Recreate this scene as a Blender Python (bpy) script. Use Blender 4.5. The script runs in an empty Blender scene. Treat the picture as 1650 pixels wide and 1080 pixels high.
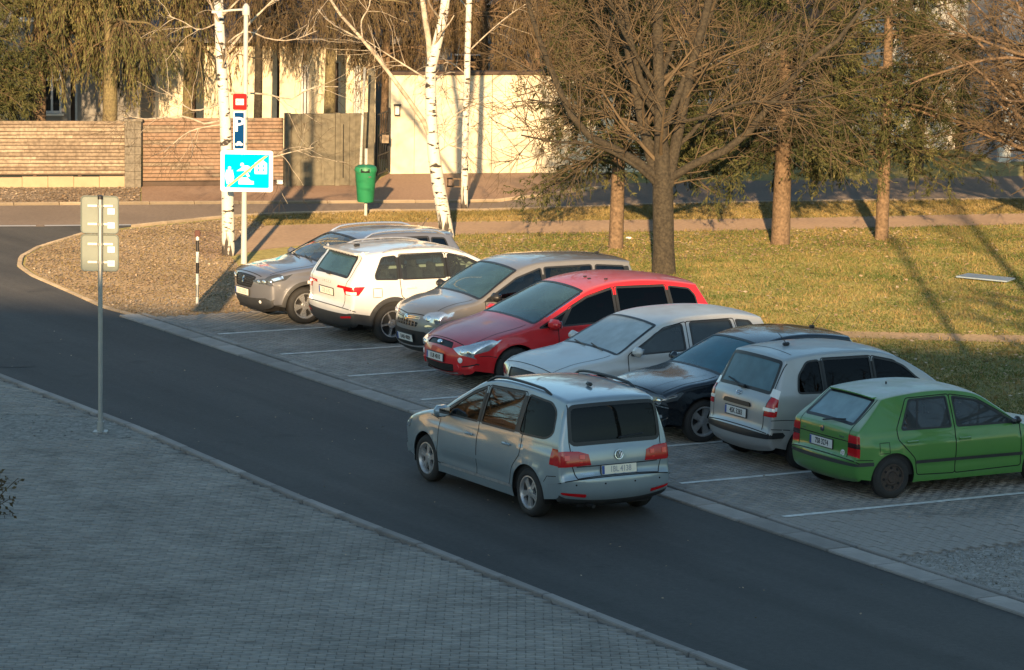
import bpy, bmesh, math, random
import numpy as np
from mathutils import Vector, Matrix, geometry
random.seed(7); np.random.seed(7)
R = math.radians
scene = bpy.context.scene
col = scene.collection

# ---------------------------------------------------------------- camera
F_PX, PITCH, CAM_H, ROLL = 5600.0, 0.145667, 8.725, 0.01592   # focal length in photo pixels (photo 1650 wide)
cam_data = bpy.data.cameras.new('camera'); cam = bpy.data.objects.new('camera', cam_data); col.objects.link(cam)
cam_data.sensor_width = 36.0; cam_data.lens = F_PX / 1650.0 * 36.0
cam_data.clip_start = 0.2; cam_data.clip_end = 2000
cam.matrix_world = Matrix.Translation((0, 0, CAM_H)) @ Matrix.Rotation(math.pi / 2 - PITCH, 4, 'X') @ Matrix.Rotation(ROLL, 4, 'Z')
scene.camera = cam

# ---------------------------------------------------------------- light
SUN_EL, SUN_DX = R(10.4), 0.03          # light travels (SUN_DX, 1) over the ground
world = bpy.data.worlds.new('World'); scene.world = world; world.use_nodes = True
wn = world.node_tree.nodes; wl = world.node_tree.links
bg = wn['Background']; bg.inputs['Strength'].default_value = 0.125
sky = wn.new('ShaderNodeTexSky'); sky.sky_type = 'NISHITA'; sky.sun_disc = False
sky.sun_elevation = SUN_EL; sky.sun_rotation = math.pi + math.atan(SUN_DX)
sky.altitude = 300; sky.air_density = 1.0; sky.dust_density = 0.6; sky.ozone_density = 1.5
tint = wn.new('ShaderNodeMixRGB'); tint.blend_type = 'MULTIPLY'; tint.inputs[0].default_value = 1; tint.inputs[2].default_value = (.97, 1.03, .96, 1)   # the camera's white balance
wl.new(sky.outputs[0], tint.inputs[1]); wl.new(tint.outputs[0], bg.inputs[0])
sun_d = bpy.data.lights.new('sun', 'SUN'); sun_d.energy = 5.0; sun_d.angle = R(0.55); sun_d.color = (1.0, 0.68, 0.36)
sun = bpy.data.objects.new('sun', sun_d); col.objects.link(sun)
sd = Vector((SUN_DX, 1, -math.tan(SUN_EL) * math.hypot(SUN_DX, 1))).normalized()
sun.rotation_euler = sd.to_track_quat('-Z', 'Y').to_euler()
sun.location = (0, -60, 40)
scene.view_settings.view_transform = 'Standard'; scene.view_settings.look = 'None'
scene.view_settings.exposure = 1.15; scene.view_settings.gamma = 1.0

# ---------------------------------------------------------------- pixel -> ground
def G(px, py, z=0.0):
    x, y = px - 825.0, py - 540.0
    c, s = math.cos(-ROLL), math.sin(-ROLL)
    x, y = c * x - s * y, s * x + c * y
    dx = x / F_PX; dy = math.cos(PITCH) - y / F_PX * math.sin(PITCH); dz = -math.sin(PITCH) - y / F_PX * math.cos(PITCH)
    t = (z - CAM_H) / dz
    return Vector((dx * t, dy * t, z))
def AT(px, py, depth):
    """point on the pixel's ray at ground distance Y = depth"""
    x, y = px - 825.0, py - 540.0
    c, s = math.cos(-ROLL), math.sin(-ROLL)
    x, y = c * x - s * y, s * x + c * y
    dx = x / F_PX; dy = math.cos(PITCH) - y / F_PX * math.sin(PITCH); dz = -math.sin(PITCH) - y / F_PX * math.cos(PITCH)
    t = depth / dy
    return Vector((dx * t, depth, CAM_H + dz * t))

# ---------------------------------------------------------------- materials
def rgb(h):
    """sRGB triple 0-255 -> linear"""
    return tuple(((v / 255) / 12.92 if v / 255 <= .04045 else ((v / 255 + .055) / 1.055) ** 2.4) for v in h)
MATS = {}
def mat(name, color, rough=.6, metal=0., coat=0., spec=.5, noise=None, bump=None, color2=None, emit=None, coat_rough=.05, trans=0, noise3=None, dif=0.):
    """principled; noise=(scale, amount) mixes color -> color2 by object-space noise; bump=(scale, strength)"""
    m = bpy.data.materials.new(name); m.use_nodes = True
    nt = m.node_tree; n = nt.nodes; l = nt.links; b = n['Principled BSDF']
    b.inputs['Roughness'].default_value = rough; b.inputs['Metallic'].default_value = metal
    b.inputs['Coat Weight'].default_value = coat; b.inputs['Coat Roughness'].default_value = coat_rough
    b.inputs['Specular IOR Level'].default_value = spec
    b.inputs['Transmission Weight'].default_value = trans
    c4 = (*color, 1)
    if dif: b.inputs['Diffuse Roughness'].default_value = dif
    if noise:
        tc = n.new('ShaderNodeTexCoord')
        nz = n.new('ShaderNodeTexNoise'); nz.inputs['Scale'].default_value = noise[0]; nz.inputs['Detail'].default_value = 6; nz.inputs['Roughness'].default_value = .65
        l.new(tc.outputs['Object'], nz.inputs['Vector'])
        rp = n.new('ShaderNodeValToRGB'); rp.color_ramp.elements[0].position = .5 - noise[1] / 2; rp.color_ramp.elements[1].position = .5 + noise[1] / 2
        rp.color_ramp.elements[0].color = c4; rp.color_ramp.elements[1].color = (*(color2 or tuple(v * .6 for v in color)), 1)
        l.new(nz.outputs['Fac'], rp.inputs[0]); out = rp.outputs[0]
        if noise3:   # second, fine layer of value variation (scale, low, high)
            n3 = n.new('ShaderNodeTexNoise'); n3.inputs['Scale'].default_value = noise3[0]; n3.inputs['Detail'].default_value = 4
            l.new(tc.outputs['Object'], n3.inputs['Vector'])
            mr = n.new('ShaderNodeMapRange'); mr.inputs[1].default_value = .3; mr.inputs[2].default_value = .7; mr.inputs[3].default_value = noise3[1]; mr.inputs[4].default_value = noise3[2]
            l.new(n3.outputs['Fac'], mr.inputs[0])
            hs = n.new('ShaderNodeHueSaturation'); l.new(out, hs.inputs['Color']); l.new(mr.outputs[0], hs.inputs['Value']); out = hs.outputs[0]
        l.new(out, b.inputs['Base Color'])
    else:
        b.inputs['Base Color'].default_value = c4
    if bump:
        tc2 = n.new('ShaderNodeTexCoord')
        nb = n.new('ShaderNodeTexNoise'); nb.inputs['Scale'].default_value = bump[0]; nb.inputs['Detail'].default_value = 5
        l.new(tc2.outputs['Object'], nb.inputs['Vector'])
        bp = n.new('ShaderNodeBump'); bp.inputs['Strength'].default_value = bump[1]; bp.inputs['Distance'].default_value = .02
        l.new(nb.outputs['Fac'], bp.inputs['Height']); l.new(bp.outputs[0], b.inputs['Normal'])
    if emit:
        b.inputs['Emission Color'].default_value = (*emit[0], 1); b.inputs['Emission Strength'].default_value = emit[1]
    MATS[name] = m
    return m
def glass_mat(name, tint, haze=0.0, hazecol=(.5, .6, .65), refl=1.):
    """tinted pane: see-through plus a Fresnel mirror, optionally a diffuse film: frost, dust or a painted reflection"""
    m = bpy.data.materials.new(name); m.use_nodes = True
    nt = m.node_tree; n = nt.nodes; l = nt.links; n.clear()
    out = n.new('ShaderNodeOutputMaterial'); tr = n.new('ShaderNodeBsdfTransparent'); tr.inputs[0].default_value = (*tint, 1)
    gl = n.new('ShaderNodeBsdfGlossy'); gl.inputs['Roughness'].default_value = .02; gl.inputs[0].default_value = (refl, refl, refl, 1)
    fr = n.new('ShaderNodeFresnel'); fr.inputs[0].default_value = 1.6
    mx = n.new('ShaderNodeMixShader'); l.new(fr.outputs[0], mx.inputs[0]); l.new(tr.outputs[0], mx.inputs[1]); l.new(gl.outputs[0], mx.inputs[2])
    last = mx
    if haze > 0:
        df = n.new('ShaderNodeBsdfDiffuse'); df.inputs[0].default_value = (*hazecol, 1)
        tc = n.new('ShaderNodeTexCoord'); nz = n.new('ShaderNodeTexNoise'); nz.inputs['Scale'].default_value = 3.5; nz.inputs['Detail'].default_value = 6
        l.new(tc.outputs['Object'], nz.inputs['Vector'])
        mr = n.new('ShaderNodeMapRange'); mr.inputs[1].default_value = .3; mr.inputs[2].default_value = .7; mr.inputs[3].default_value = haze * .75; mr.inputs[4].default_value = min(1, haze * 1.15)
        l.new(nz.outputs['Fac'], mr.inputs[0])
        m2 = n.new('ShaderNodeMixShader'); l.new(mr.outputs[0], m2.inputs[0]); l.new(mx.outputs[0], m2.inputs[1]); l.new(df.outputs[0], m2.inputs[2]); last = m2
    l.new(last.outputs[0], out.inputs[0])
    MATS[name] = m
    return m

# ---------------------------------------------------------------- object helpers
def link(o, parent=None):
    col.objects.link(o)
    if parent is not None: o.parent = parent
    return o
def tag(o, label=None, cat=None, group=None, kind=None):
    if label: o['label'] = label
    if cat: o['category'] = cat
    if group: o['group'] = group
    if kind: o['kind'] = kind
    return o
def thing(name, label, cat, loc=(0, 0, 0), rz=0., group=None):
    o = bpy.data.objects.new(name, None); o.location = loc; o.rotation_euler = (0, 0, rz); o.empty_display_size = .3
    link(o); return tag(o, label, cat, group)
def mesh_obj(name, verts, faces, m=None, parent=None, smooth=False, normals=None):
    me = bpy.data.meshes.new(name)
    me.from_pydata([tuple(v) for v in verts], [], [tuple(f) for f in faces])
    if m is not None: me.materials.append(m if not isinstance(m, str) else MATS[m])
    if smooth or normals is not None: me.polygons.foreach_set('use_smooth', [True] * len(me.polygons))
    me.update()
    if normals is not None: me.normals_split_custom_set_from_vertices([tuple(v) for v in normals])
    return link(bpy.data.objects.new(name, me), parent)
def fast_mesh(name, verts, quads_or_tris, m=None, parent=None, smooth=False):
    """numpy arrays -> mesh object"""
    V = np.asarray(verts, dtype=np.float32); Fc = np.asarray(quads_or_tris, dtype=np.int32); k = Fc.shape[1]
    me = bpy.data.meshes.new(name)
    me.vertices.add(len(V)); me.vertices.foreach_set('co', V.ravel())
    me.loops.add(Fc.size); me.loops.foreach_set('vertex_index', Fc.ravel())
    me.polygons.add(len(Fc)); me.polygons.foreach_set('loop_start', np.arange(0, Fc.size, k, dtype=np.int32))
    me.polygons.foreach_set('loop_total', np.full(len(Fc), k, dtype=np.int32))
    if smooth: me.polygons.foreach_set('use_smooth', np.ones(len(Fc), dtype=bool))
    if m is not None: me.materials.append(m if not isinstance(m, str) else MATS[m])
    me.update(calc_edges=True)
    return link(bpy.data.objects.new(name, me), parent)
class MB:
    """collects simple solids into ONE mesh"""
    def __init__(s): s.v = []; s.f = []
    def add(s, vs, fs):
        o = len(s.v); s.v += [Vector(v) for v in vs]; s.f += [tuple(i + o for i in f) for f in fs]; return s
    def box(s, c, d, rot=None, bev=0.0):
        hx, hy, hz = d[0] / 2, d[1] / 2, d[2] / 2
        if bev > 0:
            b = min(bev, hx * .9, hy * .9, hz * .9); pts = []
            for sx in (-1, 1):
                for sy in (-1, 1):
                    for sz in (-1, 1):
                        pts += [(sx * (hx - b), sy * (hy - b), sz * hz), (sx * (hx - b), sy * hy, sz * (hz - b)), (sx * hx, sy * (hy - b), sz * (hz - b))]
            bm = bmesh.new()
            for q in pts: bm.verts.new(q)
            bmesh.ops.convex_hull(bm, input=bm.verts[:])
            bm.verts.index_update(); vs = [v.co.copy() for v in bm.verts]; fs = [[v.index for v in f.verts] for f in bm.faces]; bm.free()
        else:
            vs = [Vector((x, y, z)) for x in (-hx, hx) for y in (-hy, hy) for z in (-hz, hz)]
            fs = [(0, 1, 3, 2), (4, 6, 7, 5), (0, 4, 5, 1), (2, 3, 7, 6), (0, 2, 6, 4), (1, 5, 7, 3)]
        Mx = rot if rot is not None else Matrix.Identity(3)
        c = Vector(c)
        return s.add([Mx @ Vector(v) + c for v in vs], fs)
    def tube(s, pts, rad, n=8, cap=True):
        pts = [Vector(p) for p in pts]
        rads = rad if isinstance(rad, (list, tuple)) else [rad] * len(pts)
        o = len(s.v); prev = None
        for i, p in enumerate(pts):
            d = (pts[min(i + 1, len(pts) - 1)] - pts[max(i - 1, 0)]).normalized()
            if prev is None: a = d.orthogonal().normalized()
            else: a = (prev - d * prev.dot(d)).normalized()
            prev = a; b = d.cross(a)
            for k in range(n):
                t = 2 * math.pi * k / n
                s.v.append(p + (a * math.cos(t) + b * math.sin(t)) * rads[i])
        for i in range(len(pts) - 1):
            for k in range(n):
                k2 = (k + 1) % n
                s.f.append((o + i * n + k, o + i * n + k2, o + (i + 1) * n + k2, o + (i + 1) * n + k))
        if cap:
            s.f.append(tuple(o + k for k in reversed(range(n)))); e = o + (len(pts) - 1) * n
            s.f.append(tuple(e + k for k in range(n)))
        return s
    def lathe(s, prof, n=24, axis='z', c=(0, 0, 0), closed=False):
        """prof: (r, h) pairs"""
        o = len(s.v); c = Vector(c)
        for r, h in prof:
            for k in range(n):
                t = 2 * math.pi * k / n; a, b = r * math.cos(t), r * math.sin(t)
                s.v.append(c + Vector({'z': (a, b, h), 'y': (a, h, b), 'x': (h, a, b)}[axis]))
        m = len(prof)
        for i in range(m if closed else m - 1):
            i2 = (i + 1) % m
            for k in range(n):
                k2 = (k + 1) % n
                s.f.append((o + i * n + k, o + i * n + k2, o + i2 * n + k2, o + i2 * n + k))
        if not closed:
            s.f.append(tuple(o + k for k in range(n))); s.f.append(tuple(o + (m - 1) * n + k for k in range(n)))
        return s
    def prism(s, poly, z0, z1):
        n = len(poly); vs = [(p[0], p[1], z0) for p in poly] + [(p[0], p[1], z1) for p in poly]
        fs = [tuple(reversed(range(n))), tuple(range(n, 2 * n))] + [(i, (i + 1) % n, n + (i + 1) % n, n + i) for i in range(n)]
        return s.add(vs, fs)
    def xform(s, M):
        s.v = [M @ v for v in s.v]; return s
    def build(s, name, m, parent=None, smooth=False):
        o = mesh_obj(name, s.v, s.f, m, parent)
        bm = bmesh.new(); bm.from_mesh(o.data); bmesh.ops.recalc_face_normals(bm, faces=bm.faces[:]); bm.to_mesh(o.data); bm.free()
        if smooth:
            o.data.polygons.foreach_set('use_smooth', [True] * len(o.data.polygons)); o.data.set_sharp_from_angle(angle=R(40))
        return o
_fonts = {}
def text_mesh(name, s, size, m, parent, M, ext=.001, align='CENTER', xs=1.0, offset=0.0):
    cu = bpy.data.curves.new(name, 'FONT'); cu.body = s; cu.size = size; cu.extrude = ext; cu.align_x = align; cu.align_y = 'CENTER'; cu.resolution_u = 2; cu.offset = offset
    t = bpy.data.objects.new(name, cu); col.objects.link(t)
    dg = bpy.context.evaluated_depsgraph_get(); me = bpy.data.meshes.new_from_object(t.evaluated_get(dg))
    bpy.data.objects.remove(t); bpy.data.curves.remove(cu)
    me.materials.clear(); me.materials.append(MATS[m] if isinstance(m, str) else m)
    me.transform(M @ Matrix.Diagonal((xs, 1, 1, 1)))
    return link(bpy.data.objects.new(name, me), parent)
def copy_tree(o, parent=None):
    c = o.copy(); col.objects.link(c)
    if parent is not None: c.parent = parent
    for ch in list(o.children): copy_tree(ch, c)
    return c

# ================================================================ cars
def pip(P, poly):
    """vectorised point in polygon"""
    x, y = P[:, 0], P[:, 1]; ins = np.zeros(len(P), bool); q = np.asarray(poly); n = len(q)
    for i in range(n):
        x1, y1 = q[i]; x2, y2 = q[(i + 1) % n]
        if y1 == y2: continue
        c = ((y1 > y) != (y2 > y)) & (x < (x2 - x1) * (y - y1) / (y2 - y1) + x1)
        ins ^= c
    return ins
def subdiv(poly, step, closed=True):
    out = []; n = len(poly)
    for i in range(n if closed else n - 1):
        a, b = np.array(poly[i], float), np.array(poly[(i + 1) % n], float)
        k = max(1, int(math.ceil(np.linalg.norm(b - a) / step)))
        out += [tuple(a + (b - a) * j / k) for j in range(k)]
    if not closed: out.append(tuple(poly[-1]))
    return out
def rounded(poly, r, k=4):
    """round the corners of a polygon"""
    out = []; n = len(poly)
    for i in range(n):
        a, b, c = (np.array(poly[j % n], float) for j in (i - 1, i, i + 1))
        la, lc = np.linalg.norm(a - b), np.linalg.norm(c - b); q = min(r, la * .45, lc * .45)
        p0 = b + (a - b) / la * q; p1 = b + (c - b) / lc * q
        for j in range(k + 1):
            t = j / k; out.append(tuple((1 - t) ** 2 * p0 + 2 * t * (1 - t) * b + t * t * p1))
    return out
def catmull(P, per=5):
    P = [np.array(p, float) for p in P]; out = []; idx = []
    for i in range(len(P) - 1):
        p0 = P[i - 1] if i else 2 * P[0] - P[1]; p1, p2 = P[i], P[i + 1]; p3 = P[i + 2] if i + 2 < len(P) else 2 * P[-1] - P[-2]
        def kn(a, b): return max(np.linalg.norm(b[:2] - a[:2]), 1e-4) ** .5
        t0 = 0; t1 = t0 + kn(p0, p1); t2 = t1 + kn(p1, p2); t3 = t2 + kn(p2, p3); idx.append(len(out))
        for j in range(per):
            t = t1 + (t2 - t1) * j / per
            A1 = (t1 - t) / (t1 - t0) * p0 + (t - t0) / (t1 - t0) * p1; A2 = (t2 - t) / (t2 - t1) * p1 + (t - t1) / (t2 - t1) * p2; A3 = (t3 - t) / (t3 - t2) * p2 + (t - t2) / (t3 - t2) * p3
            B1 = (t2 - t) / (t2 - t0) * A1 + (t - t0) / (t2 - t0) * A2; B2 = (t3 - t) / (t3 - t1) * A2 + (t - t1) / (t3 - t1) * A3
            out.append((t2 - t) / (t2 - t1) * B1 + (t - t1) / (t2 - t1) * B2)
    idx.append(len(out)); out.append(P[-1]); return np.array(out), idx

TS = [0, .16, .32, .48, .62, .74, .83, .89, .93, .96, .98, .992, 1.0]
TG = sorted(set([-t for t in TS] + TS))
class Car:
    def __init__(s, **k):
        s.__dict__.update(k); s.tum = k.get('tum', .30); s.flare = k.get('flare', .015); s.Ra = k.get('Ra', s.rw + .045)
        s.tf = k.get('tf', .13); s.tr = k.get('tr', .08); s.fil = k.get('fil', .045); s.margin = k.get('margin', .035); s.sill = k.get('sill', .20)
        pr = [(p[0], p[1], p[2]) for p in s.prof]; s.D, idx = catmull(pr, 5)
        s.names = {p[3]: idx[i] for i, p in enumerate(s.prof) if len(p) > 3}
        s.U = np.r_[0, np.cumsum(np.linalg.norm(np.diff(s.D[:, :2], axis=0), axis=1))]
        tg = np.gradient(s.D[:, :2], axis=0); tg /= np.linalg.norm(tg, axis=1)[:, None]
        nn = np.c_[tg[:, 1], -tg[:, 0]]            # outward
        ker = np.array([1, 2, 3, 2, 1.]) / 9
        for _ in range(2):
            pad = np.vstack([nn[:1]] * 2 + [nn] + [nn[-1:]] * 2); nn = np.c_[np.convolve(pad[:, 0], ker, 'valid'), np.convolve(pad[:, 1], ker, 'valid')]
            nn /= np.linalg.norm(nn, axis=1)[:, None]
        s.N = nn
        s.E = s.D[:, :2] - nn * (s.D[:, 2] + s.fil)[:, None]       # edge line shared by strip and side
        s.YE = np.array([s.ys(x, z) for x, z in s.E])
        s.pk = int(np.argmax(s.D[:, 1]))
        a, b = s.names['cowl'], s.names['rgt']; s.ex, s.ez = s.E[a - 8:b + 6, 0][::-1], s.E[a - 8:b + 6, 1][::-1]
        o = np.argsort(s.ex); s.ex, s.ez = s.ex[o], s.ez[o]
    # --- side surface
    def hw(s, x):
        w = s.W / 2; xa, xb = s.L * .66, s.L * .30
        if x > xa: w -= s.tf * ((x - xa) / (s.L - xa)) ** 2.4
        if x < xb: w -= s.tr * ((xb - x) / xb) ** 2.4
        return w
    def belt(s, x): return s.b0 + (s.b1 - s.b0) * x / s.L
    def ys(s, x, z):
        b = s.belt(x); w = s.hw(x); zm = .60
        if z >= b: d = z - b; y = w - .030 - d * s.tum - .12 * d * d
        elif z > zm: q = (z - zm) / (b - zm); y = w - .030 * q ** 2.2
        else: q = (zm - z) / .4; y = w - .045 * q * q
        zc = b - .13                                   # shoulder crease
        y += .007 * math.tanh((zc - z) / .018) * (1 if .3 < x < s.L - .35 else .3) - .007
        zl = .42                                       # scooped lower door
        y -= .014 * math.exp(-((z - zl) / .07) ** 2) * math.exp(-((x - (s.xr + s.xf) / 2) / 1.0) ** 4)
        for ax in (s.xr, s.xf):
            r = math.hypot(x - ax, z - s.rw); y += s.flare * math.exp(-((r - s.Ra) / .06) ** 2)
        return y
    def side(s, x, z, sg):
        return Vector((x, sg * s.ys(x, z), z))
    def side_n(s, x, z, sg):
        e = .008; gx = (s.ys(x + e, z) - s.ys(x - e, z)) / (2 * e); gz = (s.ys(x, z + e) - s.ys(x, z - e)) / (2 * e)
        return Vector((-gx, sg, -gz)).normalized() if sg > 0 else Vector((-gx, -1, -gz)).normalized()
    # --- strip surface (u = arc length along the centre profile, t = -1..1 across)
    def strip(s, u, t):
        i = np.searchsorted(s.U, u) - 1; i = min(max(i, 0), len(s.U) - 2); f = (u - s.U[i]) / (s.U[i + 1] - s.U[i])
        L = lambda A: A[i] * (1 - f) + A[i + 1] * f
        d = L(s.D); n = L(s.N); ye = L(s.YE); a = min(abs(t), 1.0)
        t0 = 1 - (s.fil * 1.35) / ye; e = 0.
        if a > t0: q = (a - t0) / (1 - t0); e = 1 - math.sqrt(max(0, 1 - q * q))
        dr = d[2] * a ** 2.4 + s.fil * e
        return Vector((d[0] - n[0] * dr, t * ye, d[1] - n[1] * dr))
    def strip_n(s, u, t):
        e = .012; u0, u1 = max(u - e, 0), min(u + e, s.U[-1]); t0, t1 = max(t - .012, -1), min(t + .012, 1)
        a = s.strip(u1, t) - s.strip(u0, t); b = s.strip(u, t1) - s.strip(u, t0); n = a.cross(b).normalized()
        c = np.interp(u, s.U, s.N[:, 0]), np.interp(u, s.U, s.N[:, 1])
        return n if n.x * c[0] + n.z * c[1] + n.y * t * .8 > 0 else -n
    # --- coordinate conversions for the strip
    def uF(s, z): return float(np.interp(z, s.D[:s.pk, 1], s.U[:s.pk]))
    def uR(s, z): k = s.names['rgt'] - 3; return float(np.interp(-z, -s.D[k:, 1], s.U[k:]))
    def ye(s, u): return float(np.interp(u, s.U, s.YE))
    def un(s, a, b, f): return s.U[s.names[a]] * (1 - f) + s.U[s.names[b]] * f
    def conv(s, dom, poly):
        out = []
        for p in poly:
            if dom == 'F': u = s.uF(p[1]); out.append((u, p[0] / s.ye(u)))
            elif dom == 'R': u = s.uR(p[1]); out.append((u, p[0] / s.ye(u)))
            elif dom[0] == 'U': out.append((s.un(dom[1], dom[2], p[0]), p[1]))
        return out
    def T(s, x, m=None): return float(np.interp(x, s.ex, s.ez)) - (s.margin if m is None else m)
    def zz(s, poly): return [(p[0], s.T(p[0]) if p[1] == 'T' else (s.T(p[0], p[1][1]) if isinstance(p[1], tuple) else p[1])) for p in poly]

    # --- meshing
    def mesh(s, root):
        part = {}
        def cdt(pts, polys, inside, lab):
            V = [Vector(p) for p in pts]; Ed = []
            for pl in polys:
                o = len(V); V += [Vector(p) for p in pl]; Ed += [(o + i, o + (i + 1) % len(pl)) for i in range(len(pl))]
            r = geometry.delaunay_2d_cdt(V, Ed, [], 0, 1e-5); vs = np.array([tuple(v) for v in r[0]]); fs = [f for f in r[2]]
            cen = np.array([vs[list(f)].mean(axis=0) for f in fs]); ok = inside(cen)
            L = np.full(len(fs), -1); L[ok] = 0
            for i, pl in enumerate(lab):
                m = ok & pip(cen, pl) & (L == 0); L[m] = i + 1
            return vs, fs, L
        def emit(vs, fs, sel, posf, norf, off, key):
            used = sorted({i for k in sel for i in fs[k]}); mp = {v: i for i, v in enumerate(used)}
            P = []; Nn = []
            for v in used:
                n = norf(vs[v]); P.append(posf(vs[v]) + n * off); Nn.append(n)
            F2 = []
            for k in sel:
                f = [mp[i] for i in fs[k]]
                a, b, c = P[f[0]], P[f[1]], P[f[2]]
                if (b - a).cross(c - a).dot(Nn[f[0]]) < 0: f = f[::-1]
                F2.append(f)
            d = part.setdefault(key, [[], [], []]); o = len(d[0])
            d[0] += P; d[1] += [tuple(i + o for i in f) for f in F2]; d[2] += Nn
        # regions: (key, domain, polygon, offset, mirrored); key = (name, material, instance)
        SC = .8
        sp = []; pts = [(u, t * SC) for u in s.U for t in TG]
        for (name, mt, dom, poly, off, mir, rad) in s.strip_regions:
            pl = s.conv(dom, rounded(poly, rad) if rad else poly)
            for sg in ((1, -1) if mir else (1,)):
                q = subdiv([(p[0], max(-1, min(1, sg * p[1])) * SC) for p in pl], .07); sp.append((name, mt, sg if mir else 0, off, q))
        vs, fs, L = cdt(pts, [q[4] for q in sp], lambda c: np.ones(len(c), bool), [q[4] for q in sp])
        posf = lambda v: s.strip(v[0], v[1] / SC); norf = lambda v: s.strip_n(v[0], v[1] / SC)
        for i in range(len(sp) + 1):
            sel = np.nonzero(L == i)[0]
            if not len(sel): continue
            if i == 0: emit(vs, fs, sel, posf, norf, 0, ('body', 'paint', 0))
            else:
                if sp[i - 1][1] is None: continue
                emit(vs, fs, sel, posf, norf, sp[i - 1][3], (sp[i - 1][0], sp[i - 1][1], sp[i - 1][2]))
        s.strip_polys = sp
        # sides
        out = [tuple(p) for p in s.E]
        outl = []
        for p in out:
            if not outl or math.dist(p, outl[-1]) > .004: outl.append(p)
        outl += [(s.xr + s.Ra * .5, s.sill), (s.xf - s.Ra * .5, s.sill)]      # sill line, its ends inside the wheel arches
        gx = np.arange(.02, s.L, .085); gz = np.arange(.16, s.H, .075); pts = [(x, z) for x in gx for z in gz]
        circ = lambda ax: [(ax + s.Ra * math.cos(a), s.rw + s.Ra * math.sin(a)) for a in np.linspace(0, 2 * math.pi, 49)[:-1]]
        reg = [('hole', None, circ(s.xr), 0, 0), ('hole', None, circ(s.xf), 0, 0)]
        for (name, mt, poly, off, rad, inst) in s.side_regions:
            pl = s.zz(poly); pl = rounded(pl, rad) if rad else pl
            reg.append((name, mt, subdiv(pl, .07), off, inst))
        s.side_polys = reg
        pin = lambda c: pip(c, outl)
        P = np.array(pts); pts = [tuple(p) for p in P[pin(P)]]
        vs, fs, L = cdt(pts, [subdiv(outl, .08)] + [r[2] for r in reg], pin, [r[2] for r in reg])
        for sg in (1, -1):
            posf = lambda v: s.side(v[0], v[1], sg); norf = lambda v: s.side_n(v[0], v[1], sg)
            for i in range(len(reg) + 1):
                sel = np.nonzero(L == i)[0]
                if not len(sel): continue
                if i == 0: emit(vs, fs, sel, posf, norf, 0, ('body', 'paint', 0))
                elif reg[i - 1][1]:
                    emit(vs, fs, sel, posf, norf, reg[i - 1][3], (reg[i - 1][0], reg[i - 1][1], sg * (1 + reg[i - 1][4])))
        objs = {}
        for key, (P, Fc, Nn) in part.items():
            m = s.mats.get(key[1], key[1])
            par = root
            o = mesh_obj(key[0], P, Fc, m, par, normals=Nn); objs[key] = o
        # lights, panes that lie inside a door or tailgate hang below it
        for k, o in objs.items():
            if k[0] == 'window' and ('door', 'paint', k[2]) in objs: o.parent = objs[('door', 'paint', k[2])]
            if k[0] == 'rear_window' and ('tailgate', 'paint', 0) in objs: o.parent = objs[('tailgate', 'paint', 0)]
            if k[0] == 'lamp_lens':
                c = [q for q in objs if q[0] in ('tail_light', 'headlight') and np.sign(q[2]) == np.sign(k[2])]
                best = min(c, key=lambda q: (sum(part[q][0], Vector()) / len(part[q][0]) - part[k][0][0]).length) if c else None
                if best: o.parent = objs[best]
        s.objs = objs
        return objs
    def ribbon(s, pts, nor, w, off, m, name, parent, closed=True):
        n = len(pts); V = []; Fc = []
        for i in range(n):
            a = pts[i - 1] if (closed or i) else pts[i]; b = pts[(i + 1) % n] if (closed or i < n - 1) else pts[i]
            t = (b - a).normalized() if (b - a).length > 1e-6 else Vector((1, 0, 0)); sd_ = nor[i].cross(t).normalized()
            V += [pts[i] + sd_ * w / 2 + nor[i] * off, pts[i] - sd_ * w / 2 + nor[i] * off]
        for i in range(n if closed else n - 1):
            j = (i + 1) % n; Fc.append((2 * i, 2 * j, 2 * j + 1, 2 * i + 1))
        return V, Fc
    def side_ribbons(s, items, m, name, parent):
        """items: (sign, polygon (x,z), width, offset, closed) each its own part"""
        for sg, pl, w, off, cl in items:
            pts = [s.side(x, z, sg) for x, z in pl]; nr = [s.side_n(x, z, sg) for x, z in pl]
            v, f = s.ribbon(pts, nr, w, off, m, name, parent, cl); mesh_obj(name, v, f, s.mats.get(m, m), parent)
    def strip_ribbons(s, items, m, name, parent):
        for pl, w, off, cl in items:
            pts = [s.strip(u, t) for u, t in pl]; nr = [s.strip_n(u, t) for u, t in pl]
            v, f = s.ribbon(pts, nr, w, off, m, name, parent, cl); mesh_obj(name, v, f, s.mats.get(m, m), parent)
    def frame_at(s, p, n):
        """matrix: local z = outward normal, local y = up, local x = to the viewer's right"""
        n = n.normalized(); up = Vector((0, 0, 1)); x = up.cross(n).normalized(); y = n.cross(x)
        M = Matrix((x, y, n)).transposed().to_4x4(); M.translation = p; return M
    def on_end(s, end, y, z, off=0.):
        u = s.uF(z) if end == 'F' else s.uR(z); t = y / s.ye(u); n = s.strip_n(u, t); return s.strip(u, t) + n * off, n
    def plate(s, root, end, z, txt, w=.52, h=.112, ink='plate_ink', y=0., flat=False, white='plate_white'):
        p, n = s.on_end(end, y, z, .012)
        if flat: n = Vector((1 if end == 'F' else -1, 0, .03))
        M = s.frame_at(p, n)
        o = MB().box((0, 0, -.004), (w + .024, h + .024, .016), bev=.004).xform(M).build('number_plate', 'black_plastic', root)
        MB().box((0, 0, .006), (w, h, .006), bev=.002).xform(M).build('plate_face', white, o)
        MB().box((-w / 2 + .022, 0, .0085), (.04, h - .006, .004)).xform(M).build('plate_band', 'plate_blue', o)
        text_mesh('plate_lettering', txt, h * .92, ink, o, M @ Matrix.Translation((.022, 0, .0105)), xs=.80 * min(1, 8 / len(txt)), offset=.002)
        return o
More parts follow.
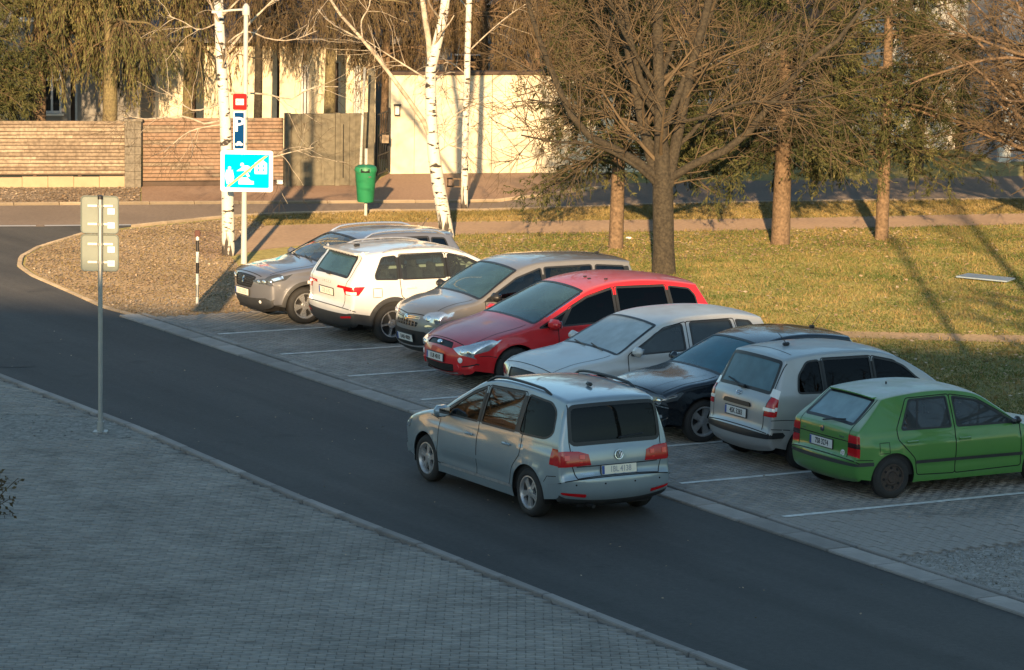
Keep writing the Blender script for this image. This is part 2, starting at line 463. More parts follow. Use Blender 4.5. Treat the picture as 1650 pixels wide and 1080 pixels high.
    def stud(s, mb, p, n, r, d, seg=12, dome=True):
        M = s.frame_at(p, n); o = MB().lathe([(r, -.01), (r, d * .5), (r * .8, d * .85), (r * .35, d), (.001, d)] if dome else [(r, -.01), (r, d), (.001, d)], seg, 'z').xform(M)
        mb.add(o.v, o.f); return mb
    def wheels(s, root, spokes=5, style='single', rim='rim_silver', cap='rim_silver', dark='rim_dark', steer=0.):
        rr = s.rim_r; rw = s.rw; tw = s.tw
        tyre = MB().lathe([(rr, tw * .5 - .012), (rr + .012, tw * .5), (rw - .055, tw * .5 + .004), (rw - .022, tw * .5 - .012), (rw - .004, tw * .5 - .04), (rw, tw * .25), (rw, -tw * .25), (rw - .004, -tw * .5 + .04), (rw - .022, -tw * .5 + .012), (rw - .055, -tw * .5), (rr, -tw * .5 + .012)], 36, 'y', closed=True)
        hub = MB().lathe([(.04, -tw * .4), (rr - .01, -tw * .4), (rr - .01, tw * .16), (.04, tw * .16)], 24, 'y')
        rm = MB().lathe([(rr + .004, tw * .5 - .006), (rr - .012, tw * .5 - .004), (rr - .028, tw * .5 - .03), (rr - .03, tw * .1), (rr - .006, tw * .1), (rr + .002, tw * .5 - .03)], 36, 'y', closed=True)
        yo = tw * .5 - .028
        if style == 'steel':
            rm.lathe([(rr - .02, tw * .38), (rr - .05, tw * .26), (rr * .62, tw * .40), (rr * .5, tw * .44), (.07, tw * .38), (.06, tw * .46), (.001, tw * .46)], 28, 'y')
            holes = MB()
            for k in range(8):
                a = 2 * math.pi * k / 8; holes.add(*[(lambda q: (q.v, q.f))(MB().lathe([(.020, 0), (.020, .012), (.001, .012)], 8, 'y', c=(rr * .74 * math.cos(a), tw * .33, rr * .74 * math.sin(a))))][0])
        else:
            for k in range(spokes):
                a = 2 * math.pi * (k + .25) / spokes
                offs = (0,) if style == 'single' else (-.16, .16)
                for da in offs:
                    b = a + da * (5 / spokes) * .9
                    c0 = Vector((math.cos(a + da * .9) * .05, 0, math.sin(a + da * .9) * .05)); c1 = Vector((math.cos(b) * (rr - .014), 0, math.sin(b) * (rr - .014)))
                    w0, w1 = (.030, .046) if style == 'single' else (.017, .021)
                    if s.__dict__.get('spoke_w'): w0, w1 = s.spoke_w
                    d = (c1 - c0).normalized(); p = Vector((-d.z, 0, d.x)); vs = []
                    for c, w, y in ((c0, w0, yo + .004), (c1, w1, yo - .002)):
                        vs += [c + p * w + Vector((0, y - .035, 0)), c + p * w * .8 + Vector((0, y, 0)), c - p * w * .8 + Vector((0, y, 0)), c - p * w + Vector((0, y - .035, 0))]
                    rm.add(vs, [(0, 1, 5, 4), (1, 2, 6, 5), (2, 3, 7, 6), (3, 0, 4, 7)])
            rm.lathe([(.075, yo - .04), (.072, yo - .002), (.055, yo + .006), (.030, yo + .004), (.028, yo + .010), (.001, yo + .011)], 20, 'y')
        proto = None; out = []
        for ax in (s.xr, s.xf):
            for sg in (1, -1):
                yy = sg * (s.W / 2 - tw / 2 - .025)
                if proto is None:
                    w = hub.build('wheel', dark, root); t = tyre.build('tyre', 'rubber', w, True); r = rm.build('rim', rim, w, True)
                    if style == 'steel': holes.build('rim_hole', 'void', w)
                    proto = w
                else: w = copy_tree(proto, root)
                w.location = (ax, yy, s.rw); w.rotation_euler = (0, random.uniform(0, 6), (0 if sg > 0 else math.pi) + (steer if ax == s.xf else 0)); out.append(w)
        # wheel arch liners and the dark floor
        ln = MB()
        for ax in (s.xr, s.xf):
            for sg in (1, -1):
                ang = np.linspace(-.25, math.pi + .25, 18); R1 = s.Ra + .012; vs = []; fs = []
                for a in ang:
                    for y in (s.W / 2 - .06, s.W / 2 - .34): vs.append((ax + R1 * math.cos(a), sg * y, s.rw + R1 * math.sin(a)))
                fs = [(2 * i, 2 * i + 1, 2 * i + 3, 2 * i + 2) for i in range(len(ang) - 1)]
                fs += [tuple(2 * i + 1 for i in range(len(ang)))]
                ln.add(vs, fs)
        x0, x1 = .18, s.L - .18
        ln.box(((x0 + x1) / 2, 0, .27), (x1 - x0, s.W - .72, .12)); ln.box(((s.xr + s.xf) / 2, 0, .26), (s.xf - s.xr - 2 * s.Ra - .03, s.W - .16, .12))
        ln.box((.32, 0, .33), (.3, s.W - .5, .12)); ln.box((s.L - .36, 0, .33), (.3, s.W - .55, .12))
        ln.build('underbody', 'void', root)
        return out
    def interior(s, root, colr='trim_dark', seatcol='seat_dark'):
        c = s.names; xc = s.D[c['cowl'], 0]; zb = (s.b0 + s.b1) / 2
        # lining: inner faces of the sides and the roof
        V = []; Fc = []
        for sg in (1, -1):
            xs = np.linspace(.35, xc - .02, 14); zs = np.linspace(.30, zb - .02, 4); o = len(V)
            for x in xs:
                for z in zs: V.append(Vector((x, sg * (s.ys(x, z) - .05), z)))
            for i in range(13):
                for j in range(3): Fc.append((o + i * 4 + j, o + i * 4 + 4 + j, o + i * 4 + 5 + j, o + i * 4 + 1 + j))
        o = len(V); us = np.linspace(s.U[c['header']] + .03, s.U[c['roofend']] - .02, 12); ts = np.linspace(-.9, .9, 7)
        for u in us:
            for t in ts: V.append(s.strip(u, t) - s.strip_n(u, t) * .03)
        for i in range(11):
            for j in range(6): Fc.append((o + i * 7 + j, o + i * 7 + 7 + j, o + i * 7 + 8 + j, o + i * 7 + 1 + j))
        mesh_obj('lining', V, Fc, colr, root)
        hwc = s.W / 2 - .12
        zk = s.D[c['cowl'], 1]; MB().box((xc - .16, 0, zk - .24), (.46, 2 * hwc - .06, .26), bev=.10).box((xc - .04, 0, zk - .14), (.30, 2 * hwc - .20, .05), bev=.02).build('dashboard', colr, root, True)
        MB().box(((.5 + xc) / 2, 0, .33), (xc - .45, 2 * hwc, .05)).box((.45, 0, .62), (.35, 2 * hwc - .1, .5)).build('cabin_floor', colr, root)
        def seat(x, y, w):
            q = MB(); rk = Matrix.Rotation(-.22, 3, 'Y')
            q.box((x, y, .52), (.50, w, .16), bev=.05); q.box((x - .27, y, .83), (.14, w, .62), rot=rk, bev=.05); q.box((x - .37, y, 1.20), (.09, .26, .17), rot=rk, bev=.035); q.box((x - .345, y, 1.10), (.02, .12, .12), rot=rk)
            q.build('seat', seatcol, root, True)
        xs = s.xf - 1.28
        for sg in (1, -1): seat(xs, sg * .36, .50)
        q = MB(); rk = Matrix.Rotation(-.22, 3, 'Y'); xb = xs - .92
        q.box((xb, 0, .52), (.48, 1.26, .16), bev=.05); q.box((xb - .27, 0, .83), (.14, 1.26, .56), rot=rk, bev=.05)
        for y in (-.42, 0, .42): q.box((xb - .36, y, 1.14), (.09, .24, .15), rot=rk, bev=.035)
        q.build('rear_bench', seatcol, root, True)
        st = MB(); cst = Vector((xs + .42, .36, zb - .02)); tl = Matrix.Rotation(-1.1, 3, 'Y'); ring = []
        for a in np.linspace(0, 2 * math.pi, 17): ring.append(cst + tl @ Vector((.18 * math.cos(a), .18 * math.sin(a), 0)))
        st.tube(ring, .014, 6, False); st.box(cst, (.3, .05, .02), rot=tl); st.build('steering_wheel', 'black_plastic', root, True)
    def mirrors(s, root, x, z, m='paint', size=(.13, .20, .14), black=False):
        for sg in (1, -1):
            p = s.side(x, z, sg); c = p + Vector((.02, sg * .12, .06))
            o = MB().box((0, 0, 0), size, bev=.05).build('wing_mirror', s.mats.get(m, m), root, True); o.location = c; o.rotation_euler = (0, 0, sg * .12)
            MB().box((-size[0] / 2 - .002, 0, 0), (.006, size[1] - .05, size[2] - .05), bev=.02).build('mirror_glass', 'mirror_glass', o)
            MB().box((.0, -sg * .10, -.055), (.06, .10, .03), bev=.012).build('mirror_arm', 'black_plastic', o)
    def handles(s, root, spots, m='paint'):
        for x, z in spots:
            for sg in (1, -1):
                p = s.side(x, z, sg); n = s.side_n(x, z, sg)
                o = MB().box((0, sg * .022, 0), (.19, .018, .030), bev=.008).box((.075, sg * .010, 0), (.03, .02, .026)).box((-.075, sg * .010, 0), (.03, .02, .026)).build('door_handle', s.mats.get(m, m), root, True)
                o.location = p
                d = [q for q in s.objs if q[0] == 'door' and np.sign(q[2]) == sg]
                if d:
                    best = min(d, key=lambda q: abs(np.mean([v.co.x for v in s.objs[q].data.vertices]) - x)); o.parent = s.objs[best]
    def seams(s, root, strip_items=(), extra=()):
        it = []
        for name, mt, pl, off, inst in s.side_polys:
            if name == 'door':
                for sg in (1, -1): it.append((sg, pl, .014, .0015, True))
        for pl, cl in extra:
            for sg in (1, -1): it.append((sg, subdiv(s.zz(pl), .07, cl), .010, .0015, cl))
        s.side_ribbons(it, 'seam', 'panel_gap', root)
        it = []
        for name, mt, pl, off, inst in s.side_polys:
            if name in ('window', 'quarter_window'):
                for sg in (1, -1): it.append((sg, pl, .028, .002, True))
        s.side_ribbons(it, s.__dict__.get('trim', 'black_plastic'), 'window_trim', root)
        it = []
        for name, mt, sg, off, pl in s.strip_polys:
            q = [(p[0], p[1] / .8) for p in pl]
            if name in ('windscreen', 'rear_window'): it.append((q, .05, .002, True))
        s.strip_ribbons(it, 'black_plastic', 'glass_seal', root)
        it = []
        for dom, pl, cl in strip_items:
            it.append((subdiv(s.conv(dom, pl), .06, cl), .014, .0015, cl))
        if it: s.strip_ribbons(it, 'seam', 'panel_gap', root)
    def rails(s, root, x0, x1, m='black_plastic', inset=.05, h=.045, r=.016):
        for sg in (1, -1):
            pts = []; n = 14
            for i in range(n + 1):
                x = x0 + (x1 - x0) * i / n; k = np.argmin(np.abs(s.ex - x)); z = s.T(x, 0.); y = sg * (s.ys(x, z) - inset)
                f = min(1, min(i, n - i) / 1.6); pts.append((x, y, z + .008 + (s.fil + h) * f * 1.0))
            MB().tube(pts, r, 8).build('roof_rail', m, root, True)
    def wiper(s, root, p0, p1, m='black_plastic', dom=None):
        q = MB(); q.tube([p0, (p0 + p1) / 2 + Vector((0, 0, .012)), p1], .012, 6); q.build('wiper', m, root, True)

def place(root, car, px, py, heading, axle, sg, zg=.036):
    """put the tyre's outer contact point (axle x, side sg) on the ground point under pixel px,py"""
    a = R(heading); f = Vector((math.cos(a), math.sin(a), 0)); l = Vector((-f.y, f.x, 0))
    g = G(px, py, zg); root.location = g - f * axle - l * sg * (car.W / 2 - .10); root.rotation_euler = (0, 0, a)

def paint(name, c, metal=.0, rough=.35, coat=1., dust=None, flake=True):
    m = mat(name, c, rough, metal, coat, noise=(2.2, .5), color2=dust or tuple(v * .88 for v in c), coat_rough=.06)
    return m

# ================================================================ ground
def V2(v): return Vector((v.x, v.y, 0))
KA = Vector((.490, -.8717, 0)).normalized(); KN = Vector((-KA.y, KA.x, 0)); KO = V2(G(350, 563))
def kf(s, d, z=0.): q = KO + KA * s + KN * d; return Vector((q.x, q.y, z))       # bay frame: s along the kerb, d into the bays
def kinv(p): q = V2(p) - KO; return q.dot(KA), q.dot(KN)
def sheet(name, pts, z, m, kind='structure', parent=None):
    o = mesh_obj(name, [(p[0], p[1], z) for p in pts], [tuple(range(len(pts)))], m, parent)
    bm = bmesh.new(); bm.from_mesh(o.data); bmesh.ops.triangulate(bm, faces=bm.faces[:]); bmesh.ops.recalc_face_normals(bm, faces=bm.faces[:])
    if bm.faces[0].normal.z < 0: bmesh.ops.reverse_faces(bm, faces=bm.faces[:])
    bm.to_mesh(o.data); bm.free()
    if kind: o['kind'] = kind
    return o
def asphalt_mat(name, c1, c2, rough=.8, wear=0.):
    """worn asphalt: broad tone changes, stains and, where traffic runs, streaks along the lane"""
    m = mat(name, c1, rough, noise=(.35, .45), color2=c2, bump=(60, .25), noise3=(14, .8, 1.2), dif=1.)
    nt = m.node_tree; n = nt.nodes; l = nt.links; b = n['Principled BSDF']; src = b.inputs['Base Color'].links[0].from_socket; tc = n.new('ShaderNodeTexCoord')
    def layer(src, scale, rot, nscale, lo, hi, v0, v1):
        mp = n.new('ShaderNodeMapping'); mp.vector_type = 'TEXTURE'; mp.inputs['Scale'].default_value = scale; mp.inputs['Rotation'].default_value = (0, 0, rot); l.new(tc.outputs['Object'], mp.inputs[0])
        z = n.new('ShaderNodeTexNoise'); z.inputs['Scale'].default_value = nscale; z.inputs['Detail'].default_value = 7; z.inputs['Roughness'].default_value = .62; l.new(mp.outputs[0], z.inputs['Vector'])
        r = n.new('ShaderNodeMapRange'); r.inputs[1].default_value = lo; r.inputs[2].default_value = hi; r.inputs[3].default_value = v0; r.inputs[4].default_value = v1; l.new(z.outputs['Fac'], r.inputs[0])
        h = n.new('ShaderNodeHueSaturation'); l.new(src, h.inputs['Color']); l.new(r.outputs[0], h.inputs['Value']); return h.outputs[0]
    if wear:
        src = layer(src, (16, 1.0, 1), math.atan2(-.8717, .490), 1.3, .35, .68, 1 - .24 * wear, 1 + .28 * wear)     # wheel tracks
        src = layer(src, (1, 1, 1), .3, 1.1, .60, .70, 1., 1 - .40 * wear)                                        # dark stains
        src = layer(src, (1, 1, 1), 1.3, 3.2, .64, .72, 1., 1 + .45 * wear)                                       # pale scuffs
    l.new(src, b.inputs['Base Color']); return m
asphalt_mat('asphalt', (.026, .026, .0265), (.042, .041, .040), wear=1.); asphalt_mat('asphalt_street', (.085, .068, .056), (.125, .10, .082)); asphalt_mat('forecourt', (.125, .080, .056), (.18, .122, .088))  # street and forecourt browns have warm sunlight mixed into the colour
asphalt_mat('repair', (.021, .021, .022), (.030, .030, .031))
mat('soil', (.11, .085, .06), .95, noise=(1.2, .5), color2=(.17, .13, .09), bump=(30, .6), noise3=(9, .7, 1.3), dif=1.); mat('lawn_soil', (.12, .13, .04), .95, noise=(.5, .5), color2=(.22, .17, .065), bump=(30, .6), noise3=(7, .65, 1.35), dif=1.)
mat('path', (.15, .105, .075), .9, noise=(.8, .5), color2=(.20, .145, .10), noise3=(11, .8, 1.2), dif=1.); mat('verge_path', (.20, .145, .10), .9, noise=(1.2, .5), color2=(.16, .125, .07), noise3=(11, .75, 1.25), dif=1.)
mat('kerb', (.27, .26, .25), .85, noise=(5, .6), color2=(.19, .185, .18), bump=(40, .3), noise3=(2.1, .8, 1.2), dif=1.); mat('kerb_warm', (.34, .27, .19), .85, noise=(5, .6), color2=(.22, .18, .13), bump=(40, .3), dif=1.)
mat('line_white', (.80, .79, .76), .8, noise=(9, .35), color2=(.50, .49, .47)); mat('line_street', (.7, .66, .6), .8)
def paver_mat(name, c):
    m = mat(name, c, .85, noise=(.45, .4), color2=tuple(v * .70 for v in c), bump=(55, .2), noise3=(3.0, .86, 1.14), dif=.6); nt = m.node_tree; n = nt.nodes; l = nt.links; b = n['Principled BSDF']
    src = b.inputs['Base Color'].links[0].from_socket; ge = n.new('ShaderNodeNewGeometry'); mr = n.new('ShaderNodeMapRange'); mr.inputs[3].default_value = .90; mr.inputs[4].default_value = 1.10; l.new(ge.outputs['Random Per Island'], mr.inputs[0])
    h = n.new('ShaderNodeHueSaturation'); l.new(src, h.inputs['Color']); l.new(mr.outputs[0], h.inputs['Value'])
    tc = n.new('ShaderNodeTexCoord'); z = n.new('ShaderNodeTexNoise'); z.inputs['Scale'].default_value = .9; z.inputs['Detail'].default_value = 8; z.inputs['Roughness'].default_value = .7; l.new(tc.outputs['Object'], z.inputs['Vector']); r2 = n.new('ShaderNodeMapRange'); r2.inputs[1].default_value = .54; r2.inputs[2].default_value = .68; r2.inputs[3].default_value = 1.04; r2.inputs[4].default_value = .74; l.new(z.outputs['Fac'], r2.inputs[0])
    h2 = n.new('ShaderNodeHueSaturation'); l.new(h.outputs[0], h2.inputs['Color']); l.new(r2.outputs[0], h2.inputs['Value']); l.new(h2.outputs[0], b.inputs['Base Color']); return m
paver_mat('paver', (.285, .272, .248)); paver_mat('paver_bay', (.30, .282, .262)); mat('joint', (.125, .12, .11), .95)

gm = mesh_obj('ground', [(-700, -300, 0), (700, -300, 0), (700, 1500, 0), (-700, 1500, 0)], [(0, 1, 2, 3)], 'lawn_soil'); tag(gm, kind='structure')
far_kerb = [G(*p) for p in ((-500, 336), (0, 332), (460, 329), (800, 327))]
near_street = [G(*p) for p in ((210, 366), (300, 356), (400, 347), (600, 341), (800, 339), (1070, 330), (1270, 326), (1650, 321), (2300, 312))]
tip = [G(*p) for p in ((220, 512), (165, 497), (110, 472), (50, 446), (27, 430), (30, 414), (60, 398), (130, 377))]
left_edge = [G(*p) for p in ((-700, 470), (-300, 520), (0, 608), (120, 654), (240, 700), (370, 756), (500, 812), (600, 852), (700, 890), (850, 950), (1000, 1010), (1180, 1080), (1500, 1205))]
street_far = [G(*p) for p in ((2300, 268), (1650, 284), (1000, 296), (800, 327))]
road_pts = [kf(24, 0), kf(12, 0), kf(0, 0)] + tip + near_street + street_far + [far_kerb[2], far_kerb[1], far_kerb[0], G(-1200, 400)] + left_edge
ROAD = sheet('road', road_pts, .004, 'asphalt')
# the cross street is asphalt with warm sunlight painted into its brown
sheet('street', [G(-500, 366), G(60, 366), G(210, 363)] + [p + Vector((0, .05, 0)) for p in near_street[1:]] + street_far + [far_kerb[2], far_kerb[1], far_kerb[0]], .008, 'asphalt_street')
sheet('forecourt', [G(228, 330), G(460, 328.5), G(800, 326.5), G(1010, 295), G(1010, 279), G(628, 279), G(600, 297), G(228, 301)], .012, 'forecourt')
sheet('far_verge', [G(-500, 335), G(0, 331.5), G(226, 330), G(226, 301), G(-500, 303)], .012, 'soil')
# footpath across the lawn strip and the worn track behind the bays
PATH = [G(300, 378), G(430, 364), G(600, 359), G(800, 357), G(1250, 352), G(1650, 344), G(2200, 332), G(2200, 350), G(1650, 362), G(1250, 371), G(800, 377), G(600, 384), G(430, 402), G(330, 420)]
sheet('footpath', PATH, .006, 'path')
TRACK = [G(1200, 531), G(1400, 535), G(1650, 541), G(2000, 548), G(2000, 560), G(1650, 553), G(1400, 546), G(1200, 540)]
sheet('worn_track', TRACK, .006, 'verge_path')
# painted lines on the street
for a, b in (((-60, 365.5), (58, 364.8)), ((72, 364.7), (212, 363.4)),):
    p, q = G(*a), G(*b); d = (q - p).normalized(); n = Vector((-d.y, d.x, 0)) * .09
    o = sheet('street_line', [p - n, q - n, q + n, p + n], .014, 'line_street')
for kn in ('kerb', 'kerb_warm'):     # every stone its own tone
    n = MATS[kn].node_tree.nodes; l = MATS[kn].node_tree.links; b_ = n['Principled BSDF']; src = b_.inputs['Base Color'].links[0].from_socket; oi = n.new('ShaderNodeObjectInfo'); r_ = n.new('ShaderNodeMapRange'); r_.inputs[3].default_value = .78; r_.inputs[4].default_value = 1.18; l.new(oi.outputs['Random'], r_.inputs[0]); h_ = n.new('ShaderNodeHueSaturation'); l.new(src, h_.inputs['Color']); l.new(r_.outputs[0], h_.inputs['Value']); l.new(h_.outputs[0], b_.inputs['Base Color'])
# older repairs in the carriageway
for pts in (((-40, 584), (48, 583), (60, 592), (-40, 594))  ,): sheet('asphalt_repair', [G(*q) for q in pts], .009, 'repair')
# kerb stones -----------------------------------------------------------
def kerb_row(name, pts, w, h, m, step=1.0, side=1, z0=-.1, closed=False):
    """a row of kerb stones; returns the structure that parents every stone"""
    root = bpy.data.objects.new(name, None); link(root); tag(root, kind='structure')
    P = [V2(p) for p in pts]; L = [0]
    for i in range(len(P) - 1): L.append(L[-1] + (P[i + 1] - P[i]).length)
    def at(s):
        for i in range(len(P) - 1):
            if s <= L[i + 1] or i == len(P) - 2:
                f = (s - L[i]) / (L[i + 1] - L[i]); return P[i].lerp(P[i + 1], f)
    n = max(1, int(L[-1] / step)); base = None
    for i in range(n):
        a, b = at(L[-1] * i / n), at(L[-1] * (i + 1) / n); d = (b - a); ln = d.length; d.normalize()
        if base is None:
            t_ = MB().box((0, side * w / 2, (h + z0) / 2), (1, w, h - z0), bev=.012).build('kerb_stone', m, None); base = t_.data; bpy.data.objects.remove(t_)
        o = bpy.data.objects.new('kerb_stone', base); link(o, root); o.location = ((a + b) / 2) + Vector((0, 0, random.uniform(-.004, .004))); o.scale = ((ln - .022), 1, 1); o.rotation_euler = (0, 0, math.atan2(d.y, d.x) + random.uniform(-.002, .002))
    return root
kerb_row('bay_kerb', [kf(-4.2, 0), kf(0, 0), kf(23, 0)], .36, .036, 'kerb', 1.0, side=1); kerb_row('bay_edging', [kf(-4.2, .425), kf(0, .425), kf(23, .425)], .09, .040, 'kerb', 1.0, side=1); sheet('kerb_groove', [kf(-4.2, .30), kf(23, .30), kf(23, .45), kf(-4.2, .45)], .010, 'asphalt')
kerb_row('island_kerb', [kf(-4.2, 0)] + tip, .10, .03, 'kerb_warm', .5, side=-1)
kerb_row('footway_kerb', left_edge[2:], .13, .07, 'kerb', 1.0, side=-1)
kerb_row('street_kerb', near_street, .14, .05, 'kerb_warm', 1.0, side=-1)
kerb_row('far_street_kerb', [G(-200, 333), G(0, 331.5), G(460, 328.5), G(800, 326.5), G(1010, 300)], .15, .06, 'kerb_warm', 1.0, side=1)

# pavers -------------------------------------------------------------------
S0, S1 = kinv(G(240, 512))[0] + .15, kinv(G(1443, 897))[0]
def paver_field(name, inside, frame, s_rng, d_rng, m, lw=(.20, .10), gap=.005, top=.036, near=0):
    """pavers in running bond as real blocks; the ones that show largest are objects, the rest one joined part"""
    root = bpy.data.objects.new(name, None); link(root); tag(root, kind='structure')
    rows = np.arange(d_rng[0], d_rng[1], lw[1]); C = []
    for r, d in enumerate(rows):
        off = (r % 2) * lw[0] / 2
        s_ = np.arange(s_rng[0] + off, s_rng[1], lw[0]); C.append(np.c_[s_ + lw[0] / 2, np.full(len(s_), d + lw[1] / 2)])
    C = np.vstack(C); W3 = np.array([tuple(frame(s, d)) for s, d in C]); ok = inside(W3[:, :2]); C = C[ok]; W3 = W3[ok]
    ax = np.array(tuple(frame(1, 0) - frame(0, 0)))[:2]; ay = np.array(tuple(frame(0, 1) - frame(0, 0)))[:2]
    n = len(C); hx, hy = lw[0] / 2 - gap / 2, lw[1] / 2 - gap / 2; b = .004
    loc = np.array([(-hx, -hy, -.03), (hx, -hy, -.03), (hx, hy, -.03), (-hx, hy, -.03), (-hx + b, -hy + b, 0), (hx - b, -hy + b, 0), (hx - b, hy - b, 0), (-hx + b, hy - b, 0)])
    fc = np.array([(4, 5, 6, 7), (0, 1, 5, 4), (1, 2, 6, 5), (2, 3, 7, 6), (3, 0, 4, 7)])
    order = np.argsort(np.hypot(W3[:, 0], W3[:, 1])); vis = [i for i in order if abs(W3[i, 0] / W3[i, 1]) < .155 and W3[i, 1] > 33.6][:near]; visset = set(vis)
    rest = np.array([i for i in range(n) if i not in visset])
    tz = np.random.normal(0, .0022, n); tx, ty = np.random.normal(0, .005, n), np.random.normal(0, .008, n)
    Vv = loc[None, :, :].repeat(len(rest), 0); zz = Vv[:, :, 2] + top + tz[rest, None] + Vv[:, :, 0] * tx[rest, None] + Vv[:, :, 1] * ty[rest, None]
    xy = W3[rest][:, None, :2] + Vv[:, :, 0:1] * ax + Vv[:, :, 1:2] * ay
    Vv = np.dstack([xy, zz]).reshape(-1, 3); Fq = (fc[None] + 8 * np.arange(len(rest))[:, None, None]).reshape(-1, 4)
    o = fast_mesh('paver_bed', Vv, Fq, m, root); o['kind'] = 'stuff'
    pm = None; ang = math.atan2(ax[1], ax[0])
    for i in vis:
        if pm is None:
            me = mesh_obj('paver', loc, [tuple(f) for f in fc], m, root); pm = me.data; q = me
        else: q = bpy.data.objects.new('paver', pm); link(q, root)
        q.location = (W3[i, 0], W3[i, 1], top + tz[i]); q.rotation_euler = (tx[i] * .8, -ty[i] * .5, ang)
    return root
bay_in = lambda P: np.ones(len(P), bool)
paver_field('bay_paving', bay_in, lambda s, d: kf(s, d), (S0, S1), (.52, 5.45), 'paver_bay', near=290)
sheet('bay_bed', [kf(S0, .53), kf(S1, .53), kf(S1, 5.46), kf(S0, 5.46)], .014, 'joint')
foot_poly = np.array([(p.x, p.y) for p in left_edge[2:]] + [(7, 31), (-12, 31), (-12, 54)])
soil_patch = [G(-60, 672), G(60, 672), G(150, 677), G(222, 690), G(246, 706), G(150, 711), G(60, 713), G(-60, 713)]
soil_np = np.array([(p.x, p.y) for p in soil_patch])
mat('patch_soil', (.30, .28, .25), .95, noise=(5, .5), color2=(.21, .195, .17), bump=(30, .8), noise3=(14, .6, 1.3))
# shrink the footway so that its kerb fits
def foot_in(P):
    ok = pip(P, foot_poly) & ~pip(P, soil_np)
    for i in range(len(foot_poly) - 4):
        a, b = foot_poly[i], foot_poly[i + 1]; d = b - a; L2 = (d * d).sum(); t = np.clip(((P - a) @ d) / L2, 0, 1); dist = np.linalg.norm(P - (a + t[:, None] * d), axis=1); ok &= dist > .17
    return ok
paver_field('footway_paving', foot_in, lambda s, d: Vector((s, d, 0)), (-12, 6.5), (32.2, 54), 'paver', near=290)
sheet('footway_bed', [(p[0], p[1]) for p in foot_poly], .014, 'joint'); sheet('soil_patch', soil_patch, .030, 'patch_soil')
# bay lines: rows of white pavers painted as thin strips
for k in range(-0, 8):
    s = -1.33 + 2.485 * k; o = mesh_obj('bay_line', [kf(s - .05, .62, .043), kf(s + .05, .62, .043), kf(s + .05, 5.2, .043), kf(s - .05, 5.2, .043)], [(0, 1, 2, 3)], 'line_white'); tag(o, kind='structure')
sheet('frost_patch', [kf(S1, .28), kf(S1 + 9, .28), kf(S1 + 9, 7), kf(S1, 5.5)], .012, mat('frost_soil', (.24, .22, .195), .95, noise=(3, .5), color2=(.36, .34, .315), bump=(30, .8), noise3=(14, .6, 1.35)))

# ================================================================ vegetation helpers
def tubes(P, Rd, n=4):
    """P (B,k,3) polylines, Rd (B,k) radii -> verts, quads"""
    B, k, _ = P.shape; d = np.gradient(P, axis=1); d /= np.linalg.norm(d, axis=2, keepdims=True) + 1e-9
    ref = np.where(np.abs(d[:, :1, 2:3]) > .9, np.array([1., 0, 0]), np.array([0, 0, 1.])); ref = np.broadcast_to(ref, d.shape)
    a = np.cross(d, ref); a /= np.linalg.norm(a, axis=2, keepdims=True) + 1e-9; b = np.cross(d, a)
    th = 2 * np.pi * np.arange(n) / n
    V = P[:, :, None, :] + Rd[:, :, None, None] * (a[:, :, None, :] * np.cos(th)[None, None, :, None] + b[:, :, None, :] * np.sin(th)[None, None, :, None])
    idx = np.arange(B * k * n).reshape(B, k, n); i0 = idx[:, :-1, :]; i1 = idx[:, 1:, :]
    Fq = np.stack([i0, np.roll(i0, -1, 2), np.roll(i1, -1, 2), i1], -1).reshape(-1, 4)
    return V.reshape(-1, 3), Fq
def unit(v): return v / (np.linalg.norm(v, axis=-1, keepdims=True) + 1e-9)
def grow(P, Rd, per, t0, t1, length, ang, up=0., wig=.12, curve=0., k=6, r=.35, rmin=.004, rng=np.random, taper=.35, lentip=.5, azim=None):
    """children of the polylines P: per each (may be fractional), starting between t0 and t1 of the parent"""
    B, kk, _ = P.shape; cnt = rng.poisson(per, B) if per < 3 else np.full(B, int(per)); own = np.repeat(np.arange(B), cnt); n = len(own)
    if n == 0: return np.zeros((0, k, 3)), np.zeros((0, k))
    t = t0 + (t1 - t0) * rng.rand(n); x = t * (kk - 1); i = np.minimum(x.astype(int), kk - 2); f = (x - i)[:, None]
    st = P[own, i] * (1 - f) + P[own, i + 1] * f; tg = unit(P[own, i + 1] - P[own, i]); rp = Rd[own, i] * (1 - f[:, 0]) + Rd[own, i + 1] * f[:, 0]
    rv = unit(rng.normal(size=(n, 3))); pp = unit(rv - tg * (rv * tg).sum(1, keepdims=True)); a = np.radians(rng.normal(ang, ang * .22, n))[:, None]
    d = unit(tg * np.cos(a) + pp * np.sin(a) + np.array([0, 0, up])); L = length * (.55 + .7 * rng.rand(n)) * (1 - (1 - lentip) * t)
    out = np.zeros((n, k, 3)); out[:, 0] = st; step = (L / (k - 1))[:, None]
    for j in range(1, k):
        out[:, j] = out[:, j - 1] + d * step; d = unit(d + rng.normal(0, wig, (n, 3)) + np.array([0, 0, curve]))
    r0 = np.maximum(rp * r, rmin); rad = r0[:, None] * np.linspace(1, taper, k)[None]
    return out, np.maximum(rad, rmin * .6)
def limb(pts, r0, r1, k=10, wob=0.):
    P = np.array([tuple(p) for p in pts], float); D, _ = catmull(P, 6); L = np.r_[0, np.cumsum(np.linalg.norm(np.diff(D, axis=0), axis=1))]
    s = np.linspace(0, L[-1], k); Q = np.c_[[np.interp(s, L, D[:, j]) for j in range(3)]].T; Q[1:] += np.random.normal(0, wob, Q[1:].shape)
    return Q[None], np.linspace(r0, r1, k)[None]
def cat(*a): return np.vstack([x for x in a if len(x)])
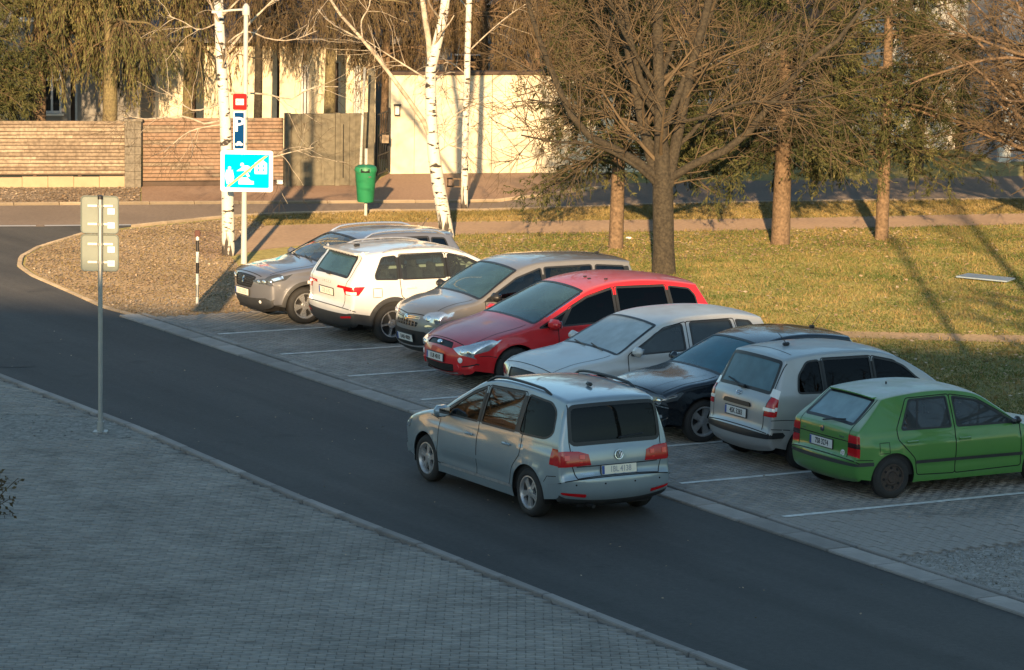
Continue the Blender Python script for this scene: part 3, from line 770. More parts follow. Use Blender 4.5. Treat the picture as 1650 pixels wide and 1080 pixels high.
def wood(name, groups, m, parent):
    """groups: (P, R, sides)"""
    V = []; Fq = []; o = 0
    for P, Rd, n in groups:
        if len(P) == 0: continue
        v, f = tubes(P, Rd, n); V.append(v); Fq.append(f + o); o += len(v)
    return fast_mesh(name, np.vstack(V), np.vstack(Fq), m, parent, smooth=True)
def cards(P, per, ln, wd, spread=1., droop=0., t0=.1, rng=np.random, flat=0.):
    """small leaf blades (narrow quads folded as diamonds) along the polylines"""
    B, k, _ = P.shape; own = np.repeat(np.arange(B), per); n = len(own); t = t0 + (1 - t0) * rng.rand(n); x = t * (k - 1); i = np.minimum(x.astype(int), k - 2); f = (x - i)[:, None]
    st = P[own, i] * (1 - f) + P[own, i + 1] * f; tg = unit(P[own, i + 1] - P[own, i]); d = unit(tg + spread * rng.normal(0, .6, (n, 3)) * np.array([1, 1, 1 - flat]) + np.array([0, 0, -droop]))
    s = unit(np.cross(d, rng.normal(size=(n, 3)))); L = (ln * (.6 + .8 * rng.rand(n)))[:, None]; w = (wd * (.6 + .8 * rng.rand(n)))[:, None]
    V = np.stack([st, st + d * L * .45 + s * w, st + d * L, st + d * L * .45 - s * w], 1).reshape(-1, 3)
    return V, np.arange(4 * n).reshape(-1, 4)
def island_mat(name, cols, rough=.8, trans=0.0):
    """leaf or blade colour varied from piece to piece"""
    m = bpy.data.materials.new(name); m.use_nodes = True; nt = m.node_tree; n = nt.nodes; l = nt.links; b = n['Principled BSDF']; b.inputs['Roughness'].default_value = rough; b.inputs['Specular IOR Level'].default_value = .2
    ge = n.new('ShaderNodeNewGeometry'); rp = n.new('ShaderNodeValToRGB'); e = rp.color_ramp.elements
    for i, c in enumerate(cols):
        p = i / max(1, len(cols) - 1)
        if i < 2: e[i].position = p; e[i].color = (*c, 1)
        else: q = e.new(p); q.color = (*c, 1)
    for i, c in enumerate(cols): e[i].position = i / max(1, len(cols) - 1); e[i].color = (*c, 1)
    tc = n.new('ShaderNodeTexCoord'); nz = n.new('ShaderNodeTexNoise'); nz.inputs['Scale'].default_value = .55; nz.inputs['Detail'].default_value = 4; l.new(tc.outputs['Object'], nz.inputs['Vector'])
    ad = n.new('ShaderNodeMath'); ad.operation = 'MULTIPLY_ADD'; ad.inputs[1].default_value = .5; l.new(ge.outputs['Random Per Island'], ad.inputs[0])
    mr = n.new('ShaderNodeMapRange'); mr.inputs[1].default_value = .38; mr.inputs[2].default_value = .62; mr.inputs[3].default_value = 0; mr.inputs[4].default_value = .5; l.new(nz.outputs['Fac'], mr.inputs[0]); l.new(mr.outputs[0], ad.inputs[2])
    l.new(ad.outputs[0], rp.inputs[0]); l.new(rp.outputs[0], b.inputs['Base Color'])
    MATS[name] = m; return m
mat('bark', (.028, .023, .017), .95, noise=(5, .5), color2=(.062, .050, .033), bump=(18, 1.), noise3=(20, .6, 1.35)); mat('bark_warm', (.20, .135, .085), .95, noise=(5, .5), color2=(.12, .08, .05), bump=(18, 1.), noise3=(18, .6, 1.35)); mat('twig', (.066, .048, .029), .9, noise=(2, .5), color2=(.145, .102, .058)); mat('twig_red', (.085, .058, .034), .9, noise=(2, .5), color2=(.145, .102, .056)); mat('twig_pale', (.36, .29, .20), .9)
def birch_mat():
    m = bpy.data.materials.new('birch_bark'); m.use_nodes = True; nt = m.node_tree; n = nt.nodes; l = nt.links; b = n['Principled BSDF']; b.inputs['Roughness'].default_value = .8
    tc = n.new('ShaderNodeTexCoord'); mp = n.new('ShaderNodeMapping'); mp.inputs['Scale'].default_value = (3.2, 3.2, 9); l.new(tc.outputs['Object'], mp.inputs[0]); nz = n.new('ShaderNodeTexNoise'); nz.inputs['Scale'].default_value = 1.6; nz.inputs['Detail'].default_value = 5; l.new(mp.outputs[0], nz.inputs['Vector'])
    rp = n.new('ShaderNodeValToRGB'); rp.color_ramp.elements[0].position = .38; rp.color_ramp.elements[0].color = (.035, .03, .026, 1); rp.color_ramp.elements[1].position = .44; rp.color_ramp.elements[1].color = (.66, .62, .55, 1); l.new(nz.outputs['Fac'], rp.inputs[0])
    # the old fissured bark of the trunk's foot
    sx = n.new('ShaderNodeSeparateXYZ'); l.new(tc.outputs['Object'], sx.inputs[0]); n2 = n.new('ShaderNodeTexNoise'); m2 = n.new('ShaderNodeMapping'); m2.inputs['Scale'].default_value = (9, 9, 1.6); l.new(tc.outputs['Object'], m2.inputs[0]); l.new(m2.outputs[0], n2.inputs['Vector']); n2.inputs['Scale'].default_value = 1.5
    ad = n.new('ShaderNodeMath'); ad.operation = 'MULTIPLY_ADD'; ad.inputs[1].default_value = 2.2; l.new(n2.outputs['Fac'], ad.inputs[0]); l.new(sx.outputs[2], ad.inputs[2])
    mr = n.new('ShaderNodeMapRange'); mr.inputs[1].default_value = 1.25; mr.inputs[2].default_value = 1.55; l.new(ad.outputs[0], mr.inputs[0])
    mx = n.new('ShaderNodeMixRGB'); mx.inputs[1].default_value = (.05, .042, .036, 1); l.new(mr.outputs[0], mx.inputs[0]); l.new(rp.outputs[0], mx.inputs[2]); l.new(mx.outputs[0], b.inputs['Base Color']); MATS['birch_bark'] = m
birch_mat(); mat('birch_limb', (.55, .48, .38), .85, noise=(7, .3), color2=(.25, .2, .15))
island_mat('needles', [(.020, .028, .011), (.044, .052, .019), (.080, .082, .030), (.14, .125, .052)]); island_mat('needles_brown', [(.05, .045, .018), (.09, .065, .03), (.13, .095, .045), (.06, .06, .025)]); island_mat('weeping_leaf', [(.055, .068, .022), (.105, .11, .04), (.165, .155, .06), (.24, .20, .088)]); island_mat('larch_twig', [(.08, .058, .036), (.14, .10, .06), (.20, .145, .085)])
island_mat('grass', [(.04, .078, .015), (.085, .115, .027), (.165, .16, .048), (.30, .24, .095)]); island_mat('grass_dry', [(.13, .11, .035), (.24, .18, .07), (.34, .24, .11)]); island_mat('leaf_litter', [(.20, .13, .08), (.32, .225, .14), (.42, .31, .205), (.54, .43, .31)]); island_mat('frost_grass', [(.17, .155, .13), (.29, .27, .24), (.46, .44, .41)])

# --- grass and leaf litter (uncountable: stuff)
def scatter(poly_list, holes, density, rng=np.random):
    out = []
    for poly in poly_list:
        q = np.array([(p[0], p[1]) for p in poly]); lo, hi = q.min(0), q.max(0); n = int(density * np.prod(hi - lo)); P = lo + (hi - lo) * rng.rand(n, 2); P = P[pip(P, q)]
        for h in holes: P = P[~pip(P + rng.normal(0, .16, P.shape), np.array([(p[0], p[1]) for p in h]))]
        out.append(P)
    return np.vstack(out)
def blades(name, P, h, w, m, z=0.0, lean=.35, parent=None):
    n = len(P); a = np.random.rand(n) * 6.283; s = np.c_[np.cos(a), np.sin(a)] * (w * (.6 + .8 * np.random.rand(n)))[:, None]; H = h * (.45 + .9 * np.random.rand(n)); ln = np.random.normal(0, lean, (n, 2)) * H[:, None]
    V = np.stack([np.c_[P - s, np.full(n, z)], np.c_[P + s, np.full(n, z)], np.c_[P + ln, z + H]], 1).reshape(-1, 3)
    o = fast_mesh(name, V, np.arange(3 * n).reshape(-1, 3), m, parent); tag(o, kind='stuff'); return o
def flakes(name, P, sz, m, z=0.01, parent=None):
    n = len(P); a = np.random.rand(n) * 6.283; u = np.c_[np.cos(a), np.sin(a), np.random.normal(0, .18, n)]; v = np.c_[-np.sin(a), np.cos(a), np.random.normal(0, .35, n)]; S = (sz * (.5 + np.random.rand(n)))[:, None]; c = np.c_[P, z + np.random.rand(n) * .03]
    V = np.stack([c - u * S, c + v * S * .6, c + u * S, c - v * S * .6], 1).reshape(-1, 3); V[:, 2] = np.maximum(V[:, 2], z - .004)
    o = fast_mesh(name, V, np.arange(4 * n).reshape(-1, 4), m, parent); tag(o, kind='stuff'); return o
LAWN = [kf(-3.4, 5.5), kf(S1, 5.5), kf(S1 + 12, 7.2), G(2200, 700), G(2200, 330), G(1650, 344), G(1250, 352), G(800, 357), G(600, 360), G(450, 366)]
STRIP = [near_street[i] for i in (2, 3, 4, 5, 6, 7)] + [G(1650, 344), G(1250, 352), G(800, 357), G(600, 359), G(430, 364), G(400, 356)]
ISLAND = [kf(-4.2, .3)] + [t + Vector((.15, .05, 0)) for t in tip] + [G(215, 369), G(400, 350), G(430, 364), G(360, 400), G(420, 470), kf(S0 - .05, 4.5), kf(S0 - .05, .4)]
sheet('leafy_verge', ISLAND, .003, mat('verge_soil', (.25, .185, .115), .95, noise=(1.5, .5), color2=(.17, .13, .075), bump=(30, .5), noise3=(12, .7, 1.3), dif=1.))
Pg = scatter([LAWN], [PATH, TRACK], 760); Pg = Pg[(np.abs(Pg[:, 0] / Pg[:, 1]) < .17)]
tufty = np.sin(Pg[:, 0] * 1.9 + np.sin(Pg[:, 1] * 1.3) * 1.7) * np.sin(Pg[:, 1] * .9 + Pg[:, 0] * .4); blades('lawn_grass', Pg[np.random.rand(len(Pg)) < .72 + .25 * tufty], .034, .010, 'grass', 0, .9)
Ps = scatter([STRIP], [], 600); Ps = Ps[(np.abs(Ps[:, 0] / Ps[:, 1]) < .17)]; blades('verge_grass', Ps, .045, .012, 'grass_dry', 0, .8)
Pi = scatter([ISLAND], [], 110); blades('island_grass', Pi, .035, .011, 'grass_dry', 0, .8); Pi = scatter([ISLAND], [], 170); Pi = scatter([ISLAND], [], 330); flakes('fallen_leaves', Pi, .022, 'leaf_litter')
tf = scatter([LAWN, STRIP], [PATH, TRACK], 16); tf = tf[(np.abs(tf[:, 0] / tf[:, 1]) < .17)]; tf = np.repeat(tf, 5, 0) + np.random.normal(0, .035, (len(tf) * 5, 2)); blades('dry_tufts', tf, .075, .009, 'grass_dry', 0, .6)
Pw = scatter([LAWN, STRIP], [PATH], 7); Pw = Pw[(np.abs(Pw[:, 0] / Pw[:, 1]) < .17)]; flakes('scattered_leaves', Pw, .035, 'leaf_litter')
Pw = scatter([[kf(-3, -6), kf(22, -6), kf(22, 5.4), kf(-3, 5.4)]], [], 1.1); flakes('road_debris', Pw, .016, 'leaf_litter', .042)
Pq = scatter([[G(640, 400), G(900, 372), G(1010, 380), G(1120, 372), G(1290, 372), G(1480, 368), G(1480, 405), G(1290, 412), G(1120, 420), G(900, 430)]], [PATH], 90); flakes('lawn_leaves', Pq, .03, 'leaf_litter')
Pf = scatter([[kf(S1 + .1, .35), kf(S1 + 6, .35), kf(S1 + 6, 6.5), kf(S1 + .1, 5.4)]], [], 620); blades('frosty_grass', Pf, .022, .009, 'frost_grass', .012, 1.4); Pf = scatter([soil_patch], [], 140); flakes('patch_leaves', Pf, .02, 'frost_grass', .034)
Pf = scatter([[G(-300, 334), G(226, 329.5), G(226, 303), G(-300, 305)]], [], 220); flakes('far_leaves', Pf, .03, 'leaf_litter', .016)

# ---- car materials
mat('rubber', (.018, .018, .020), .85, noise=(9, .6), color2=(.035, .034, .032)); mat('black_plastic', (.018, .019, .021), .45); mat('cladding', (.028, .030, .033), .6, noise=(6, .5), color2=(.045, .046, .048))
mat('seam', (.006, .006, .007), .8); mat('void', (.008, .008, .009), .9); mat('trim_dark', (.022, .023, .025), .8); mat('seat_dark', (.035, .037, .042), .9); mat('seat_tan', (.14, .13, .11), .9)
mat('rim_silver', (.62, .63, .64), .35, .6, noise=(14, .6), color2=(.30, .30, .31)); mat('rim_dark', (.02, .02, .022), .5, .3); mat('rim_bright', (.75, .76, .78), .25, .8); mat('rim_rust', (.085, .058, .045), .75, .2, noise=(22, .5), color2=(.035, .03, .028))
mat('chrome', (.75, .77, .8), .12, 1.); mat('mirror_glass', (.6, .65, .7), .03, 1.); mat('lens_red', (.46, .006, .010), .2, 0, .5); mat('lens_red_bright', (.80, .04, .03), .15, 0, .5); mat('lens_white', (.80, .79, .77), .2, .0, 1.); mat('lens_amber', (.5, .16, .02), .2, 0, 1.); mat('lens_smoke', (.05, .012, .014), .15, 0, 1.)
mat('lamp_silver', (.66, .69, .72), .16, .7, 1., bump=(14, .10)); mat('lamp_dark', (.10, .11, .12), .12, .5, 1.); mat('lamp_glass', (.78, .80, .82), .08, .9, 1.)
mat('plate_white', (.70, .70, .67), .4); mat('plate_cream', (.86, .80, .66), .4); mat('plate_ink', (.02, .02, .025), .5); mat('plate_faint', (.42, .41, .40), .5); mat('plate_blue', (.02, .08, .32), .4)
mat('grille', (.010, .010, .011), .5)
glass_mat('glass_clear', (.62, .70, .68)); glass_mat('glass_green', (.50, .60, .55), .06, (.35, .36, .28)); glass_mat('glass_dark', (.26, .28, .30), refl=1.); glass_mat('glass_van', (.10, .11, .12), refl=1.6); glass_mat('glass_privacy', (.03, .032, .036), refl=.35); glass_mat('glass_frost', (.3, .35, .38), .88, (.46, .53, .56)); glass_mat('glass_frost_blue', (.3, .35, .38), .86, (.27, .39, .44)); glass_mat('glass_frost_thin', (.2, .23, .26), .60, (.17, .29, .35)); glass_mat('glass_sky', (.2, .26, .3), .50, (.07, .22, .30)); glass_mat('glass_blue', (.25, .3, .34), .30, (.13, .27, .33)); glass_mat('glass_dusty', (.10, .11, .12), .22, (.20, .24, .26))  # the clear blue films on windscreens paint in a sky reflection
def frosted_paint(name, c, frost, amount, metal=0., rough=.4):
    """paint whose upward faces carry a film of hoarfrost (a deposit that lies on horizontal sheet metal)"""
    m = mat(name, c, rough, metal, .8, noise=(2.2, .5), color2=tuple(v * .88 for v in c)); nt = m.node_tree; n = nt.nodes; l = nt.links; b = n['Principled BSDF']
    src = b.inputs['Base Color'].links[0].from_socket
    ge = n.new('ShaderNodeNewGeometry'); sx = n.new('ShaderNodeSeparateXYZ'); l.new(ge.outputs['Normal'], sx.inputs[0])
    mr = n.new('ShaderNodeMapRange'); mr.inputs[1].default_value = .55; mr.inputs[2].default_value = .9; mr.inputs[3].default_value = 0; mr.inputs[4].default_value = amount; l.new(sx.outputs[2], mr.inputs[0])
    tc = n.new('ShaderNodeTexCoord'); nz = n.new('ShaderNodeTexNoise'); nz.inputs['Scale'].default_value = 3; nz.inputs['Detail'].default_value = 5; l.new(tc.outputs['Object'], nz.inputs['Vector'])
    m2 = n.new('ShaderNodeMapRange'); m2.inputs[1].default_value = .35; m2.inputs[2].default_value = .6; m2.inputs[3].default_value = .7; m2.inputs[4].default_value = 1; l.new(nz.outputs['Fac'], m2.inputs[0])
    mu = n.new('ShaderNodeMath'); mu.operation = 'MULTIPLY'; l.new(mr.outputs[0], mu.inputs[0]); l.new(m2.outputs[0], mu.inputs[1])
    mx = n.new('ShaderNodeMixRGB'); mx.inputs[2].default_value = (*frost, 1); l.new(mu.outputs[0], mx.inputs[0]); l.new(src, mx.inputs[1]); l.new(mx.outputs[0], b.inputs['Base Color'])
    iv = n.new('ShaderNodeMath'); iv.operation = 'MULTIPLY_ADD'; iv.inputs[1].default_value = -.75; iv.inputs[2].default_value = .8; l.new(mu.outputs[0], iv.inputs[0]); l.new(iv.outputs[0], b.inputs['Coat Weight'])
    ro = n.new('ShaderNodeMath'); ro.operation = 'MULTIPLY_ADD'; ro.inputs[1].default_value = .3; ro.inputs[2].default_value = rough; l.new(mu.outputs[0], ro.inputs[0]); l.new(ro.outputs[0], b.inputs['Roughness'])
    return m
ROW = 'cars parked side by side in the paved bays'
BAY = 29.3

def screen(g='glass_clear', t=.90, f0=.05, f1=.96): return ('windscreen', g, ('U', 'cowl', 'header'), [(f0, -t), (f0, t), (f1, t), (f1, -t)], -.004, False, .05)
def bonnet(t=.86): return ('bonnet', 'paint', ('U', 'hood', 'cowl'), [(.03, -t), (.03, t), (.97, t * .98), (.97, -t * .98)], 0, False, .06)
def bumperF(z): return ('front_bumper', 'paint', 'F', [(-1.2, .1), (1.2, .1), (1.2, z), (-1.2, z)], 0, False, 0)
def bumperR(z): return ('rear_bumper', 'paint', 'R', [(-1.2, .1), (1.2, .1), (1.2, z), (-1.2, z)], 0, False, 0)

# ------------------------------------------------------------ 1 silver blue people carrier driving past
def people_carrier():
    c = Car(L=4.40, W=1.79, H=1.65, xr=.83, xf=3.51, rw=.316, tw=.205, rim_r=.212, b0=1.04, b1=.93, tum=.27, tr=.10, Ra=.365,
        prof=[(4.22, .20, .10), (4.34, .27, .18), (4.39, .40, .22), (4.40, .52, .22), (4.37, .66, .20), (4.30, .76, .15), (4.18, .84, .10, 'hood'), (3.9, .93, .06), (3.55, 1.01, .05), (3.25, 1.07, .06, 'cowl'), (2.9, 1.27, .06), (2.55, 1.46, .06), (2.32, 1.56, .05, 'header'), (2.0, 1.62, .04), (1.5, 1.645, .04), (.9, 1.635, .04), (.42, 1.60, .04, 'roofend'), (.28, 1.57, .04), (.24, 1.53, .05, 'rgt'), (.17, 1.28, .06), (.115, 1.02, .07, 'rgb'), (.08, .92, .08), (.06, .80, .08), (.055, .66, .08), (.01, .60, .10), (.0, .50, .11), (.02, .36, .11), (.10, .25, .10), (.2, .21, .08)],
        mats={'paint': paint('paint_touring_silver', (.30, .365, .405), .4, .34)})
    c.side_regions = [('window', 'glass_van', [(3.06, 1.00), (2.18, 1.02), (2.18, 'T'), (2.45, 'T'), (2.62, 'T')], -.006, .04, 1), ('window', 'glass_van', [(2.09, 1.02), (1.22, 1.04), (1.22, 'T'), (2.09, 'T')], -.006, .04, 2), ('quarter_window', 'glass_privacy', [(1.13, 1.04), (.52, 1.055), (.38, 1.13), (.43, 1.40), (.58, 'T'), (1.13, 'T')], -.006, .07, 3),
        ('pillar_trim', 'black_plastic', [(3.02, 1.005), (1.0, 1.045), (1.0, 'T'), (2.45, 'T'), (2.60, 'T')], .0005, .03, 9),
        ('tail_light', 'lens_red', [(-.1, .745), (.36, .755), (.335, .96), (-.1, .97)], .004, 0, 0),
        ('headlight', 'lamp_silver', [(4.05, .66), (4.6, .62), (4.6, .80), (3.95, .82)], .003, 0, 4),
        ('door', 'paint', [(3.17, .33), (2.13, .31), (2.13, ('T', .012)), (2.45, ('T', .012)), (3.13, 1.0)], 0, .05, 1), ('door', 'paint', [(2.13, .31), (1.30, .33), (1.20, .60), (1.03, .78), (1.03, 1.05), (1.18, ('T', .012)), (2.13, ('T', .012))], 0, .05, 2)]
    c.strip_regions = [screen('glass_dark'), ('rear_window', 'glass_privacy', 'R', [(-.66, 1.03), (.66, 1.03), (.635, 1.50), (-.635, 1.50)], -.003, False, .09),
        ('tail_light', 'lens_red', 'R', [(.40, .76), (.99, .745), (.99, .97), (.56, .945), (.43, .90)], .004, True, 0),
        ('headlight', 'lamp_silver', 'F', [(.42, .66), (.95, .64), (.95, .84), (.46, .78)], .003, True, 0), ('grille', 'grille', 'F', [(-.38, .66), (.38, .66), (.42, .76), (-.42, .76)], -.012, False, .03), ('air_intake', 'grille', 'F', [(-.5, .30), (.5, .30), (.55, .46), (-.55, .46)], -.015, False, .04),
        ('reflector', 'lens_red', 'R', [(.48, .335), (.80, .36), (.80, .405), (.48, .385)], .004, True, .02), ('bumper_lip', 'cladding', 'R', [(-.9, .1), (.9, .1), (.9, .30), (-.9, .30)], 0, False, 0),
        ('tailgate', 'paint', 'R', [(-.60, .62), (.60, .62), (.66, .75), (.70, 1.0), (.67, 1.54), (-.67, 1.54), (-.70, 1.0), (-.66, .75)], 0, False, .05), bumperR(.60), bonnet(), bumperF(.6)]
    root = thing('people_carrier', 'silver blue people carrier driving along the asphalt road past the parked cars', 'car')
    ob = c.mesh(root); c.interior(root); c.wheels(root, 5, 'double', dark='rim_dark')
    c.seams(root, [('R', [(-.66, .76), (-.60, .62), (.60, .62), (.66, .76), (.67, 1.0), (.64, 1.55)], False), ('R', [(-.64, 1.55), (-.67, 1.0), (-.66, .76)], False), ('R', [(-1.0, .605), (1.0, .605)], False), ('R', [(-.60, .745), (.60, .745)], False), ('U', [], False)][:4], extra=[([(.22, .62), (.40, .60), (.46, .52)], False), ([(3.17, .9), (3.4, .93)], False)])
    # side rub strip and chrome-silver sill line
    c.side_ribbons([(sg, subdiv([(1.30, .585), (3.05, .545)], .07, False), .045, .010, False) for sg in (1, -1)], 'paint', 'rub_strip', root)
    c.side_ribbons([(sg, subdiv([(1.22, .335), (3.08, .315)], .07, False), .035, .008, False) for sg in (1, -1)], 'rim_silver', 'sill_strip', root)
    c.mirrors(root, 2.92, .99, size=(.14, .22, .16)); c.handles(root, [(2.32, .84), (1.36, .86)])
    c.rails(root, .62, 2.32, 'black_plastic', inset=.035, h=.03, r=.019)
    MB().box((.80, .0, 1.66), (.13, .05, .05), bev=.02).build('aerial', 'black_plastic', root, True)
    pt = c.plate(root, 'R', .685, '1BL 4138', ink='plate_faint', white='plate_cream')
    # round badge with V over W
    p, n = c.on_end('R', 0, .865, .004); M = c.frame_at(p, n)
    b = MB().lathe([(.064, 0), (.064, .008), (.054, .012), (.052, .006), (.001, .006)], 24, 'z').xform(M).build('badge', 'lamp_dark', root, True)
    q = MB(); ring = [(.058 * math.cos(a), .058 * math.sin(a), .010) for a in np.linspace(0, 2 * math.pi, 25)]; q.tube(ring, .006, 6, False)
    q.tube([(-.026, .046, .010), (0, .006, .010), (.026, .046, .010)], .005, 5); q.tube([(-.048, .022, .010), (-.022, -.044, .010), (0, .002, .010), (.022, -.044, .010), (.048, .022, .010)], .005, 5); q.xform(M).build('badge_emblem', 'chrome', b, True)
    q = MB()
    for y in (-.62, -.22, .22, .62): c.stud(q, *c.on_end('R', y, .52), .012, .003, 8, False)
    q.build('parking_sensor', 'void', root)
    for sg in (1, -1):
        d = [o for k, o in ob.items() if k[0] == 'tail_light' and np.sign(k[2]) == sg][0]; q = MB()
        for y, z, w, h in ((.52, .87, .07, .055), (.72, .87, .07, .065), (.54, .80, .04, .02)):
            p, n = c.on_end('R', sg * y, z, .006); q.add(*(lambda m: (m.v, m.f))(MB().box((0, 0, 0), (w, h, .008), bev=.003).xform(c.frame_at(p, n))))
        q.build('lamp_lens', 'lens_red_bright', d)
        c.strip_ribbons([(c.conv('R', [(sg * .645, .75), (sg * .645, .96)]), .008, .006, False)], 'seam', 'lamp_joint', d)
    MB().tube([(.16, .40, .25), (-.01, .40, .24)], .025, 10).build('exhaust_pipe', 'rim_dark', root, True)
    q = MB(); p0, n0 = c.on_end('R', -.02, 1.07, .02); p1, n1 = c.on_end('R', -.40, 1.10, .02); q.tube([p0, p1], .010, 6)
    q.build('wiper', 'black_plastic', root)
    text_mesh('badge_lettering', 'TOURAN', .045, 'chrome', root, c.frame_at(*c.on_end('R', .46, .655, .003)), xs=1.0)
    place(root, c, 858, 832, 120.5, c.xr, 1, .006)
    return root

# ------------------------------------------------------------ 2 green hatchback
def green_hatch():
    c = Car(L=3.86, W=1.635, H=1.41, xr=.64, xf=3.09, rw=.285, tw=.165, rim_r=.178, b0=.90, b1=.84, tum=.36, tr=.05, tf=.10, Ra=.335, flare=.012, fil=.032, margin=.05,
        prof=[(3.75, .23, .08), (3.83, .32, .12), (3.855, .48, .13), (3.82, .60, .10), (3.76, .69, .05, 'hood'), (3.4, .79, .03), (2.80, .89, .04, 'cowl'), (2.45, 1.11, .04), (2.12, 1.31, .04, 'header'), (1.8, 1.375, .03), (1.3, 1.40, .03), (.85, 1.375, .03), (.60, 1.345, .03, 'roofend'), (.54, 1.33, .03), (.50, 1.30, .03, 'rgt'), (.31, 1.13, .03), (.12, .97, .03, 'rgb'), (.075, .91, .03), (.06, .78, .03), (.05, .60, .04), (.01, .545, .07), (.0, .47, .08), (.01, .36, .08), (.05, .27, .07), (.12, .22, .05)],
        mats={'paint': frosted_paint('paint_grass_green', (.075, .235, .045), (.52, .55, .54), .95)})
    c.side_regions = [('window', 'glass_dusty', [(2.62, .89), (1.68, .90), (1.68, 'T'), (2.05, 'T'), (2.2, 'T')], -.006, .03, 1), ('window', 'glass_dusty', [(1.58, .90), (.78, .91), (.98, 'T'), (1.58, 'T')], -.006, .03, 2),
        ('tail_light', 'lens_red', [(-.1, .60), (.075, .60), (.075, .87), (-.1, .87)], .003, 0, 0), ('headlight', 'lamp_silver', [(3.55, .56), (4, .56), (4, .7), (3.55, .7)], .003, 0, 4),
        ('bumper_strip', 'cladding', [(-.1, .465), (.33, .465), (.33, .515), (-.1, .515)], .006, 0, 5),
        ('door', 'paint', [(2.72, .30), (1.64, .28), (1.63, ('T', .02)), (2.05, ('T', .02)), (2.70, .88)], 0, .04, 1), ('door', 'paint', [(1.64, .28), (1.02, .30), (.98, .52), (.72, .78), (.70, .92), (.93, ('T', .02)), (1.63, ('T', .02))], 0, .04, 2)]
    c.strip_regions = [screen('glass_dusty'), ('rear_window', 'glass_frost_blue', 'R', [(-.54, 1.0), (.54, 1.0), (.50, 1.295), (-.50, 1.295)], -.003, False, .03),
        ('lamp_lens', 'lens_smoke', 'R', [(.56, .70), (.9, .70), (.9, .765), (.56, .765)], .0045, True, 0), ('tail_light', 'lens_red', 'R', [(.56, .60), (.9, .60), (.9, .87), (.56, .87)], .003, True, .02),
        ('bumper_strip', 'cladding', 'R', [(-.9, .465), (.9, .465), (.9, .515), (-.9, .515)], .006, False, 0),
        ('headlight', 'lamp_silver', 'F', [(.42, .56), (.9, .56), (.9, .68), (.42, .68)], .003, True, 0), ('grille', 'grille', 'F', [(-.36, .56), (.36, .56), (.36, .66), (-.36, .66)], -.01, False, .02),
        ('tailgate', 'paint', 'R', [(-.56, .58), (.56, .58), (.57, 1.0), (.555, 1.30), (-.555, 1.30), (-.57, 1.0)], 0, False, .03), bumperR(.55), bonnet(), bumperF(.52)]
    root = thing('hatchback', 'grass green hatchback with frosted roof, rusty steel wheels and black side strip', 'car', group=ROW)
    ob = c.mesh(root); c.interior(root); c.wheels(root, style='steel', rim='rim_rust', dark='rim_dark')
    c.seams(root, [('R', [(.56, .58), (.57, 1.0), (.555, 1.31)], False), ('R', [(-.56, .58), (-.57, 1.0), (-.555, 1.31)], False), ('R', [(-.8, .56), (.8, .56)], False), ('R', [(-.56, .775), (.56, .775)], False)],
        extra=[([(.42, .62), (.57, .62), (.57, .76), (.42, .76)], True), ([(.06, .555), (.32, .54)], False)])
    c.side_ribbons([(sg, subdiv([(.99, .475), (2.74, .465)], .07, False), .045, .010, False) for sg in (1, -1)], 'cladding', 'rub_strip', root)
    for sg in (1, -1):
        c.side_ribbons([(sg, [(1.02, .905), (1.13, c.T(1.10) + .005)], .03, .001, False)], 'black_plastic', 'window_divider', root)
    c.mirrors(root, 2.56, .88, 'black_plastic', size=(.09, .16, .10)); c.handles(root, [(1.78, .74), (.93, .75)], 'paint')
    # lip spoiler over the rear glass
    q = MB(); vs = []
    for t in np.linspace(-.80, .80, 13):
        u = c.U[c.names['rgt']] - .02; p = c.strip(u, t); vs.append(p)
    lip = []
    for p in vs: lip += [p + Vector((.12, 0, .028)), p + Vector((-.045, 0, .018)), p + Vector((-.045, 0, .002)), p + Vector((.12, 0, -.01))]
    fs = []
    for i in range(12):
        for j in range(4): fs.append((4 * i + j, 4 * i + (j + 1) % 4, 4 * i + 4 + (j + 1) % 4, 4 * i + 4 + j))
    q.add(lip, fs + [(0, 1, 2, 3), (51, 50, 49, 48)]); q.build('roof_spoiler', c.mats['paint'], root)
    c.strip_ribbons([([(c.U[c.names['rgt']] + .005, t) for t in np.linspace(-.80, .80, 9)], .03, .012, False)], 'black_plastic', 'spoiler_painted_shade', root)  # black strip painted in for the shade below the spoiler lip
    c.plate(root, 'R', .685, '7S8 3274', y=.02)
    p, n = c.on_end('R', .02, .86, .002); M = c.frame_at(p, n); MB().lathe([(.04, 0), (.038, .010), (.001, .012)], 20, 'z').xform(M).build('badge', 'lamp_dark', root, True)
    p, n = c.on_end('R', -.46, .615, .002); M = c.frame_at(p, n); b = MB().lathe([(.042, 0), (.042, .003), (.001, .003)], 20, 'z').xform(M).build('sticker', 'plate_white', root); text_mesh('sticker_lettering', 'CZ', .042, 'plate_ink', b, M @ Matrix.Translation((0, 0, .005)))
    for y in (-.42, .45): text_mesh('badge_lettering', 'LXi' if y > 0 else 'Felicia', .045, 'chrome', root, c.frame_at(*c.on_end('R', y, .82, .003)))
    q = MB(); p0, _ = c.on_end('R', .05, .955, .025); p1, _ = c.on_end('R', -.36, 1.02, .025); q.tube([p0, (p0 + p1) / 2 + Vector((-.01, 0, .01)), p1], .011, 6); q.build('wiper', 'black_plastic', root)
    MB().tube([(1.05, 0, 1.38), (1.05, 0, 1.425)], .012, 8).build('aerial', 'black_plastic', root)
    place(root, c, 1432, 803, BAY, c.xr, -1)
    return root

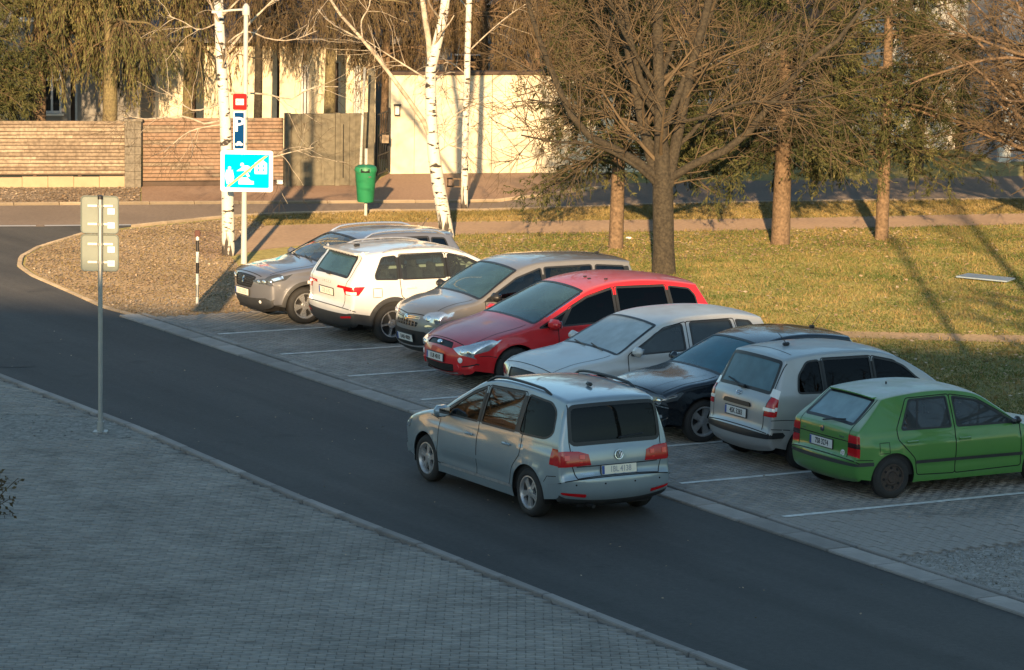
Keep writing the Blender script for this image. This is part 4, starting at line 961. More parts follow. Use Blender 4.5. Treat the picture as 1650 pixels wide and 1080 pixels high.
# ------------------------------------------------------------ 3 silver compact van
def silver_van():
    c = Car(L=4.03, W=1.74, H=1.63, xr=.70, xf=3.30, rw=.302, tw=.185, rim_r=.19, b0=1.00, b1=.92, tum=.28, tr=.10, Ra=.35, flare=.022,
        prof=[(3.9, .22, .1), (3.98, .33, .16), (4.02, .48, .18), (3.98, .64, .15), (3.9, .75, .1), (3.8, .82, .07, 'hood'), (3.5, .92, .05), (3.1, 1.02, .05, 'cowl'), (2.7, 1.28, .05), (2.25, 1.52, .05, 'header'), (1.9, 1.595, .04), (1.4, 1.62, .04), (.85, 1.605, .04), (.50, 1.565, .04, 'roofend'), (.42, 1.545, .04), (.38, 1.51, .05, 'rgt'), (.27, 1.28, .05), (.16, 1.05, .05, 'rgb'), (.10, .97, .06), (.07, .82, .06), (.055, .62, .07), (.01, .56, .10), (.0, .46, .11), (.03, .33, .11), (.12, .24, .09)],
        mats={'paint': frosted_paint('paint_pale_silver', (.42, .43, .43), (.42, .50, .53), .6, .4)})
    c.side_regions = [('window', 'glass_privacy', [(2.75, .98), (1.86, .93), (1.86, 'T'), (2.2, 'T'), (2.36, 'T')], -.006, .04, 1), ('window', 'glass_privacy', [(1.80, .93), (1.06, .93), (1.02, 1.06), (1.02, 'T'), (1.80, 'T')], -.006, .03, 2), ('quarter_window', 'glass_privacy', [(.97, 1.06), (.56, 1.07), (.60, 1.30), (.76, 'T'), (.97, 'T')], -.006, .06, 3),
        ('pillar_trim', 'black_plastic', [(2.72, .985), (1.86, .94), (1.06, .94), (.98, 1.06), (.90, 1.07), (.90, 'T'), (2.2, 'T'), (2.34, 'T')], .0005, .03, 9),
        ('lamp_lens', 'lens_white', [(-.1, 1.05), (.262, 1.05), (.275, 1.145), (-.1, 1.145)], .0045, 0, 8), ('lamp_lens', 'lens_white', [(-.1, .845), (.210, .845), (.222, .895), (-.1, .895)], .0045, 0, 9), ('tail_light', 'lens_red', [(-.1, .77), (.20, .77), (.235, .95), (.285, 1.155), (-.1, 1.155)], .004, 0, 0),
        ('headlight', 'lamp_silver', [(3.6, .6), (4.3, .6), (4.3, .82), (3.55, .8)], .003, 0, 4),
        ('bumper_strip', 'black_plastic', [(-.1, .46), (.30, .47), (.33, .51), (.30, .55), (-.1, .55)], .008, 0, 5),
        ('door', 'paint', [(2.83, .32), (1.83, .30), (1.83, ('T', .015)), (2.2, ('T', .015)), (2.82, .98)], 0, .04, 1), ('door', 'paint', [(1.83, .30), (1.14, .32), (1.06, .60), (.98, .74), (.99, ('T', .015)), (1.83, ('T', .015))], 0, .04, 2)]
    c.strip_regions = [screen('glass_dark'), ('rear_window', 'glass_frost_thin', 'R', [(-.63, 1.085), (.63, 1.085), (.59, 1.50), (-.59, 1.50)], -.003, False, .05),
        ('lamp_lens', 'lens_white', 'R', [(.64, 1.05), (.95, 1.05), (.95, 1.15), (.64, 1.15)], .0045, True, 0), ('lamp_lens', 'lens_white', 'R', [(.60, .845), (.95, .845), (.95, .895), (.60, .895)], .0045, True, 0), ('tail_light', 'lens_red', 'R', [(.625, .77), (.95, .77), (.95, 1.15), (.70, 1.15)], .004, True, .02),
        ('bumper_strip', 'black_plastic', 'R', [(-.95, .455), (.95, .455), (.95, .555), (-.95, .555)], .008, False, 0), ('plate_hood', 'black_plastic', 'R', [(-.34, .845), (.34, .845), (.31, .905), (-.31, .905)], .02, False, .03),
        ('headlight', 'lamp_silver', 'F', [(.42, .6), (.95, .6), (.95, .82), (.48, .76)], .003, True, 0), ('grille', 'grille', 'F', [(-.4, .62), (.4, .62), (.4, .74), (-.4, .74)], -.012, False, .03),
        ('tailgate', 'paint', 'R', [(-.62, .60), (.62, .60), (.625, .8), (.68, 1.05), (.64, 1.54), (-.64, 1.54), (-.68, 1.05), (-.625, .8)], 0, False, .03), bumperR(.57), bonnet(), bumperF(.55)]
    root = thing('compact_van', 'pale silver compact van with misted rear window and black bumper strip', 'car', group=ROW)
    ob = c.mesh(root); c.interior(root); c.wheels(root, 7, 'single', rim='rim_silver'); c.spoke_w = None
    c.seams(root, [('R', [(.62, .60), (.625, .8), (.68, 1.05), (.64, 1.55)], False), ('R', [(-.62, .60), (-.625, .8), (-.68, 1.05), (-.64, 1.55)], False), ('R', [(-.85, .58), (.85, .58)], False)], extra=[([(.12, .72), (.34, .72), (.60, .70)], False), ([(.12, .60), (.40, .58)], False)])
    c.mirrors(root, 2.72, .97); c.handles(root, [(2.0, .90), (1.20, .92)])
    c.plate(root, 'R', .745, '4SK 3283', flat=True)
    p, n = c.on_end('R', .02, 1.0, .004); M = c.frame_at(p, n); q = MB(); ring = [(.06 * math.cos(a), .034 * math.sin(a), .004) for a in np.linspace(0, 2 * math.pi, 21)]; q.tube(ring, .006, 6, False); q.tube([(-.025, -.026, .004), (-.012, .026, .004)], .005, 5); q.tube([(.012, -.026, .004), (.025, .026, .004)], .005, 5); q.tube([(-.02, -.006, .004), (.02, .006, .004)], .005, 5); q.xform(M).build('badge', 'chrome', root, True)
    q = MB(); p0, _ = c.on_end('R', 0, 1.08, .03); p1, _ = c.on_end('R', .40, 1.15, .03); q.tube([p0, p1], .011, 6); q.box(p0, (.05, .16, .05), bev=.015); q.build('wiper', 'black_plastic', root)
    q = MB(); q.box((.86, 0, 1.63), (.11, .06, .045), bev=.018); q.tube([(.86, 0, 1.64), (.72, 0, 1.80)], .005, 5); q.build('aerial', 'black_plastic', root)
    c.strip_ribbons([([(c.U[c.names['roofend']] - .10 - .03 * (1 - abs(t)), t) for t in np.linspace(-.8, .8, 11)], .012, .002, False)], 'seam', 'panel_gap', root)
    place(root, c, 1296, 757, BAY, c.xr, -1)
    return root

# ------------------------------------------------------------ 4 black hatchback
def black_hatch():
    c = Car(L=3.99, W=1.73, H=1.47, xr=.70, xf=3.17, rw=.312, tw=.205, rim_r=.215, b0=.95, b1=.86, tum=.36, tf=.12, Ra=.36,
        prof=[(3.85, .19, .1), (3.94, .28, .18), (3.98, .42, .2), (3.97, .58, .18), (3.93, .70, .14), (3.86, .765, .09, 'hood'), (3.5, .865, .05), (2.88, .965, .05, 'cowl'), (2.5, 1.17, .06), (2.10, 1.36, .05, 'header'), (1.75, 1.44, .04), (1.3, 1.465, .04), (.95, 1.445, .04), (.62, 1.40, .04, 'roofend'), (.53, 1.38, .04), (.50, 1.34, .05, 'rgt'), (.32, 1.16, .06), (.12, .99, .06, 'rgb'), (.05, .88, .07), (.02, .7, .09), (0, .55, .1), (.02, .4, .1), (.08, .28, .1), (.15, .22, .08)],
        mats={'paint': paint('paint_black', (.012, .016, .022), .3, .25)})
    c.side_regions = [('window', 'glass_privacy', [(2.62, .93), (1.72, .95), (1.72, 'T'), (2.05, 'T'), (2.2, 'T')], -.006, .03, 1), ('window', 'glass_privacy', [(1.64, .95), (.95, .985), (.90, 1.06), (1.06, 'T'), (1.64, 'T')], -.006, .04, 2),
        ('headlight', 'lamp_dark', [(3.62, .64), (4.3, .54), (4.3, .73), (3.50, .75)], .003, 0, 4), ('tail_light', 'lens_red', [(-.1, .72), (.3, .76), (.25, .92), (-.1, .92)], .003, 0, 0),
        ('door', 'paint', [(2.70, .32), (1.68, .30), (1.68, ('T', .015)), (2.05, ('T', .015)), (2.69, .93)], 0, .04, 1), ('door', 'paint', [(1.68, .30), (1.12, .32), (1.04, .56), (.80, .80), (.80, 1.0), (1.02, ('T', .015)), (1.68, ('T', .015))], 0, .04, 2)]
    c.strip_regions = [screen('glass_sky'), ('rear_window', 'glass_dark', 'R', [(-.56, 1.0), (.56, 1.0), (.52, 1.31), (-.52, 1.31)], -.003, False, .05), ('tail_light', 'lens_red', 'R', [(.48, .72), (.9, .72), (.9, .92), (.48, .92)], .003, True, 0),
        ('headlight', 'lamp_dark', 'F', [(.38, .60), (.95, .63), (.95, .785), (.40, .735)], .003, True, .02), ('grille', 'grille', 'F', [(-.38, .58), (.38, .58), (.40, .72), (-.40, .72)], -.012, False, .03), ('air_intake', 'grille', 'F', [(-.55, .26), (.55, .26), (.52, .40), (-.52, .40)], -.015, False, .03),
        ('fog_light', 'lamp_silver', 'F', [(.60, .34), (.72, .34), (.72, .42), (.60, .42)], .002, True, .02),
        ('tailgate', 'paint', 'R', [(-.54, .60), (.54, .60), (.58, .95), (.57, 1.36), (-.57, 1.36), (-.58, .95)], 0, False, .03), bumperR(.58), bonnet(.84), bumperF(.55)]
    root = thing('hatchback', 'glossy black hatchback parked nose out beside the pale silver van', 'car', group=ROW)
    ob = c.mesh(root); c.interior(root); c.spoke_w = (.026, .030); c.wheels(root, 5, 'double', rim='rim_silver')
    c.seams(root, [('U' and ('U', 'hood', 'cowl'), [(.0, -.86), (.0, 0), (.0, .86)], False), (('U', 'hood', 'cowl'), [(.03, .86), (.97, .84)], False)])
    c.mirrors(root, 2.58, .92); c.handles(root, [(1.84, .80), (.98, .83)])
    for sg in (1, -1):
        d = [o for k, o in ob.items() if k[0] == 'headlight' and np.sign(k[2]) == sg][0]; q = MB()
        for y, r in ((.54, .042), (.68, .045)): c.stud(q, *c.on_end('F', sg * y, .665), r, .012)
        q.build('lamp_bulb', 'lamp_glass', d, True)
        c.strip_ribbons([(subdiv(c.conv('F', [(sg * .42, .592), (sg * .80, .583)]), .05, False), .014, .006, False)], 'lamp_glass', 'light_strip', d)
        c.side_ribbons([(sg, [(3.62, .70), (3.80, .665), (4.0, .62)], .012, .006, False)], 'lamp_glass', 'light_strip', d)
    c.strip_ribbons([(subdiv(c.conv('F', [(-.40, .725), (.40, .725)]), .06, False), .02, .004, False)], 'chrome', 'grille_trim', root)
    c.plate(root, 'F', .46, '3SM 7716')
    q = MB(); q.box((.80, 0, 1.44), (.09, .05, .04), bev=.015); q.tube([(.80, 0, 1.455), (.66, 0, 1.62)], .005, 5); q.build('aerial', 'black_plastic', root)
    # shark-like creases on the bonnet
    c.strip_ribbons([([(c.un('hood', 'cowl', f), sg * (.50 + .12 * f)) for f in np.linspace(.05, .93, 8)], .010, .003, False) for sg in (1, -1)], 'paint', 'bonnet_crease', root)
    place(root, c, 1130, 713, BAY + 180, c.xf, 1)
    return root

# ------------------------------------------------------------ 5 frosted silver estate
def frosted_estate():
    fx = lambda x: float(np.interp(x, [-1, 0, 1.04, 3.62, 4.57, 6], [-.8, 0, .80, 3.38, 4.20, 5.6]))
    shrink = lambda P: [(fx(p[0]), *p[1:]) for p in P]
    c = Car(L=4.20, W=1.77, H=1.46, xr=.80, xf=3.38, rw=.316, tw=.195, rim_r=.19, b0=.94, b1=.86, tum=.34, tf=.14, Ra=.36,
        prof=shrink([(4.42, .19, .1), (4.52, .29, .18), (4.57, .43, .2), (4.54, .58, .18), (4.48, .68, .14), (4.38, .745, .08, 'hood'), (4.0, .84, .05), (3.25, .955, .05, 'cowl'), (2.85, 1.17, .06), (2.45, 1.36, .05, 'header'), (2.1, 1.43, .04), (1.6, 1.46, .04), (1.0, 1.445, .04), (.5, 1.385, .04, 'roofend'), (.40, 1.36, .04), (.36, 1.33, .05, 'rgt'), (.24, 1.14, .05), (.11, .97, .05, 'rgb'), (.07, .88, .06), (.05, .68, .08), (0, .57, .1), (0, .44, .1), (.05, .3, .1), (.15, .22, .08)]),
        mats={'paint': frosted_paint('paint_frosty_silver', (.55, .55, .54), (.60, .65, .67), .85, .1)})
    c.trim = 'cladding'
    c.side_regions = [('window', 'glass_dusty', [(2.98, .92), (2.02, .94), (2.02, 'T'), (2.35, 'T'), (2.5, 'T')], -.006, .04, 1), ('window', 'glass_dusty', [(1.88, .94), (1.10, .96), (1.16, 'T'), (1.88, 'T')], -.006, .04, 2), ('quarter_window', 'glass_dusty', [(.98, .965), (.50, 1.0), (.62, 1.18), (.75, 'T'), (1.06, 'T')], -.006, .03, 3),
        ('headlight', 'lamp_dark', [(4.20, .62), (4.9, .54), (4.9, .72), (4.15, .72)], .003, 0, 4), ('tail_light', 'lens_red', [(-.1, .7), (.3, .74), (.28, .95), (-.1, .95)], .003, 0, 0),
        ('door', 'paint', [(3.05, .32), (1.96, .30), (1.95, ('T', .012)), (2.35, ('T', .012)), (3.04, .92)], 0, .04, 1), ('door', 'paint', [(1.96, .30), (1.48, .32), (1.40, .56), (1.05, .82), (1.02, .97), (1.10, ('T', .012)), (1.95, ('T', .012))], 0, .04, 2)]
    c.side_regions = [(q[0], q[1], shrink(q[2]), *q[3:]) for q in c.side_regions]
    c.strip_regions = [screen('glass_frost', .92, .04, .97), ('rear_window', 'glass_frost', 'R', [(-.58, 1.0), (.58, 1.0), (.54, 1.31), (-.54, 1.31)], -.003, False, .05), ('tail_light', 'lens_red', 'R', [(.55, .70), (.9, .70), (.9, .95), (.55, .95)], .003, True, 0),
        ('headlight', 'lamp_dark', 'F', [(.46, .54), (.9, .58), (.9, .76), (.46, .70)], .003, True, .02), ('grille', 'grille', 'F', [(-.36, .52), (.36, .52), (.40, .68), (-.40, .68)], -.012, False, .03), ('air_intake', 'grille', 'F', [(-.5, .27), (.5, .27), (.5, .38), (-.5, .38)], -.015, False, .03),
        ('tailgate', 'paint', 'R', [(-.56, .60), (.56, .60), (.6, .95), (.58, 1.36), (-.58, 1.36), (-.6, .95)], 0, False, .03), bumperR(.58), bonnet(.86), bumperF(.52)]
    root = thing('estate_car', 'silver estate car with its windscreen wholly covered in white frost', 'car', group=ROW)
    ob = c.mesh(root); c.interior(root); c.wheels(root, 6, 'single'); c.seams(root, [(('U', 'hood', 'cowl'), [(.03, .86), (.97, .84)], False), (('U', 'hood', 'cowl'), [(.03, -.86), (.97, -.84)], False), (('U', 'hood', 'cowl'), [(.01, -.86), (.01, 0), (.01, .86)], False)])
    c.mirrors(root, 2.68, .92); c.handles(root, [(1.88, .80), (1.00, .82)])
    c.plate(root, 'F', .44, '2S1 5508')
    q = MB()
    for y0, y1 in ((.55, .02), (-.05, -.58)):
        p0 = c.strip(c.un('cowl', 'header', -.02), y0); p1 = c.strip(c.un('cowl', 'header', .07), y1); q.tube([p0 + Vector((0, 0, .02)), p1 + Vector((0, 0, .025))], .010, 6)
    q.build('wiper', 'black_plastic', root)
    place(root, c, 953, 675, BAY + 180, c.xf, 1)
    return root

# ------------------------------------------------------------ 6 red family van
def red_van():
    c = Car(L=4.77, W=1.88, H=1.64, xr=.98, xf=3.83, rw=.335, tw=.225, rim_r=.22, b0=1.02, b1=.90, tum=.31, tf=.16, Ra=.385, flare=.022,
        prof=[(4.60, .19, .12), (4.71, .27, .2), (4.765, .42, .24), (4.76, .56, .24), (4.71, .68, .2), (4.60, .765, .13, 'hood'), (4.2, .89, .07), (3.55, 1.035, .06, 'cowl'), (3.0, 1.30, .07), (2.50, 1.515, .06, 'header'), (2.1, 1.60, .05), (1.6, 1.635, .05), (1.0, 1.60, .05), (.5, 1.525, .05, 'roofend'), (.40, 1.50, .05), (.38, 1.465, .05, 'rgt'), (.25, 1.26, .06), (.13, 1.05, .06, 'rgb'), (.08, .95, .07), (.05, .75, .09), (0, .6, .1), (0, .46, .1), (.05, .32, .1), (.15, .24, .08)],
        mats={'paint': frosted_paint('paint_red', (.60, .012, .016), (.45, .20, .24), .5)})
    c.side_regions = [('quarter_window', 'glass_privacy', [(3.42, .95), (3.06, .96), (2.86, 'T'), (3.0, 'T')], -.006, .03, 6), ('window', 'glass_privacy', [(3.00, .96), (2.02, .985), (2.02, 'T'), (2.5, 'T'), (2.80, 'T')], -.006, .03, 1), ('window', 'glass_privacy', [(1.94, .985), (1.0, 1.01), (1.05, 'T'), (1.94, 'T')], -.006, .03, 2), ('quarter_window', 'glass_privacy', [(.93, 1.01), (.46, 1.05), (.50, 1.30), (.60, 'T'), (.98, 'T')], -.006, .04, 3),
        ('pillar_trim', 'black_plastic', [(3.40, .955), (.60, 1.03), (.66, 'T'), (2.5, 'T'), (2.98, 'T')], .0005, .03, 9),
        ('headlight', 'lamp_silver', [(4.30, .64), (4.9, .50), (4.9, .84), (4.06, .82)], .003, .02, 4), ('tail_light', 'lens_red', [(-.1, .85), (.3, .86), (.35, 1.15), (-.1, 1.15)], .003, 0, 0),
        ('door', 'paint', [(3.10, .34), (1.98, .32), (1.98, ('T', .012)), (2.5, ('T', .012)), (2.86, ('T', .012)), (3.08, .95)], 0, .04, 1), ('door', 'paint', [(1.98, .32), (1.42, .34), (1.36, .60), (1.0, .86), (.96, 1.02), (1.02, ('T', .012)), (1.98, ('T', .012))], 0, .04, 2)]
    c.strip_regions = [screen('glass_blue', .91), ('rear_window', 'glass_privacy', 'R', [(-.62, 1.09), (.62, 1.09), (.58, 1.44), (-.58, 1.44)], -.003, False, .05), ('tail_light', 'lens_red', 'R', [(.60, .85), (.95, .85), (.95, 1.15), (.64, 1.15)], .003, True, 0),
        ('headlight', 'lamp_silver', 'F', [(.42, .665), (.58, .585), (.99, .60), (.99, .90), (.64, .775)], .003, True, .02), ('grille', 'grille', 'F', [(-.40, .655), (.40, .655), (.36, .735), (-.36, .735)], -.012, False, .03), ('air_intake', 'grille', 'F', [(-.42, .25), (.42, .25), (.46, .385), (-.46, .385)], -.015, False, .03),
        ('lower_lip', 'rim_silver', 'F', [(-.48, .213), (.48, .213), (.48, .235), (-.48, .235)], .004, False, 0),
        ('tailgate', 'paint', 'R', [(-.6, .62), (.6, .62), (.64, 1.0), (.62, 1.48), (-.62, 1.48), (-.64, 1.0)], 0, False, .03), bumperR(.6), bonnet(.84), bumperF(.6)]
    root = thing('family_van', 'bright red family van parked nose out with dark tinted side windows', 'car', group=ROW)
    ob = c.mesh(root); c.interior(root); c.wheels(root, 5, 'single')
    c.seams(root, [(('U', 'hood', 'cowl'), [(.03, .84), (.97, .82)], False), (('U', 'hood', 'cowl'), [(.03, -.84), (.97, -.82)], False), ('F', [(-.62, .755), (.62, .755)], False)], extra=[([(4.02, .50), (4.3, .56), (4.45, .56)], False)])
    c.mirrors(root, 3.20, .95, size=(.15, .24, .16)); c.handles(root, [(2.14, .86), (1.2, .89)])
    c.plate(root, 'F', .475, '1U8 4010')
    p, n = c.on_end('F', 0, .70, .0); M = c.frame_at(p, n); MB().lathe([(.045, 0), (.04, .012), (.001, .016)], 20, 'z').xform(M @ Matrix.Diagonal((1.5, .8, 1, 1))).build('badge', 'chrome', root, True)
    for sg in (1, -1):
        d = [o for k, o in ob.items() if k[0] == 'headlight' and np.sign(k[2]) == sg][0]; q = MB()
        for y, z, r in ((.62, .665, .042), (.76, .70, .05)): c.stud(q, *c.on_end('F', sg * y, z), r, .012)
        q.build('lamp_bulb', 'lamp_glass', d, True)
        q = MB(); c.stud(q, *c.on_end('F', sg * .60, .475), .045, .012); q.build('fog_light', 'lens_white', root, True)
        q = MB(); p, n = c.on_end('F', sg * .56, .31, .004); q.add(*(lambda m: (m.v, m.f))(MB().box((0, 0, 0), (.03, .12, .02), bev=.008).xform(c.frame_at(p, n) @ Matrix.Rotation(sg * .35, 4, 'Z')))); q.build('bumper_fin', c.mats['paint'], root, True)
        c.strip_ribbons([(subdiv(c.conv('F', [(sg * .62, .335), (sg * .92, .345)]), .05, False), .02, .003, False)], 'seam', 'bumper_slot', root)
    q = MB()
    for z in (.275, .305, .335, .36):
        pl = [c.on_end('F', y, z, -.006)[0] for y in np.linspace(-.42, .42, 9)]; q.tube(pl, .005, 4)
    q.build('intake_bars', 'cladding', root)
    for sg in (1, -1):   # bright A pillar edge
        c.strip_ribbons([([(c.un('cowl', 'header', f), sg * .955) for f in np.linspace(.25, .9, 6)], .02, .004, False)], 'chrome', 'pillar_trim', root)
    q = MB()
    for x, y in ((2.15, .1), (2.22, .35), (2.0, .5)): q.box((x, y, 1.605), (.06, .03, .02), bev=.006)
    q.build('roof_clip', 'black_plastic', root)
    place(root, c, 828, 628, BAY + 180, c.xf, 1)
    return root

# ------------------------------------------------------------ 7 grey beige mini van
def beige_van():
    c = Car(L=4.15, W=1.78, H=1.66, xr=.68, xf=3.29, rw=.316, tw=.205, rim_r=.21, b0=1.05, b1=.98, tum=.26, tf=.18, Ra=.36, flare=.02,
        prof=[(4.0, .19, .12), (4.09, .28, .2), (4.14, .44, .24), (4.15, .60, .24), (4.12, .76, .22), (4.05, .88, .17), (3.93, .955, .11, 'hood'), (3.62, 1.04, .07), (3.26, 1.10, .06, 'cowl'), (2.85, 1.35, .07), (2.45, 1.555, .06, 'header'), (2.1, 1.63, .04), (1.5, 1.655, .04), (.8, 1.635, .04), (.36, 1.59, .04, 'roofend'), (.26, 1.565, .04), (.25, 1.53, .05, 'rgt'), (.18, 1.32, .05), (.11, 1.10, .06, 'rgb'), (.06, 1.0, .07), (.03, .8, .08), (0, .6, .1), (0, .45, .1), (.05, .3, .1), (.15, .22, .08)],
        mats={'paint': paint('paint_grey_beige', (.23, .225, .22), .25, .38)})
    c.side_regions = [('window', 'glass_dark', [(3.10, 1.06), (2.02, 1.07), (2.02, 'T'), (2.5, 'T'), (2.62, 'T')], -.006, .04, 1), ('window', 'glass_dark', [(1.96, 1.07), (1.06, 1.08), (1.06, 'T'), (1.96, 'T')], -.006, .04, 2), ('quarter_window', 'glass_dark', [(.99, 1.08), (.40, 1.10), (.42, 'T'), (.99, 'T')], -.006, .05, 3),
        ('window_band', 'black_plastic', [(3.2, 1.03), (.33, 1.05), (.33, ('T', .02)), (2.5, ('T', .02)), (2.7, ('T', .02))], 0, .04, 7),
        ('headlight', 'lamp_silver', [(3.76, .76), (4.4, .68), (4.4, .93), (3.66, .90)], .003, 0, 4), ('tail_light', 'lens_red', [(-.1, .85), (.2, .86), (.2, 1.1), (-.1, 1.1)], .003, 0, 0), ('cladding', 'cladding', [(-.1, .1), (4.3, .1), (4.3, .42), (3.8, .36), (.2, .34), (-.1, .40)], .002, 0, 5),
        ('door', 'paint', [(3.12, .36), (1.98, .35), (1.98, 1.08), (3.12, 1.06)], 0, .04, 1), ('door', 'paint', [(1.98, .35), (1.12, .36), (1.04, .60), (1.00, .75), (1.00, 1.08), (1.98, 1.08)], 0, .04, 2)]
    c.strip_regions = [screen('glass_blue', .92), ('rear_window', 'glass_dark', 'R', [(-.6, 1.13), (.6, 1.13), (.58, 1.50), (-.58, 1.50)], -.003, False, .05), ('tail_light', 'lens_red', 'R', [(.6, .85), (.95, .85), (.95, 1.1), (.62, 1.1)], .003, True, 0),
        ('headlight', 'lamp_silver', 'F', [(.42, .80), (.62, .755), (.95, .79), (.95, 1.0), (.52, .92)], .003, True, .05), ('lower_lamp', 'lamp_glass', 'F', [(.52, .60), (.70, .59), (.74, .66), (.60, .70), (.50, .67)], .003, True, .04), ('grille', 'grille', 'F', [(-.33, .62), (.33, .62), (.36, .70), (-.36, .70)], -.010, False, .03), ('air_intake', 'black_plastic', 'F', [(-.62, .30), (.62, .30), (.54, .55), (-.54, .55)], .002, False, .06), ('cladding', 'cladding', 'F', [(-1, .1), (1, .1), (1, .40), (.7, .30), (-.7, .30), (-1, .40)], .002, False, 0),
        ('tailgate', 'paint', 'R', [(-.6, .62), (.6, .62), (.64, 1.0), (.62, 1.54), (-.62, 1.54), (-.64, 1.0)], 0, False, .03), bumperR(.6), bonnet(.82), bumperF(.56)]
    root = thing('mini_van', 'grey beige mini van with round-edged nose, chrome badge wing and black lower bumper', 'car', group=ROW)
    ob = c.mesh(root); c.interior(root, seatcol='seat_dark'); c.wheels(root, 5, 'single')
    c.seams(root, [(('U', 'hood', 'cowl'), [(.03, .82), (.97, .8)], False), (('U', 'hood', 'cowl'), [(.03, -.82), (.97, -.8)], False), ('F', [(-.62, .86), (0, .80), (.62, .86)], False)])
    c.mirrors(root, 2.98, 1.06, 'black_plastic'); c.handles(root, [(2.14, .95), (1.22, .96)], 'chrome')
    c.plate(root, 'F', .42, '1AN 4009')
    q = MB()
    for dz in (.0, .028): q.tube([c.on_end('F', y, .765 + dz - .035 * (1 - abs(y) / .36), .006)[0] for y in np.linspace(-.36, .36, 13)], .008, 5)
    q.build('badge_wing', 'chrome', root, True); p, n = c.on_end('F', 0, .745, .004); MB().lathe([(.055, 0), (.05, .012), (.001, .016)], 20, 'z').xform(c.frame_at(p, n)).build('badge', 'chrome', root, True)
    q = MB()
    for i in range(7): p, n = c.on_end('F', -.27 + .09 * i, .66, -.004); q.add(*(lambda m: (m.v, m.f))(MB().box((0, 0, 0), (.014, .07, .01)).xform(c.frame_at(p, n))))
    pl = [c.on_end('F', y, .66, -.003)[0] for y in np.linspace(-.33, .33, 7)]; q.tube(pl, .006, 4); q.build('grille_bars', c.mats['paint'], root)
    c.strip_ribbons([(subdiv(c.conv('F', [(-.78, .36), (-.62, .285), (.62, .285), (.78, .36)]), .05, False), .03, .010, False)], 'rim_silver', 'lower_lip', root)
    for sg in (1, -1):
        d = [o for k, o in ob.items() if k[0] == 'headlight' and np.sign(k[2]) == sg][0]; q = MB()
        for y, z, r in ((.56, .82, .05), (.72, .845, .055)): c.stud(q, *c.on_end('F', sg * y, z), r, .012)
        q.build('lamp_bulb', 'lamp_glass', d, True)
    q = MB(); q.tube([(.55, 0, 1.63), (.42, 0, 1.76)], .006, 5); q.box((.55, 0, 1.635), (.08, .04, .03), bev=.01); q.build('aerial', 'black_plastic', root)
    place(root, c, 764, 589, BAY + 180, c.xf, 1)
    return root

